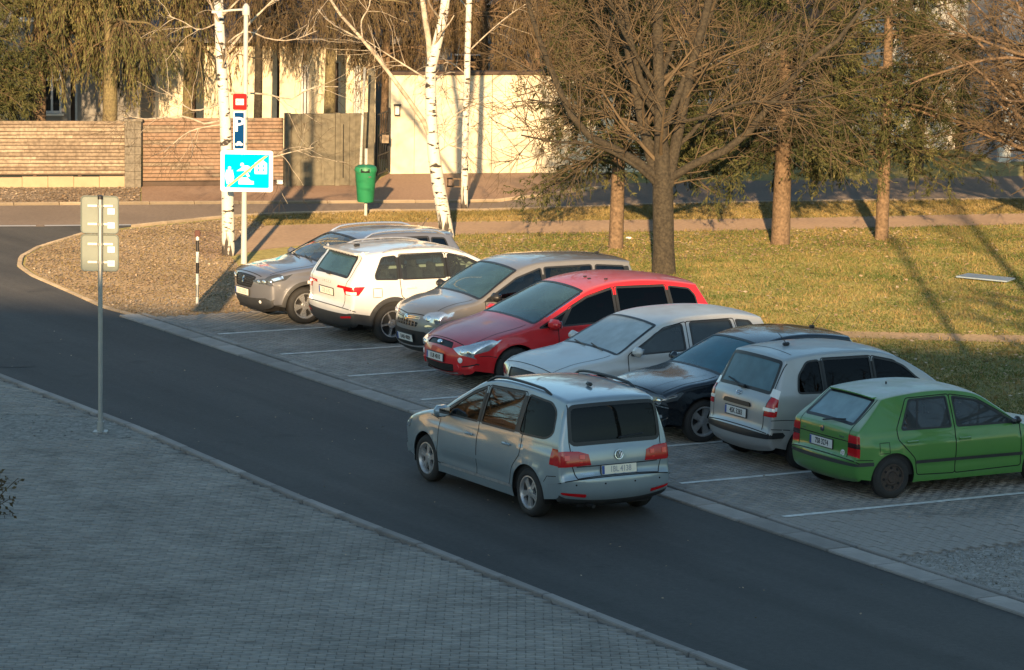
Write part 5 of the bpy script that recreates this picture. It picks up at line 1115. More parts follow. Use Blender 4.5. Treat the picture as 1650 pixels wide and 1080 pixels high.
# ------------------------------------------------------------ 8 white crossover
def white_suv():
    c = Car(L=4.38, W=1.84, H=1.61, xr=.87, xf=3.51, rw=.335, tw=.215, rim_r=.225, b0=1.10, b1=1.00, tum=.30, tr=.11, Ra=.39, flare=.02,
        prof=[(4.22, .22, .12), (4.33, .30, .18), (4.38, .46, .2), (4.36, .66, .2), (4.31, .82, .15), (4.2, .92, .09, 'hood'), (3.8, 1.0, .05), (3.2, 1.09, .05, 'cowl'), (2.8, 1.30, .06), (2.35, 1.50, .05, 'header'), (2.0, 1.575, .04), (1.5, 1.605, .04), (.9, 1.585, .04), (.42, 1.54, .04, 'roofend'), (.31, 1.52, .04), (.35, 1.48, .05, 'rgt'), (.24, 1.31, .05), (.12, 1.13, .06, 'rgb'), (.07, 1.06, .07), (.055, .92, .07), (.06, .72, .08), (.01, .62, .11), (0, .50, .12), (.03, .38, .12), (.10, .28, .1), (.2, .24, .08)],
        mats={'paint': paint('paint_white', (.72, .71, .69), 0, .3)})
    c.side_regions = [('window', 'glass_green', [(2.90, 1.07), (1.96, 1.075), (1.96, 'T'), (2.3, 'T'), (2.42, 'T')], -.006, .04, 1), ('window', 'glass_green', [(1.88, 1.075), (1.05, 1.085), (1.05, 'T'), (1.88, 'T')], -.006, .03, 2), ('quarter_window', 'glass_green', [(.98, 1.085), (.56, 1.10), (.56, 1.17), (.72, 'T'), (.98, 'T')], -.006, .05, 3),
        ('pillar_trim', 'black_plastic', [(2.86, 1.075), (.80, 1.09), (.80, 'T'), (2.3, 'T'), (2.40, 'T')], .0005, .03, 9),
        ('tail_light', 'lens_red', [(-.1, .84), (.24, .84), (.36, .985), (-.1, .985)], .004, .01, 0), ('headlight', 'lamp_silver', [(3.95, .8), (4.6, .72), (4.6, .9), (3.9, .9)], .003, 0, 4),
        ('cladding', 'cladding', [(-.1, .1), (4.6, .1), (4.6, .50), (4.1, .44), (3.98, .42), (3.05, .38), (1.35, .38), (.42, .50), (.2, .535), (-.1, .56)], .003, 0, 5),
        ('door', 'paint', [(3.04, .38), (1.92, .38), (1.92, ('T', .012)), (2.3, ('T', .012)), (3.03, 1.07)], 0, .04, 1), ('door', 'paint', [(1.92, .38), (1.34, .38), (1.28, .62), (1.02, .80), (1.00, 1.1), (1.03, ('T', .012)), (1.92, ('T', .012))], 0, .04, 2)]
    # black wheel arch rings
    ring = lambda ax: [(ax + (c.Ra + .075) * math.cos(a), c.rw + (c.Ra + .075) * math.sin(a)) for a in np.linspace(0, 2 * math.pi, 41)[:-1]]
    c.side_regions.insert(4, ('cladding', 'cladding', ring(c.xr), .006, 0, 5)); c.side_regions.insert(4, ('cladding', 'cladding', ring(c.xf), .006, 0, 5))
    c.strip_regions = [screen('glass_green'), ('rear_window', 'glass_blue', 'R', [(-.60, 1.14), (.60, 1.14), (.54, 1.46), (-.54, 1.46)], -.003, False, .04),
        ('tail_light', 'lens_red', 'R', [(.37, .94), (.50, .94), (.57, .94), (.62, .84), (.95, .84), (.95, .985), (.40, .985)], .004, True, 0),
        ('cladding', 'cladding', 'R', [(-1, .1), (1, .1), (1, .56), (.7, .52), (-.7, .52), (-1, .56)], .003, False, 0), ('headlight', 'lamp_silver', 'F', [(.4, .74), (.95, .72), (.95, .9), (.44, .86)], .003, True, 0), ('grille', 'grille', 'F', [(-.4, .66), (.4, .66), (.42, .84), (-.42, .84)], -.012, False, .03),
        ('tailgate', 'paint', 'R', [(-.60, .64), (.60, .64), (.62, .85), (.66, 1.08), (.62, 1.50), (-.62, 1.50), (-.66, 1.08), (-.62, .85)], 0, False, .03), bumperR(.62), bonnet(), bumperF(.6)]
    root = thing('crossover', 'white crossover with black lower cladding and roof rails parked between grey cars', 'car', group=ROW)
    ob = c.mesh(root); c.interior(root, seatcol='seat_dark'); c.spoke_w = (.016, .021); c.wheels(root, 5, 'single', rim='rim_bright')
    c.seams(root, [('R', [(.60, .64), (.62, .85), (.66, 1.08), (.62, 1.51)], False), ('R', [(-.60, .64), (-.62, .85), (-.66, 1.08), (-.62, 1.51)], False), ('R', [(-.9, .63), (.9, .63)], False)], extra=[([(.50, .80), (.66, .80), (.66, .95), (.50, .95)], True)])
    c.mirrors(root, 2.86, 1.06); c.handles(root, [(2.08, .93), (1.20, .94)])
    c.rails(root, .70, 2.35, 'rim_silver', inset=.03, h=.022, r=.016)
    # rear roof spoiler
    q = MB(); lip = []
    for t in np.linspace(-.86, .86, 13):
        p = c.strip(c.U[c.names['rgt']] - .06, t); lip += [p + Vector((.22, 0, .022)), p + Vector((-.06, 0, .012)), p + Vector((-.055, 0, -.022)), p + Vector((.16, 0, -.03))]
    fs = [(4 * i + j, 4 * i + (j + 1) % 4, 4 * i + 4 + (j + 1) % 4, 4 * i + 4 + j) for i in range(12) for j in range(4)]; q.add(lip, fs + [(0, 1, 2, 3), (51, 50, 49, 48)]); q.build('roof_spoiler', c.mats['paint'], root)
    c.strip_ribbons([(c.conv('R', [(-.16, 1.508), (.16, 1.508)]), .02, .03, False)], 'lens_red', 'brake_light', root)
    for sg in (1, -1):
        d = [o for k, o in ob.items() if k[0] == 'tail_light' and np.sign(k[2]) == sg][0]
        c.strip_ribbons([(subdiv(c.conv('R', [(sg * .66, .875), (sg * .80, .875)]), .05, False), .05, .008, False)], 'lens_white', 'lamp_lens', d)
        c.side_ribbons([(sg, subdiv([(.10, .875), (.20, .875)], .05, False), .05, .008, False)], 'lens_white', 'lamp_lens', d)
        c.strip_ribbons([(subdiv(c.conv('R', [(sg * .55, .44), (sg * .80, .46)]), .05, False), .035, .008, False)], 'lens_red', 'reflector', root)
    c.plate(root, 'R', .845, '5SB 6142', ink='plate_faint', white='plate_cream'); text_mesh('badge_lettering', 'S  K  O  D  A', .055, 'chrome', root, c.frame_at(*c.on_end('R', 0, 1.0, .004)), xs=1.0)
    q = MB(); p0, _ = c.on_end('R', 0, 1.12, .03); p1, _ = c.on_end('R', .42, 1.165, .03); q.tube([p0, p1], .012, 6); q.box(p0, (.05, .14, .04), bev=.015); q.build('wiper', 'black_plastic', root)
    MB().box((.62, 0, 1.585), (.12, .04, .05), bev=.018).build('aerial', 'black_plastic', root, True)
    place(root, c, 630, 553, BAY, c.xr, -1)
    return root

# ------------------------------------------------------------ 9 grey crossover
def grey_suv():
    c = Car(L=4.16, W=1.74, H=1.54, xr=.79, xf=3.33, rw=.325, tw=.205, rim_r=.222, b0=1.02, b1=.94, tum=.30, tf=.17, Ra=.375, flare=.022,
        prof=[(4.0, .22, .12), (4.09, .30, .18), (4.145, .44, .22), (4.155, .60, .22), (4.14, .76, .2), (4.08, .86, .15), (3.97, .92, .09, 'hood'), (3.6, .99, .06), (3.02, 1.065, .05, 'cowl'), (2.6, 1.28, .06), (2.2, 1.455, .05, 'header'), (1.85, 1.52, .04), (1.3, 1.54, .04), (.8, 1.52, .04), (.40, 1.485, .04, 'roofend'), (.28, 1.46, .04), (.30, 1.42, .05, 'rgt'), (.2, 1.24, .05), (.10, 1.06, .06, 'rgb'), (.06, .97, .07), (.03, .8, .08), (0, .62, .1), (0, .5, .1), (.05, .34, .1), (.15, .26, .08)],
        mats={'paint': paint('paint_warm_grey', (.22, .225, .25), .5, .30)})
    c.side_regions = [('window', 'glass_dark', [(2.76, 1.01), (1.80, 1.03), (1.80, 'T'), (2.15, 'T'), (2.3, 'T')], -.006, .04, 1), ('window', 'glass_dark', [(1.72, 1.03), (.86, 1.06), (.86, 'T'), (1.72, 'T')], -.006, .03, 2), ('quarter_window', 'glass_dark', [(.79, 1.06), (.42, 1.10), (.52, 'T'), (.79, 'T')], -.006, .04, 3),
        ('headlight', 'lamp_dark', [(3.70, .79), (4.4, .66), (4.4, .88), (3.52, .92)], .003, .02, 4), ('tail_light', 'lens_red', [(-.1, .8), (.3, .82), (.25, 1.0), (-.1, 1.0)], .003, 0, 0), ('cladding', 'cladding', [(-.1, .1), (4.4, .1), (4.4, .36), (3.7, .36), (.3, .36), (-.1, .5)], .003, 0, 5),
        ('door', 'paint', [(2.88, .36), (1.76, .36), (1.76, ('T', .012)), (2.15, ('T', .012)), (2.87, 1.01)], 0, .04, 1), ('door', 'paint', [(1.76, .36), (1.22, .36), (1.16, .60), (.90, .80), (.82, 1.05), (.84, ('T', .012)), (1.76, ('T', .012))], 0, .04, 2)]
    ring = lambda ax: [(ax + (c.Ra + .06) * math.cos(a), c.rw + (c.Ra + .06) * math.sin(a)) for a in np.linspace(0, 2 * math.pi, 41)[:-1]]
    c.side_regions.insert(3, ('cladding', 'cladding', ring(c.xr), .006, 0, 5)); c.side_regions.insert(3, ('cladding', 'cladding', ring(c.xf), .006, 0, 5))
    c.strip_regions = [screen('glass_green', .90), ('rear_window', 'glass_dark', 'R', [(-.56, 1.08), (.56, 1.08), (.52, 1.40), (-.52, 1.40)], -.003, False, .05), ('tail_light', 'lens_red', 'R', [(.5, .8), (.9, .8), (.9, 1.0), (.5, 1.0)], .003, True, 0),
        ('headlight', 'lamp_dark', 'F', [(.32, .75), (.50, .72), (.95, .77), (.95, .97), (.60, .875)], .003, True, .01), ('grille', 'grille', 'F', [(-.30, .62), (.30, .62), (.40, .84), (-.40, .84)], -.010, False, .05), ('cladding', 'cladding', 'F', [(-1, .1), (1, .1), (1, .36), (.72, .36), (.62, .44), (-.62, .44), (-.72, .36), (-1, .36)], .003, False, 0),
        ('tailgate', 'paint', 'R', [(-.54, .62), (.54, .62), (.58, 1.0), (.57, 1.44), (-.57, 1.44), (-.58, 1.0)], 0, False, .03), bumperR(.6), bonnet(.84), bumperF(.6)]
    root = thing('crossover', 'warm grey crossover with silver roof rails parked nose out beside the white one', 'car', group=ROW)
    ob = c.mesh(root); c.interior(root, seatcol='seat_dark'); c.spoke_w = (.014, .040); c.wheels(root, 5, 'double', rim='rim_bright')
    c.seams(root, [(('U', 'hood', 'cowl'), [(.03, .84), (.97, .82)], False), (('U', 'hood', 'cowl'), [(.03, -.84), (.97, -.82)], False), ('F', [(-.5, .875), (.5, .875)], False)])
    c.mirrors(root, 2.74, 1.0); c.handles(root, [(1.92, .88), (1.0, .92)])
    c.rails(root, .45, 2.2, 'rim_bright', inset=.03, h=.035, r=.02)
    c.plate(root, 'F', .535, '6SC 3390', ink='plate_faint', white='plate_cream')
    p, n = c.on_end('F', 0, .745, .004); M = c.frame_at(p, n); q = MB(); q.tube([(-.01, -.06, 0), (.015, -.02, 0), (-.01, .015, 0), (.01, .06, 0)], .012, 6); q.tube([(.01, .03, 0), (.045, .02, 0)], .010, 5); q.tube([(.012, -.02, 0), (.04, -.05, 0)], .009, 5); q.xform(M).build('badge', 'chrome', root, True)
    q = MB()
    for z in (.66, .70, .74, .78, .81): q.tube([c.on_end('F', y, z, -.005)[0] for y in np.linspace(-.30, .30, 7)], .005, 4)
    q.build('grille_bars', 'lamp_dark', root)
    for sg in (1, -1):
        d = [o for k, o in ob.items() if k[0] == 'headlight' and np.sign(k[2]) == sg][0]; q = MB()
        for y, z, r in ((.48, .765, .035), (.60, .79, .045), (.72, .815, .045)): c.stud(q, *c.on_end('F', sg * y, z), r, .012)
        q.build('lamp_bulb', 'lamp_glass', d, True)
        c.side_ribbons([(sg, subdiv([(3.74, .84), (3.95, .79)], .05, False), .05, .006, False)], 'lamp_glass', 'light_strip', d)
        q = MB(); c.stud(q, *c.on_end('F', sg * .50, .36), .03, .01); q.build('fog_light', 'lens_white', root, True)
    q = MB()
    for y0, y1 in ((.55, .02), (-.05, -.58)):
        p0 = c.strip(c.un('cowl', 'header', -.02), y0); p1 = c.strip(c.un('cowl', 'header', .07), y1); q.tube([p0 + Vector((0, 0, .02)), p1 + Vector((0, 0, .025))], .010, 6)
    q.build('wiper', 'black_plastic', root)
    MB().tube([(.62, 0, 1.52), (.50, 0, 1.66)], .006, 5).build('aerial', 'black_plastic', root)
    q = MB(); n = c.strip_n(c.un('cowl', 'header', .2), -.2); p = c.strip(c.un('cowl', 'header', .13), -.1) - n * .03; q.box((0, 0, 0), (.26, .18, .004)); q.xform(c.frame_at(p, n) @ Matrix.Rotation(.3, 4, 'Z')).build('paper_on_dashboard', 'plate_white', root)
    place(root, c, 490, 522, BAY + 180, c.xf, 1)
    return root
CARS = [people_carrier, green_hatch, silver_van, black_hatch, frosted_estate, red_van, beige_van, white_suv, grey_suv]
for fcar in CARS: fcar()

# ================================================================ street furniture
mat('galvanised', (.42, .43, .42), .45, .6, noise=(8, .5), color2=(.34, .35, .34)); mat('sign_back', (.19, .22, .20), .6, .2, noise=(4, .5), color2=(.155, .18, .165)); mat('sign_white', (.86, .86, .84), .8, spec=.1); mat('sign_cyan', (.0, .36, .62), .9, spec=.02); mat('sign_blue', (.004, .045, .15), .9, spec=.02); mat('sign_yellow', (.75, .68, .18), .9, spec=.05); mat('sign_red', (.62, .02, .02), .9, spec=.05); mat('bin_green', (.02, .20, .085), .5, noise=(3, .5), color2=(.022, .225, .10)); mat('post_black', (.015, .015, .017), .5); mat('post_white', (.7, .7, .66), .6); mat('post_red', (.10, .04, .03), .8); mat('pole_white', (.48, .48, .44), .55)
def rrect(w, h, r, k=5):
    out = []
    for cx, cy, a0 in ((w / 2 - r, h / 2 - r, 0), (-w / 2 + r, h / 2 - r, 90), (-w / 2 + r, -h / 2 + r, 180), (w / 2 - r, -h / 2 + r, 270)):
        out += [(cx + r * math.cos(R(a0 + 90 * i / k)), cy + r * math.sin(R(a0 + 90 * i / k))) for i in range(k + 1)]
    return out
UPR = lambda loc, rz: Matrix.Translation(loc) @ Matrix.Rotation(rz, 4, 'Z') @ Matrix.Rotation(math.pi / 2, 4, 'X')   # drawing plane stood upright, facing -y

# twin sign plates seen from behind
p = G(162, 697, .03); t = thing('traffic_sign', 'grey steel pole with two square sign plates seen from behind beside the road', 'sign', p)
MB().tube([(0, 0, 0), (0, 0, 3.36)], .034, 14).build('pole', 'galvanised', t, True); MB().lathe([(.037, 3.355), (.037, 3.40), (.03, 3.41)], 14).build('pole_cap', 'post_black', t)
MB().tube([(0, 0, 0), (0, 0, .16)], .05, 12).box((0, 0, .012), (.2, .2, .02)).build('foot', 'galvanised', t, True)
for z0, z1 in ((2.86, 3.40), (2.32, 2.85)):
    w, h = .53, z1 - z0 - .01; c = (0, .05, (z0 + z1) / 2); M = Matrix.Translation((-.012, .046, (z0 + z1) / 2)) @ Matrix.Rotation(math.pi / 2, 4, 'X')
    pl = MB().prism(rrect(w, h, .05), -.006, .0).xform(M).build('sign_plate', 'sign_back', t)
    MB().prism(rrect(w, h, .05), -.010, -.0065).xform(M).build('sign_face', 'sign_white', pl)
    q = MB(); pts = rrect(w - .005, h - .005, .05); q.tube([M @ Vector((a, b, .006)) for a, b in pts + pts[:1]], .010, 5, False); q.build('sign_rim', 'sign_back', pl)
    for dz in (.13, -.13):
        q = MB(); q.box((0, .022, (z0 + z1) / 2 + dz), (.36, .02, .03)); q.lathe([(.045, -.02), (.045, .02)], 12, c=(0, 0, (z0 + z1) / 2 + dz)); q.build('clamp', 'galvanised', t)
    for dz in (.05, -.15): MB().box((.15, .036, (z0 + z1) / 2 + dz), (.10, .006, .085)).build('sticker', 'sign_white', pl)

# lamp post with three signs
b = G(393, 425); t = thing('lamp_post', 'pale lamp post carrying a blue parking sign and a struck-out residential zone sign', 'lamp post', b)
top = AT(397, 18, b.y)
MB().tube([(0, 0, 0), (0, 0, .05), (0, 0, 1.2), (.02, 0, 5.0)], [.065, .062, .052, .046], 16).build('pole', 'pole_white', t, True); MB().lathe([(.075, 4.94), (.08, 5.0), (.07, 5.1), (.03, 5.16), (.001, 5.17)], 14, c=(.02, 0, 0)).build('pole_cap', 'pole_white', t, True)
q = MB(); q.tube([(.02, 0, 5.05), (-.25, 0, 5.03), (-.5, 0, 5.0)], .022, 8); q.build('bracket', 'pole_white', t, True)
q = MB(); q.prism([(-.10, -.05), (.10, -.09), (.10, .09), (-.10, .05)], 0, .05); q.xform(Matrix.Translation((-.55, 0, 4.97)) @ Matrix.Rotation(math.pi, 4, 'Z')).build('lamp_head', 'galvanised', t)
def sign_plate(t, x, z, w, h, rz, face, rim='sign_white', y=-.08, border=.04, r=.03):
    M = Matrix.Translation((x, y, z)) @ Matrix.Rotation(rz, 4, 'Z') @ Matrix.Rotation(math.pi / 2, 4, 'X')
    o = MB().prism(rrect(w, h, r), -.02, 0).xform(M).build('sign_plate', rim, t); MB().prism(rrect(w - 2 * border, h - 2 * border, r * .6), .0, .004).xform(M).build('sign_face', face, o)
    return o, M
o, M = sign_plate(t, -.09, 3.23, .27, .32, .12, 'sign_red', 'sign_red', border=.02); MB().box((0, .0, .006), (.16, .12, .004)).xform(M).build('sign_panel', 'sign_white', o); text_mesh('sign_lettering', 'RES', .075, 'sign_red', o, M @ Matrix.Translation((0, 0, .010)))
o, M = sign_plate(t, -.10, 2.66, .23, .76, .12, 'sign_blue', border=.022)
text_mesh('sign_lettering', 'P', .40, 'sign_white', o, M @ Matrix.Translation((.0, .11, .008)), offset=.006)
car2d = [(-.075, -.03), (-.075, .0), (-.05, .012), (-.03, .045), (.025, .045), (.05, .012), (.075, .0), (.075, -.03), (.05, -.03), (.04, -.045), (.025, -.03), (-.025, -.03), (-.04, -.045), (-.05, -.03)]
MB().prism(car2d, .006, .009).xform(M @ Matrix.Translation((0, -.26, 0))).build('sign_symbol', 'sign_white', o)
o, M = sign_plate(t, .055, 1.86, 1.04, .82, .0, 'sign_cyan', border=.075, r=.05, y=-.10)
def blob(pts, name, m='sign_white', z=.006): MB().prism(pts, z, z + .003).xform(M).build(name, m, o)
circ2 = lambda cx, cy, r, n=16, sy=1: [(cx + r * math.cos(6.2832 * i / n), cy + sy * r * math.sin(6.2832 * i / n)) for i in range(n)]
blob(circ2(-.09, .13, .035, 12), 'sign_symbol'); blob([(-.20, .0), (-.04, .11), (.03, .11), (.10, .04), (.06, -.02), (.0, .03), (-.06, .01)], 'sign_symbol'); blob([(-.05, .02), (.0, .02), (.06, -.10), (.02, -.12), (-.03, -.04)], 'sign_symbol')          # playing figure
blob(circ2(-.34, .06, .03, 12), 'sign_symbol'); blob([(-.40, .02), (-.28, .02), (-.25, -.12), (-.29, -.26), (-.32, -.26), (-.335, -.12), (-.35, -.26), (-.39, -.26), (-.43, -.1)], 'sign_symbol')   # walking figure
blob([(-.16, -.26), (-.16, -.20), (-.12, -.13), (.02, -.13), (.08, -.19), (.14, -.20), (.14, -.26)], 'sign_symbol')                              # car
blob([(.16, -.05), (.16, .16), (.28, .25), (.40, .16), (.40, -.05)], 'sign_symbol')                              # house
for wx, wy in ((.22, .08), (.31, .08), (.22, 0), (.31, 0)): blob([(wx, wy), (wx + .035, wy), (wx + .035, wy + .05), (wx, wy + .05)], 'sign_symbol', 'sign_cyan', .0095)
blob([(-.40, -.31), (-.34, -.31), (.42, .31), (.36, .31)], 'sign_stripe', 'sign_yellow', .013)
for z in (1.6, 2.1, 2.4, 2.9, 3.15, 3.32): MB().lathe([(.070, z - .02), (.070, z + .02)], 14).build('clamp', 'galvanised', t)

# striped marker post
b = G(318, 490); t = thing('marker_post', 'thin black and white striped marker post with reddish cap on the leafy verge', 'post', b)
zs = [0, .13, .36, .56, .76, .96, 1.17, 1.24]
for i in range(len(zs) - 1): MB().tube([(0, 0, zs[i]), (0, 0, zs[i + 1] - .001)], .028, 10).build('band', ('post_white', 'galvanised', 'post_white', 'post_black', 'post_white', 'post_black', 'post_white')[i], t)
MB().box((0, 0, 1.29), (.10, .05, .13), bev=.01).build('cap', 'post_red', t)

# litter bin
b = G(589, 349); t = thing('litter_bin', 'green plastic litter bin on a white post in the grass strip', 'bin', b)
MB().tube([(0, .06, 0), (0, .06, 1.52)], .036, 12).build('post', 'pole_white', t, True)
MB().lathe([(.17, .34), (.185, .36), (.235, 1.0), (.245, 1.02), (.245, 1.06), (.22, 1.06), (.16, .38), (.001, .37)], 28, c=(0, -.10, 0)).build('bucket', 'bin_green', t, True)
ld = MB(); ang = np.linspace(0, 2 * math.pi, 29); ld.lathe([(.252, 1.03), (.255, 1.07), (.235, 1.13), (.17, 1.165), (.001, 1.175)], 28, c=(0, -.10, 0)); lid = ld.build('lid', 'bin_green', t, True)
q = MB(); q.tube([(-.12, -.345, 1.03), (-.11, -.335, 1.10), (0, -.31, 1.135), (.11, -.335, 1.10), (.12, -.345, 1.03)], .014, 6); q.build('lid_rim', 'bin_green', lid, True); q = MB(); q.prism([(-.10, -.03), (.10, -.03), (.09, .06), (0, .085), (-.09, .06)], 0, .006); q.xform(Matrix.Translation((0, -.347, 1.045)) @ Matrix.Rotation(math.pi / 2 - .35, 4, 'X')).build('opening', 'void', lid)
q = MB(); q.box((.085, -.312, .92), (.09, .008, .025)); q.build('maker_plate', 'post_black', t)

# wooden box on the thin birch, tin sheet on the lawn
b = G(748, 336); t = thing('bird_feeder', 'small reddish open wooden box fixed to the thin birch trunk', 'feeder', (b.x - .24, b.y - .16, .52))
for x in (-.14, -.02, .14): MB().box((x, 0, .09), (.02, .12, .18)).build('upright', 'bark_warm', t)
for z in (.0, .18): MB().box((0, 0, z), (.32, .16, .02)).build('shelf', 'bark_warm', t)
mat('tin', (.42, .52, .62), .35, .3, noise=(3, .5), color2=(.34, .42, .5)); g = [G(*q) for q in ((1540, 451), (1560, 446), (1636, 454), (1622, 459))]
o = MB().add([(*v.xy, .05) for v in g] + [(*v.xy, .075) for v in g], [(0, 1, 2, 3), (4, 5, 6, 7), (0, 1, 5, 4), (1, 2, 6, 5), (2, 3, 7, 6), (3, 0, 4, 7)]).build('metal_sheet', 'tin'); tag(o, 'flat pale blue metal sheet lying on the lawn', 'sheet')
o = tag(MB().box((0, 0, .03), (.12, .06, .05), bev=.015).build('paper_scrap', 'sign_white'), 'small white scrap of paper on the lawn by the big trunk', 'litter'); o.location = G(1013, 386)

# ================================================================ fence, gates, wall
mat('board', (.27, .215, .16), .85, noise=(2, .5), color2=(.18, .135, .095), noise3=(12, .6, 1.25)); mat('board_pale', (.37, .30, .225), .85, noise=(2, .5), color2=(.26, .20, .14), noise3=(12, .6, 1.25)); mat('board_red', (.26, .185, .14), .85, noise=(2, .5), color2=(.23, .14, .085), noise3=(12, .75, 1.2)); mat('pillar_block', (.20, .175, .14), .9, noise=(3, .5), color2=(.14, .125, .1), noise3=(15, .7, 1.2)); mat('plinth', (.42, .34, .22), .9, noise=(3, .5), color2=(.33, .26, .17)); mat('gate_grey', (.17, .15, .105), .8, noise=(2.5, .5), color2=(.12, .105, .075), noise3=(9, .75, 1.2)); mat('wall_cream', (.74, .66, .50), .9, noise=(.9, .5), color2=(.66, .57, .42), noise3=(6, .9, 1.08)); mat('wall_grey', (.26, .25, .235), .9, noise=(.9, .5), color2=(.2, .19, .18)); mat('wall_white', (.70, .68, .62), .9, noise=(.9, .5), color2=(.62, .6, .55)); mat('wall_painted_shade', (.30, .32, .36), .9, noise=(.9, .5), color2=(.26, .28, .32)); mat('roof_grey', (.20, .20, .22), .8, noise=(2, .5), color2=(.15, .15, .16)); mat('roof_brown', (.10, .065, .045), .85, noise=(2, .5), color2=(.07, .05, .04)); mat('iron', (.02, .02, .02), .6); mat('window_white', (.55, .56, .58), .6); mat('pane_dark', (.02, .024, .03), .08); mat('door_brown', (.06, .04, .03), .7)
def along(a, b, x, z, d=0.):
    """point x metres along the line a-b on the ground, z up, d towards the camera"""
    e = (b - a); e.z = 0; e.normalize(); n = Vector((e.y, -e.x, 0)); q = a + e * x + n * d; return Vector((q.x, q.y, z))
def seg_box(mb, a, b, x0, x1, z0, z1, d0, d1, tilt=0.):
    vs = [along(a, b, x, z, d) for x in (x0, x1) for d in (d0, d1) for z in (z0, z1)]; return mb.add(vs, [(0, 1, 3, 2), (4, 6, 7, 5), (0, 4, 5, 1), (2, 3, 7, 6), (0, 2, 6, 4), (1, 5, 7, 3)])
def flen(a, b): return (b.xy - a.xy).length
def board_row(t, a, b, x0, x1, z0, z1, rows, mats, seglen=(.9, 2.2), d=.03):
    h = (z1 - z0) / rows
    for r in range(rows):
        x = x0
        while x < x1 - .05:
            e = min(x1, x + random.uniform(*seglen))
            if x1 - e < .3: e = x1
            q = MB(); dd = d + random.uniform(0, .014); seg_box(q, a, b, x + .003, e - .003, z0 + r * h + .008, z0 + (r + 1) * h - .010 + random.uniform(-.006, .004), 0, dd); q.build('board', random.choice(mats), t); x = e
FA, FB = G(-90, 303), G(201, 302); t = thing('board_fence', 'pale wooden fence of long horizontal boards on a low cream block plinth', 'fence', FA); t.location = (0, 0, 0)
LA = flen(FA, FB); n = 7
for i in range(n): q = MB(); seg_box(q, FA, FB, LA * i / n + .005, LA * (i + 1) / n - .005, 0, .27 + random.uniform(-.02, .02), -.1, .06 + random.uniform(0, .03)); q.build('plinth_block', 'plinth', t)
board_row(t, FA, FB, 0, LA, .33, 1.60, 15, ['board', 'board_pale', 'board_pale', 'board'])
q = MB(); seg_box(q, FA, FB, 0, LA, .30, 1.57, -.019, -.004); q.build('backing', 'roof_brown', t)
for i in range(5): q = MB(); seg_box(q, FA, FB, LA * i / 4 - .04, LA * i / 4 + .04, .2, 1.58, -.1, -.02); q.build('post', 'roof_brown', t)
PA, PB = G(201, 303), G(227, 303); t = thing('gate_pillar', 'grey block pillar between the pale board fence and the reddish board gate', 'pillar', (0, 0, 0)); LP = flen(PA, PB)
for i in range(8): q = MB(); seg_box(q, PA, PB, 0, LP * .62 - .004, i * .2 + .004, i * .2 + .196, -.3, .08); q.build('block', 'pillar_block', t); q = MB(); seg_box(q, PA, PB, LP * .62 + .004, LP, i * .2 + .004, i * .2 + .196, -.28, .05); q.build('block', 'pillar_block', t)
q = MB(); seg_box(q, PA, PB, -.03, LP + .03, 1.60, 1.66, -.33, .12); q.build('cap', 'pillar_block', t)
GA, GB = G(230, 301), G(456, 299.5); t = thing('sliding_gate', 'reddish brown sliding gate of short weathered boards on a dark rail', 'gate', (0, 0, 0)); LG = flen(GA, GB)
q = MB(); seg_box(q, GA, GB, 0, LG, .02, .12, -.05, .02); q.build('rail', 'roof_brown', t); q = MB(); seg_box(q, GA, GB, LG - .16, LG - .02, .05, .15, .02, .10); q.build('roller_box', 'sign_white', t)
q = MB(); seg_box(q, GA, GB, 0, LG, .13, 1.64, -.025, -.004); q.build('backing', 'roof_brown', t)
board_row(t, GA, GB, 0, LG, .14, 1.66, 17, ['board_red', 'board_red', 'board'], (.6, 1.7))
HA, HB = G(458, 301), G(602, 299); t = thing('panel_gate', 'tall grey gate of vertical panels with square posts', 'gate', (0, 0, 0)); LH = flen(HA, HB); hh = 1.78
for x0, x1, dd in ((0, .14, .07), (.16, .40, .02), (.405, .90, .035), (.905, 1.24, .03), (1.25, 1.36, .055), (1.37, 1.60, .03), (1.605, 1.75, .05), (1.76, 1.95, .025), (1.96, LH, .06)):
    if x0 < LH: q = MB(); seg_box(q, HA, HB, x0, min(x1, LH), .02 if dd < .05 else 0, hh - (.0 if dd > .05 else .02), -.06, dd); q.build('post' if dd > .045 else 'panel', 'gate_grey', t)
q = MB(); seg_box(q, HA, HB, 1.44, 1.46, .2, 1.5, .02, .04); q.build('slot', 'void', t)
for i, xp in enumerate((583, 588)):
    b = G(xp - 2 + i * 30, 312 if i == 0 else 300); 
b = G(579, 312); t = thing('flag_pole', 'slim white pole standing before the grey panel gate', 'pole', b); MB().tube([(0, 0, 0), (.10, 0, 3.0)], .032, 10).build('shaft', 'pole_white', t, True); MB().lathe([(.05, 0), (.05, .06), (.034, .07)], 10).build('collar', 'galvanised', t)
b = G(597, 300); t = thing('gate_post', 'tall dark grey post beside the open iron gate leaf', 'post', b); MB().box((0, 0, 1.4), (.16, .16, 2.8), bev=.01).build('shaft', 'gate_grey', t); MB().box((0, 0, 2.82), (.2, .2, .04)).build('cap', 'gate_grey', t)
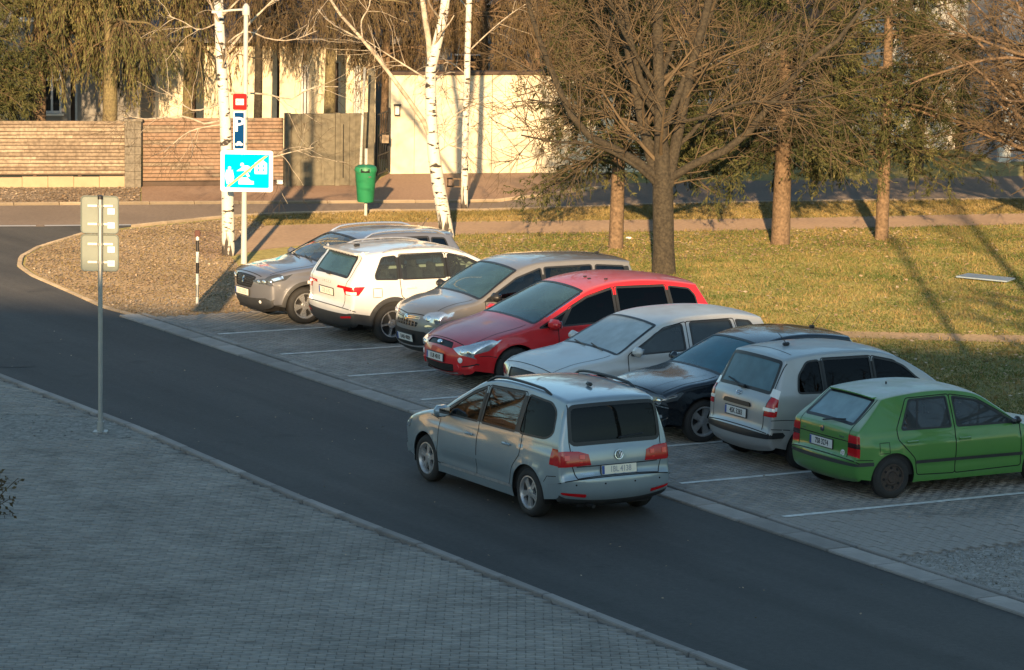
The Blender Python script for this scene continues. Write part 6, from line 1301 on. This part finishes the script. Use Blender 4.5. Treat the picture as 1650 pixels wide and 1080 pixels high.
# open wrought iron leaf, turned towards the camera
a, b = G(606, 291), G(626, 283); t = thing('iron_gate', 'black wrought iron gate leaf with scroll bars standing open', 'gate', (0, 0, 0)); LI = flen(a, b)
for x in (0, LI): MB().tube([along(a, b, x, .12), along(a, b, x, 1.62 if x == 0 else 1.7)], .03, 8).build('stile', 'iron', t)
for z in (.14, .60, 1.10, 1.62): MB().tube([along(a, b, 0, z), along(a, b, LI, z)], .02, 6).build('cross_bar', 'iron', t)
for i in range(6):
    x = LI * (i + .5) / 6; MB().tube([along(a, b, x + .05 * math.sin(z * 9 + i * 1.3), z) for z in np.linspace(.14, 1.64, 22)], .014, 5).build('scroll_bar', 'iron', t)
q = MB(); q.box(along(a, b, LI * .45, .98, .06), (.22, .05, .2)); q.build('lock_plate', 'board_pale', t)
# long cream wall in slabs with a dark coping
WA, WB = G(628, 281), G(1060, 277); t = thing('cream_wall', 'long cream garden wall of tall rendered slabs with a dark coping', 'wall', (0, 0, 0)); LW = flen(WA, WB); cuts = [0, .62, 2.62, 3.28, LW * .62, LW * .8, LW]
for i in range(len(cuts) - 1): q = MB(); seg_box(q, WA, WB, cuts[i] + .008, cuts[i + 1] - .008, .0, 2.50 - .02 * (i % 2), -.25, .0 + .03 * ((i + 1) % 2)); q.build('slab', 'wall_cream', t)
q = MB(); seg_box(q, WA, WB, -.05, LW, 2.50, 2.58, -.32, .10); q.build('coping', 'roof_brown', t)
p = along(WA, WB, .15, 1.62, .12); t = thing('wall_lamp', 'small dark lantern mounted on the cream wall beside the iron gate', 'lamp', p)
q = MB(); q.box((0, 0, 0), (.12, .12, .22)); q.build('glass', 'lens_white', t); q = MB(); q.box((0, 0, .13), (.18, .18, .04)); q.box((0, 0, -.12), (.14, .14, .03)); q.box((0, .08, 0), (.05, .06, .08))
for sx in (-1, 1):
    for sy in (-1, 1): q.box((sx * .06, sy * .06, 0), (.02, .02, .22))
q.build('frame', 'iron', t)

# ================================================================ houses behind
def house(name, label, a, b, depth, h, wallm, holes=(), roofm='roof_grey', eave=.5, rise=1.6, d0=0.):
    """front from ground point a to b, going back 'depth'; holes: (x0, x1, z0, z1, kind)"""
    t = thing(name, label, 'house', (0, 0, 0)); L = flen(a, b)
    xs = sorted({0, L} | {v for q in holes for v in q[:2]}); zs = sorted({0, h} | {v for q in holes for v in q[2:4]})
    q = MB()
    for i in range(len(xs) - 1):
        for j in range(len(zs) - 1):
            cx, cz = (xs[i] + xs[i + 1]) / 2, (zs[j] + zs[j + 1]) / 2
            if any(k[0] < cx < k[1] and k[2] < cz < k[3] for k in holes): continue
            seg_box(q, a, b, xs[i], xs[i + 1], zs[j], zs[j + 1], -.3, 0)
    seg_box(q, a, b, 0, .3, 0, h, -depth, -.3); seg_box(q, a, b, L - .3, L, 0, h, -depth, -.3); seg_box(q, a, b, 0, L, 0, h, -depth - .3, -depth); q.build('wall', wallm, t)
    for x0, x1, z0, z1, kind in holes:
        w = MB(); f = .06
        for c in ((x0, x0 + f, z0, z1), (x1 - f, x1, z0, z1), (x0 + f, x1 - f, z0, z0 + f), (x0 + f, x1 - f, z1 - f, z1)): seg_box(w, a, b, *c, -.16, -.10)
        if kind == 'window':
            xm = (x0 + x1) / 2; seg_box(w, a, b, xm - .03, xm + .03, z0 + f, z1 - f, -.155, -.105); zm = z0 + (z1 - z0) * .62; seg_box(w, a, b, x0 + f, xm - .03, zm - .025, zm + .025, -.155, -.105); seg_box(w, a, b, xm + .03, x1 - f, zm - .025, zm + .025, -.155, -.105)
        o = w.build('window' if kind == 'window' else 'door', 'window_white' if kind != 'dark' else 'roof_brown', t)
        w = MB(); seg_box(w, a, b, x0 + .02, x1 - .02, z0 + .02, z1 - .02, -.20, -.165); w.build('pane' if kind == 'window' else 'door_leaf', 'pane_dark' if kind != 'door' else 'door_brown', o)
        if kind == 'window': w = MB(); seg_box(w, a, b, x0 - .06, x1 + .06, z0 - .06, z0 - .004, -.1, .06); w.build('sill', 'wall_white', o)
    vs = [along(a, b, -eave, h + .002, eave), along(a, b, L + eave, h + .002, eave), along(a, b, L + eave, h + rise, -depth / 2), along(a, b, -eave, h + rise, -depth / 2), along(a, b, -eave, h + .002, -depth - eave), along(a, b, L + eave, h + .002, -depth - eave)]
    vs += [v + Vector((0, 0, .14)) for v in vs]
    MB().add(vs, [(0, 1, 2, 3), (3, 2, 5, 4), (6, 7, 8, 9), (9, 8, 11, 10), (0, 1, 7, 6), (4, 5, 11, 10), (1, 2, 8, 7), (2, 5, 11, 8), (0, 3, 9, 6), (3, 4, 10, 9)]).build('roof', roofm, t)
    MB().add([along(a, b, 0, h, -.01), along(a, b, 0, h + rise * .98, -depth / 2), along(a, b, 0, h, -depth), along(a, b, L, h, -.01), along(a, b, L, h + rise * .98, -depth / 2), along(a, b, L, h, -depth)], [(0, 1, 2), (3, 5, 4)]).build('gable', wallm, t)
    return t
def hpt(px, depth): q = AT(px, 250, depth); return Vector((q.x, q.y, 0))
sd_ = .145          # the houses stand parallel to the street
def front(px0, px1, d): a = hpt(px0, d); b = hpt(px1, d); b.y = a.y + (b.x - a.x) * sd_; return a, b
def xof(a, px, depth): return (hpt(px, depth).x - a.x) / math.cos(math.atan(sd_))
a, b = front(-260, 252, 92.); X = lambda px: xof(a, px, 92.)
house('villa', 'grey villa with a white framed window behind the pale board fence', a, b, 9, 6.2, 'wall_grey', [(X(38), X(52), 0.2, 2.35, 'door'), (X(62), X(93), .9, 2.35, 'window'), (X(104), X(118), 0.2, 2.35, 'door'), (X(20), X(60), 3.4, 4.8, 'window'), (X(90), X(130), 3.4, 4.8, 'window'), (X(190), X(225), 3.4, 4.8, 'window')])
a, b = front(256, 602, 91.); X = lambda px: xof(a, px, 91.5)
t = house('cream_house', 'low cream rendered house with dark posts and wide eaves behind the board gate', a, b, 8, 3.0, 'wall_cream', [(X(312), X(318), 0, 2.7, 'dark'), (X(446), X(450), 0, 2.7, 'dark'), (X(484), X(498), .6, 2.4, 'window'), (X(532), X(548), .2, 2.5, 'door'), (X(568), X(580), .8, 2.4, 'window')], roofm='roof_grey', eave=.7, rise=.9)
a, b = front(395, 470, 97.); house('cream_house', 'cream upper storey with a dark window band above the low house', a, b, 6, 5.2, 'wall_cream', [(.2, 1.0, 3.1, 3.7, 'window')], rise=1.2)
a, b = front(560, 860, 101.); house('flat_roof_house', 'wide low house with a grey flat roof edge behind the cream wall', a, b, 9, 3.55, 'wall_grey', [(1.0, 2.0, 1.2, 2.6, 'window'), (3.0, 4.0, 1.2, 2.6, 'window')], roofm='roof_grey', eave=.4, rise=.5)
a, b = front(1425, 1604, 96.); X = lambda px: xof(a, px, 96.)
house('white_house', 'white house seen through the branches with dark window openings', a, b, 9, 6.0, 'wall_white', [(X(1462), X(1490), .9, 2.2, 'window'), (X(1540), X(1562), 0, 2.1, 'dark'), (X(1570), X(1598), 0, 2.0, 'dark'), (X(1566), X(1596), 2.4, 3.3, 'window')])
a, b = front(1607, 1900, 93.); house('shade_painted_wing', 'house wing with its shade painted in as blue grey and a pale corner beside the white house', a, b, 9, 6.0, 'wall_painted_shade', [(2.0, 3.0, 1.0, 2.2, 'window')]);  # side-shaded wing: the shade is mixed into its blue grey wall colour
o = MB(); seg_box(o, a, b, -.02, .30, 0, 2.3, .02, .25); o = tag(o.build('corner_pillar', 'wall_white'), 'short white pillar at the corner of the shaded side wing', 'pillar')
a, b = front(1030, 1425, 99.); house('dark_house', 'dark brown roofed house almost hidden behind the conifers', a, b, 9, 3.2, 'wall_grey', [(1.5, 2.6, 1.0, 2.2, 'window'), (4.2, 5.2, 1.0, 2.2, 'window')], roofm='roof_brown', eave=.6, rise=2.4)

# more of the neighbourhood to the left, seen mirrored in the car windows
a, b = Vector((-66, 70, 0)), Vector((-33, 73, 0)); house('yellow_house', 'long yellow house standing to the left of the junction', a, b, 10, 6.5, mat('wall_yellow', (.62, .45, .20), .9, noise=(.9, .5), color2=(.54, .38, .16)), [(2 + 3.6 * i, 3.5 + 3.6 * i, z, z + 1.5, 'window') for i in range(8) for z in (1.0, 4.0)], roofm='roof_brown', rise=3.)
# ================================================================ the block of flats the picture was taken from (behind the camera)
sl = -.20; fa = Vector((-34, -.6 + sl * -34, 0)); fb = Vector((40, -.6 + sl * 40, 0)); fa, fb = fb, fa; HB_ = 11.2
t = thing('apartment_block', 'plain rendered block of flats with a flat roof behind the viewpoint', 'building', (0, 0, 0)); LB = flen(fa, fb)
q = MB(); seg_box(q, fa, fb, 0, LB, 0, HB_, -12, 0); q.build('wall', 'wall_grey', t)
for fl in range(3):
    for i in range(24):
        x = 1.6 + i * 3.2
        if x + 1.5 < LB: q = MB(); seg_box(q, fa, fb, x, x + 1.5, 1.2 + fl * 3.3, 2.7 + fl * 3.3, .0, .05); o = q.build('window', 'window_white', t); q = MB(); seg_box(q, fa, fb, x + .08, x + 1.42, 1.28 + fl * 3.3, 2.62 + fl * 3.3, .05, .06); q.build('pane', 'pane_dark', o)
def roof_thing(name, label, x, w, h, d=-2.):
    yy = -.6 + sl * x; q = MB(); q.box((x, yy - 2.2, HB_ + h / 2), (w, w, h)); o = q.build(name, 'wall_grey', None); tag(o, label, name.split('_')[-1])
roof_thing('brick_chimney', 'broad chimney stack on the flat roof of the block', -20., .85, 1.6)
# a lamp post of the car park beside the frame: its shadow crosses the lawn
t = thing('lamp_post', 'plain grey car park lamp post beside the paved bays', 'lamp post', (7.15, 40.5, 0)); MB().tube([(0, 0, 0), (0, 0, 6.2)], [.085, .06], 12).build('pole', 'galvanised', t, True); MB().box((0, .35, 6.2), (.22, .8, .09), bev=.03).build('lamp_head', 'galvanised', t)

# ================================================================ trees
def tree(name, label, base, group=None): return thing(name, label, 'tree', base, group=group)
def rel(P, o): return P - np.array(tuple(o))
def px_limb(pts, depth, base, r0, r1, k=10, dy=0.):
    """limb through pixels; depth runs linearly from the tree's own distance to +dy"""
    n = len(pts); q = [AT(p[0], p[1], depth + dy * i / max(1, n - 1)) - base for i, p in enumerate(pts)]; return limb(q, r0, r1, k)
def merge(*L): return np.vstack([a[0] for a in L]), np.vstack([a[1] for a in L])

# --- birches
def birch(label, bpx, limbs, seed, twig_n=26):
    rs = np.random.RandomState(seed); base = G(*bpx); d = base.y; t = tree('birch_tree', label, base, 'birches with white bark')
    tr = px_limb(limbs[0][0], d, base, *limbs[0][1], 16); P0 = tr[0].copy(); P0[0, 0, 2] = -.15; wood('trunk', [(P0, tr[1], 14)], 'birch_bark', t)
    sub = [px_limb(p, d, base, *r, 10, dy) for p, r, dy in limbs[1:]]
    groups = [(a, b, 8) for a, b in sub]; A = merge(*[limb([tuple(v) for v in q[0][0]], q[1][0, 0], q[1][0, -1], 10) for q in [tr] + sub])
    B1 = grow(A[0], A[1], 7, .35, 1, 1.5, 55, up=.1, wig=.14, curve=-.04, k=7, r=.3, rmin=.007, rng=rs); B2 = grow(B1[0], B1[1], 4, .2, 1, .8, 45, wig=.16, curve=-.10, k=5, r=.6, rmin=.0045, rng=rs); B3 = grow(B2[0], B2[1], 3, .2, 1, .5, 40, wig=.15, curve=-.16, k=5, r=.7, rmin=.0035, rng=rs)
    wood('limbs', groups + [(*B1, 5)], 'birch_limb', t); wood('twigs', [(*B2, 3), (*B3, 3)], 'twig', t)
    return t
birch('straight white birch with a dark fissured foot beside the lamp post', (368, 412), [([(368, 412), (367, 330), (364, 220), (357, 110), (352, 0), (347, -160), (340, -420)], (.135, .055)),
    ([(366, 190), (330, 200), (300, 188), (262, 190), (230, 192), (196, 184)], (.028, .010), -.6), ([(362, 165), (310, 178), (285, 160), (255, 140)], (.02, .008), .4), ([(368, 200), (330, 205), (300, 215), (265, 245)], (.018, .007), -.4), ([(368, 80), (385, 60), (400, 40), (430, 10), (470, -30)], (.03, .012), .5), ([(356, 40), (345, 20), (330, -20)], (.03, .012), -.5), ([(355, 35), (320, 48), (295, 35), (270, 25)], (.016, .007), .3), ([(371, 150), (430, 152), (470, 160), (500, 142), (545, 140)], (.022, .008), .8), ([(368, 255), (430, 255), (470, 245), (505, 238)], (.02, .007), .5), ([(366, 70), (395, 50), (430, 62), (470, 65), (510, 50)], (.02, .008), .4)], 11)
birch('leaning white birch forking into several pale limbs behind the parked crossovers', (723, 384), [([(723, 384), (712, 330), (702, 270), (696, 215), (694, 150), (694, 110), (700, 85), (714, 30), (722, -40), (740, -300)], (.155, .05)),
    ([(699, 235), (680, 190), (650, 150), (625, 115), (585, 65), (545, 20), (520, -20), (480, -90)], (.055, .02), -.8), ([(694, 105), (690, 60), (682, 10), (676, -60), (670, -260)], (.07, .03), .3), ([(640, 138), (600, 78), (570, 58), (530, 35), (512, 15)], (.03, .012), .2), ([(584, 62), (582, 35), (595, 10), (598, -20)], (.02, .010), .3), ([(698, 230), (715, 210), (728, 190), (760, 170)], (.02, .008), .3), ([(700, 250), (720, 235), (735, 228)], (.02, .008), .3), ([(692, 130), (660, 110), (620, 85), (590, 65)], (.022, .010), .5)], 12)
birch('thin straight birch standing close to the cream wall', (748, 337), [([(748, 337), (749, 260), (752, 150), (754, 60), (756, 0), (758, -300)], (.085, .05)), ([(753, 85), (790, 50), (820, 25), (850, 5)], (.018, .008), .3), ([(752, 120), (720, 100), (705, 115)], (.015, .007), .2)], 13)

# --- the big bare tree
rs = np.random.RandomState(21); base = G(1070, 441); d = base.y; t = tree('bare_tree', 'big bare dark tree with spreading limbs behind the red van', base)
tr = px_limb([(1070, 441), (1069, 380), (1068, 300), (1066, 240), (1063, 160), (1060, 60), (1060, -60), (1055, -300)], d, base, .235, .10, 18); zt = tr[0][0, :, 2]; tr[1][0] = np.interp(zt, [-.3, 0, .5, 1.9, 2.3, 3.2, 9], [.30, .255, .212, .205, .15, .115, .06]); tr[0][0, 0, 2] = -.2
wood('trunk', [(*tr, 18)], 'bark', t)
LM = [([(1062, 300), (1048, 250), (1034, 190), (1018, 110), (1004, 30), (990, -90)], .125, .05, .5), ([(1076, 300), (1086, 245), (1100, 180), (1116, 100), (1138, 20), (1165, -110)], .125, .05, .3), ([(1062, 288), (1020, 255), (975, 232), (940, 212), (912, 170), (895, 130), (868, 60), (850, 0), (830, -120)], .085, .03, -1.0), ([(1060, 300), (1030, 272), (985, 245), (945, 232), (890, 228), (840, 218)], .05, .015, -1.6), ([(1064, 190), (1035, 150), (1010, 115), (975, 55), (950, 0), (920, -120)], .075, .03, .8), ([(1062, 170), (1035, 135), (1022, 90), (1012, 40), (1008, 0), (1000, -140)], .07, .03, -.6), ([(1076, 290), (1110, 268), (1160, 248), (1205, 215), (1232, 180), (1262, 145), (1290, 108), (1340, 75), (1372, 40), (1400, -10), (1450, -120)], .085, .022, -1.2), ([(1070, 210), (1090, 160), (1110, 110), (1128, 60), (1150, 10), (1190, -130)], .08, .03, .6), ([(1066, 120), (1090, 60), (1120, 20), (1140, -60)], .06, .03, 1.2), ([(1072, 250), (1105, 225), (1150, 170), (1200, 110), (1240, 60), (1290, 0)], .05, .02, 1.4), ([(1064, 240), (1020, 205), (970, 180), (900, 168), (850, 160)], .04, .014, 1.2), ([(1290, 108), (1298, 70), (1310, 20), (1325, -40)], .03, .012, -.3), ([(1066, 150), (1020, 80), (990, 20), (960, -60)], .05, .02, -1.6), ([(1066, 200), (1130, 190), (1200, 165), (1280, 165), (1350, 150)], .04, .012, -1.8)]
lim = [px_limb(p, d, base, r0, r1, 12, dy) for p, r0, r1, dy in LM]
wood('limbs', [(a, b, 9) for a, b in lim], 'bark', t); A = merge(*lim, limb([tuple(v) for v in tr[0][0]], .2, .1, 12))
B1 = grow(A[0], A[1], 15, .20, 1, 2.2, 50, up=.05, wig=.06, k=8, r=.30, rmin=.011, rng=rs); B2 = grow(B1[0], B1[1], 5, .12, 1, 1.3, 44, wig=.07, curve=0., k=6, r=.55, rmin=.0075, rng=rs); B3 = grow(B2[0], B2[1], 3, .10, 1, .75, 40, wig=.08, k=4, r=.7, rmin=.005, rng=rs)
wood('branches', [(*B1, 5), (*B2, 4)], 'twig', t); wood('twigs', [(*B3, 3)], 'twig_red', t)

# --- bare trees reaching in from the right edge
def side_tree(label, base, h, seed, spread, nl, per):
    rs = np.random.RandomState(seed); t = tree('bare_tree', label, base, 'bare trees at the edge of the lawn'); trp = limb([(0, 0, -.2), (.05, 0, h * .3), (-.1, .1, h * .6), (.0, 0, h)], .17, .06, 14); wood('trunk', [(*trp, 12)], 'bark', t)
    L1 = grow(*trp, nl, .14, .95, spread, 66, up=.12, wig=.06, curve=-.03, k=10, r=.42, rmin=.02, rng=rs, lentip=.6); L2 = grow(*L1, per, .15, 1, 1.7, 45, wig=.07, curve=-.03, k=7, r=.5, rmin=.008, rng=rs); L3 = grow(*L2, 5, .1, 1, .9, 42, wig=.09, curve=-.02, k=5, r=.6, rmin=.006, rng=rs); L4 = grow(*L3, 2, .2, 1, .4, 40, wig=.14, k=4, r=.7, rmin=.004, rng=rs)
    wood('limbs', [(*L1, 7)], 'bark_warm', t); wood('branches', [(*L2, 4)], 'twig_red', t); wood('twigs', [(*L3, 3), (*L4, 3)], 'twig_red', t)
side_tree('bare reddish tree leaning into the picture over the lawn edge', G(1735, 410), 8.5, 31, 4.6, 40, 11); side_tree('second bare reddish tree beyond the lawn near the shaded side wing', G(1690, 338), 8.5, 32, 4.2, 36, 10); side_tree('bare tree beside the car park lamp post', Vector((9.3, 43.5, 0)), 7.5, 33, 2.4, 16, 5)
for i, (x, y) in enumerate(((-22, 57), (-27, 60), (-33, 64))): side_tree(('bare street tree nearest the junction before the yellow house', 'bare middle street tree before the yellow house', 'bare street tree closest to the yellow house wall')[i], Vector((x, y, 0)), 9., 34 + i, 3.6, 22, 6)

# --- conifers
def conifer(label, base, h, crown0, rad, seed, rt, density=1., needle='needles', droop=.25, m='bark_warm', kind='spruce_tree', top_r=.25):
    rs = np.random.RandomState(seed); t = tree(kind, label, base, 'conifers along the street'); trp = limb([(0, 0, -.2), (.03, 0, h * .3), (-.02, 0, h * .7), (0, 0, h)], rt, .03, 16); wood('trunk', [(*trp, 12)], m, t)
    nb = int(120 * density); z = crown0 + (h - crown0) * rs.rand(nb) ** 1.25; az = rs.rand(nb) * 6.283; L = rad * (1 - (z - crown0) / (h - crown0) * (1 - top_r)) * (.7 + .45 * rs.rand(nb)); k = 9
    dirv = np.c_[np.cos(az), np.sin(az), np.full(nb, .05)]; P = np.zeros((nb, k, 3)); P[:, 0] = np.c_[np.zeros(nb), np.zeros(nb), z]; dd = dirv.copy()
    for j in range(1, k): P[:, j] = P[:, j - 1] + unit(dd) * (L / (k - 1))[:, None]; dd = dd + np.array([0, 0, -droop / k * 2.2 if j < k * .6 else droop / k]) + rs.normal(0, .05, (nb, 3))
    Rb = (.012 + .012 * (L / rad))[:, None] * np.linspace(1.3, .3, k)[None]
    S = grow(P, Rb, 15, .12, 1, .75, 55, up=-.10, wig=.08, curve=-.05, k=5, r=.5, rmin=.004, rng=rs, lentip=.7); S2 = grow(*S, 3, .15, 1, .34, 45, up=-.1, wig=.08, curve=-.06, k=4, r=.6, rmin=.003, rng=rs)
    wood('branches', [(P, Rb, 5), (*S, 3)], 'twig', t)
    v1, f1 = cards(S[0], 20, .10, .011, .9, .35, rng=rs); v2, f2 = cards(S2[0], 9, .09, .010, .9, .4, rng=rs); v3, f3 = cards(P, 30, .10, .011, 1., .3, .3, rng=rs)
    fast_mesh('crown', np.vstack([v1, v2, v3]), np.vstack([f1, f2 + len(v1), f3 + len(v1) + len(v2)]), needle, t); return t
conifer('dark spruce on a brown trunk just left of the big bare tree', G(992, 401), 9.5, 1.75, 2.5, 41, .16, .9, 'needles', .5)
conifer('spruce on a thick sunlit pale trunk in the lawn', G(1257, 394), 10.5, 1.95, 2.7, 42, .21, 1., 'needles', .3)
conifer('spruce on a slimmer reddish trunk nearer the white house', G(1420, 386), 10., 1.75, 2.6, 43, .15, 1., 'needles', .3)
conifer('tall dark spruce behind the cream wall end', G(1130, 300) + Vector((0, 6, 0)), 10., .6, 2.8, 44, .16, .9, 'needles', .4, 'bark')
conifer('broad spruce standing in front of the white house', G(1500, 300) + Vector((0, 3, 0)), 9., 2.3, 1.8, 45, .16, .35, 'needles', .4, 'bark')
conifer('dark green spruce at the left edge behind the board fence', G(-70, 300) + Vector((0, 3.0, 0)), 9., 1.9, 1.7, 46, .17, .7, 'needles', .5, 'bark')

mat('bark_moss', (.20, .165, .075), .95, noise=(4, .5), color2=(.13, .10, .06), bump=(18, 1.), noise3=(18, .6, 1.35))
# --- weeping, nearly leafless trees behind the fence
def weeping(label, base, h, seed, rad, twig, leafm, rt=.2, z0=.35, hang=1.5, leaves=4, group='weeping trees behind the fence', per=16, dens=1., m='bark_warm'):
    rs = np.random.RandomState(seed); t = tree('weeping_tree', label, base, group); trp = limb([(0, 0, -.2), (.05, 0, h * .35), (-.06, 0, h * .7), (0, 0, h)], rt, .05, 14); wood('trunk', [(*trp, 12)], m, t)
    L1 = grow(*trp, int(40 * dens), z0, 1, rad, 70, up=.15, wig=.10, curve=-.08, k=9, r=.35, rmin=.012, rng=rs, lentip=.55); L2 = grow(*L1, per, .1, 1, hang, 60, up=-.9, wig=.07, curve=-.35, k=7, r=.4, rmin=.008, rng=rs, lentip=.9); L3 = grow(*L2, 4, .1, .9, hang * .5, 35, up=-.4, wig=.10, curve=-.3, k=5, r=.7, rmin=.006, rng=rs)
    wood('limbs', [(*L1, 6)], m, t); wood('hanging_twigs', [(*L2, 3), (*L3, 3)], twig, t)
    if leaves: v1, f1 = cards(L2[0], int(leaves * 1.5), .13, .010, .7, .9, rng=rs); v2, f2 = cards(L3[0], max(2, leaves - 1), .12, .009, .7, .9, rng=rs); fast_mesh('crown', np.vstack([v1, v2]), np.vstack([f1, f2 + len(v1)]), leafm, t)
weeping('olive weeping tree on a mossy trunk beside the villa window', G(147, 300) + Vector((0, 3.6, 0)), 8.5, 51, 2.7, 'larch_twig', 'weeping_leaf', .22, .33, 1.3, 9, m='bark_moss', per=20)
weeping('yellowish weeping tree over the left end of the board fence', G(20, 300) + Vector((0, 4.5, 0)), 8.5, 52, 2.8, 'larch_twig', 'weeping_leaf', .2, .33, 1.3, 9, per=20)
weeping('brown larch with hanging twigs behind the sliding gate', G(265, 300) + Vector((0, 5.5, 0)), 8.5, 53, 2.6, 'larch_twig', 'weeping_leaf', .15, .36, 1.2, 5, per=20, m='bark_moss')
weeping('brown larch on a mossy trunk behind the grey panel gate', G(512, 300) + Vector((0, 4.5, 0)), 9., 54, 2.8, 'larch_twig', 'needles_brown', .17, .37, 1.1, 3, per=18, m='bark_moss')
weeping('brown larch hanging over the eaves of the low cream house', G(395, 300) + Vector((0, 3.6, 0)), 8.5, 55, 2.5, 'larch_twig', 'needles_brown', .12, .42, 1.0, 3, per=18, m='bark')
for i, (px, dy, hh, z0) in enumerate(((400, 8.5, 8., .40), (600, 7.0, 7.5, .38), (680, 6.5, 7.2, .36), (770, 7.0, 7.5, .36), (860, 6.5, 7.0, .34), (930, 7.5, 7.5, .34))):
    weeping(('brown larch above the low cream house', 'brown larch behind the tall dark gate post', 'brown larch behind the cream wall by the leaning birch', 'brown larch behind the cream wall beside the thin birch', 'brown larch behind the dark spruce and cream wall', 'brown larch at the far end of the cream wall')[i], G(px, 300) + Vector((0, dy, 0)), hh, 60 + i, 2.3, 'larch_twig', 'needles_brown', .14, z0, 1.0, 2, 'larches behind the wall', 17, 1.)
# --- far wood (reads as one mass)
rs = np.random.RandomState(77); n = 700; P = np.zeros((n, 6, 3)); P[:, 0, 0] = rs.uniform(-32, 32, n); P[:, 0, 1] = rs.uniform(112, 140, n); dd = np.c_[rs.normal(0, .12, (n, 2)), np.ones(n)]
for j in range(1, 6): P[:, j] = P[:, j - 1] + unit(dd) * 1.5; dd = dd + rs.normal(0, .08, (n, 3))
Rw = np.full((n, 1), .06) * np.linspace(1, .3, 6)[None]; W1 = grow(P, Rw, 9, .1, 1, 1.8, 50, k=5, r=.3, rmin=.012, rng=rs); W2 = grow(*W1, 4, .1, 1, .9, 45, k=4, r=.6, rmin=.008, rng=rs)
o = wood('far_wood', [(P, Rw, 4), (*W1, 3), (*W2, 3)], 'twig_red', None); tag(o, 'brown leafless wood closing the view behind the houses', 'wood', kind='stuff')
# --- clipped shrub at the left edge of the footway
rs = np.random.RandomState(88); base = G(-78, 890, .03); t = thing('shrub', 'dark leafless shrub at the edge of the footway paving', 'shrub', base); st = np.zeros((60, 6, 3)); dd = np.c_[rs.normal(0, .45, (60, 2)), np.ones(60)]; st[:, 0, :2] = rs.normal(0, .12, (60, 2))
for j in range(1, 6): st[:, j] = st[:, j - 1] + unit(dd) * .22; dd = dd + rs.normal(0, .12, (60, 3))
Rw = np.full((60, 1), .012) * np.linspace(1, .4, 6)[None]; S1_ = grow(st, Rw, 10, .1, 1, .35, 50, k=5, r=.6, rmin=.004, rng=rs); wood('stems', [(st, Rw, 5), (*S1_, 3)], 'twig', t); v, f = cards(S1_[0], 8, .05, .015, 1., .1, rng=rs); fast_mesh('leaves', v, f, 'needles_brown', t)
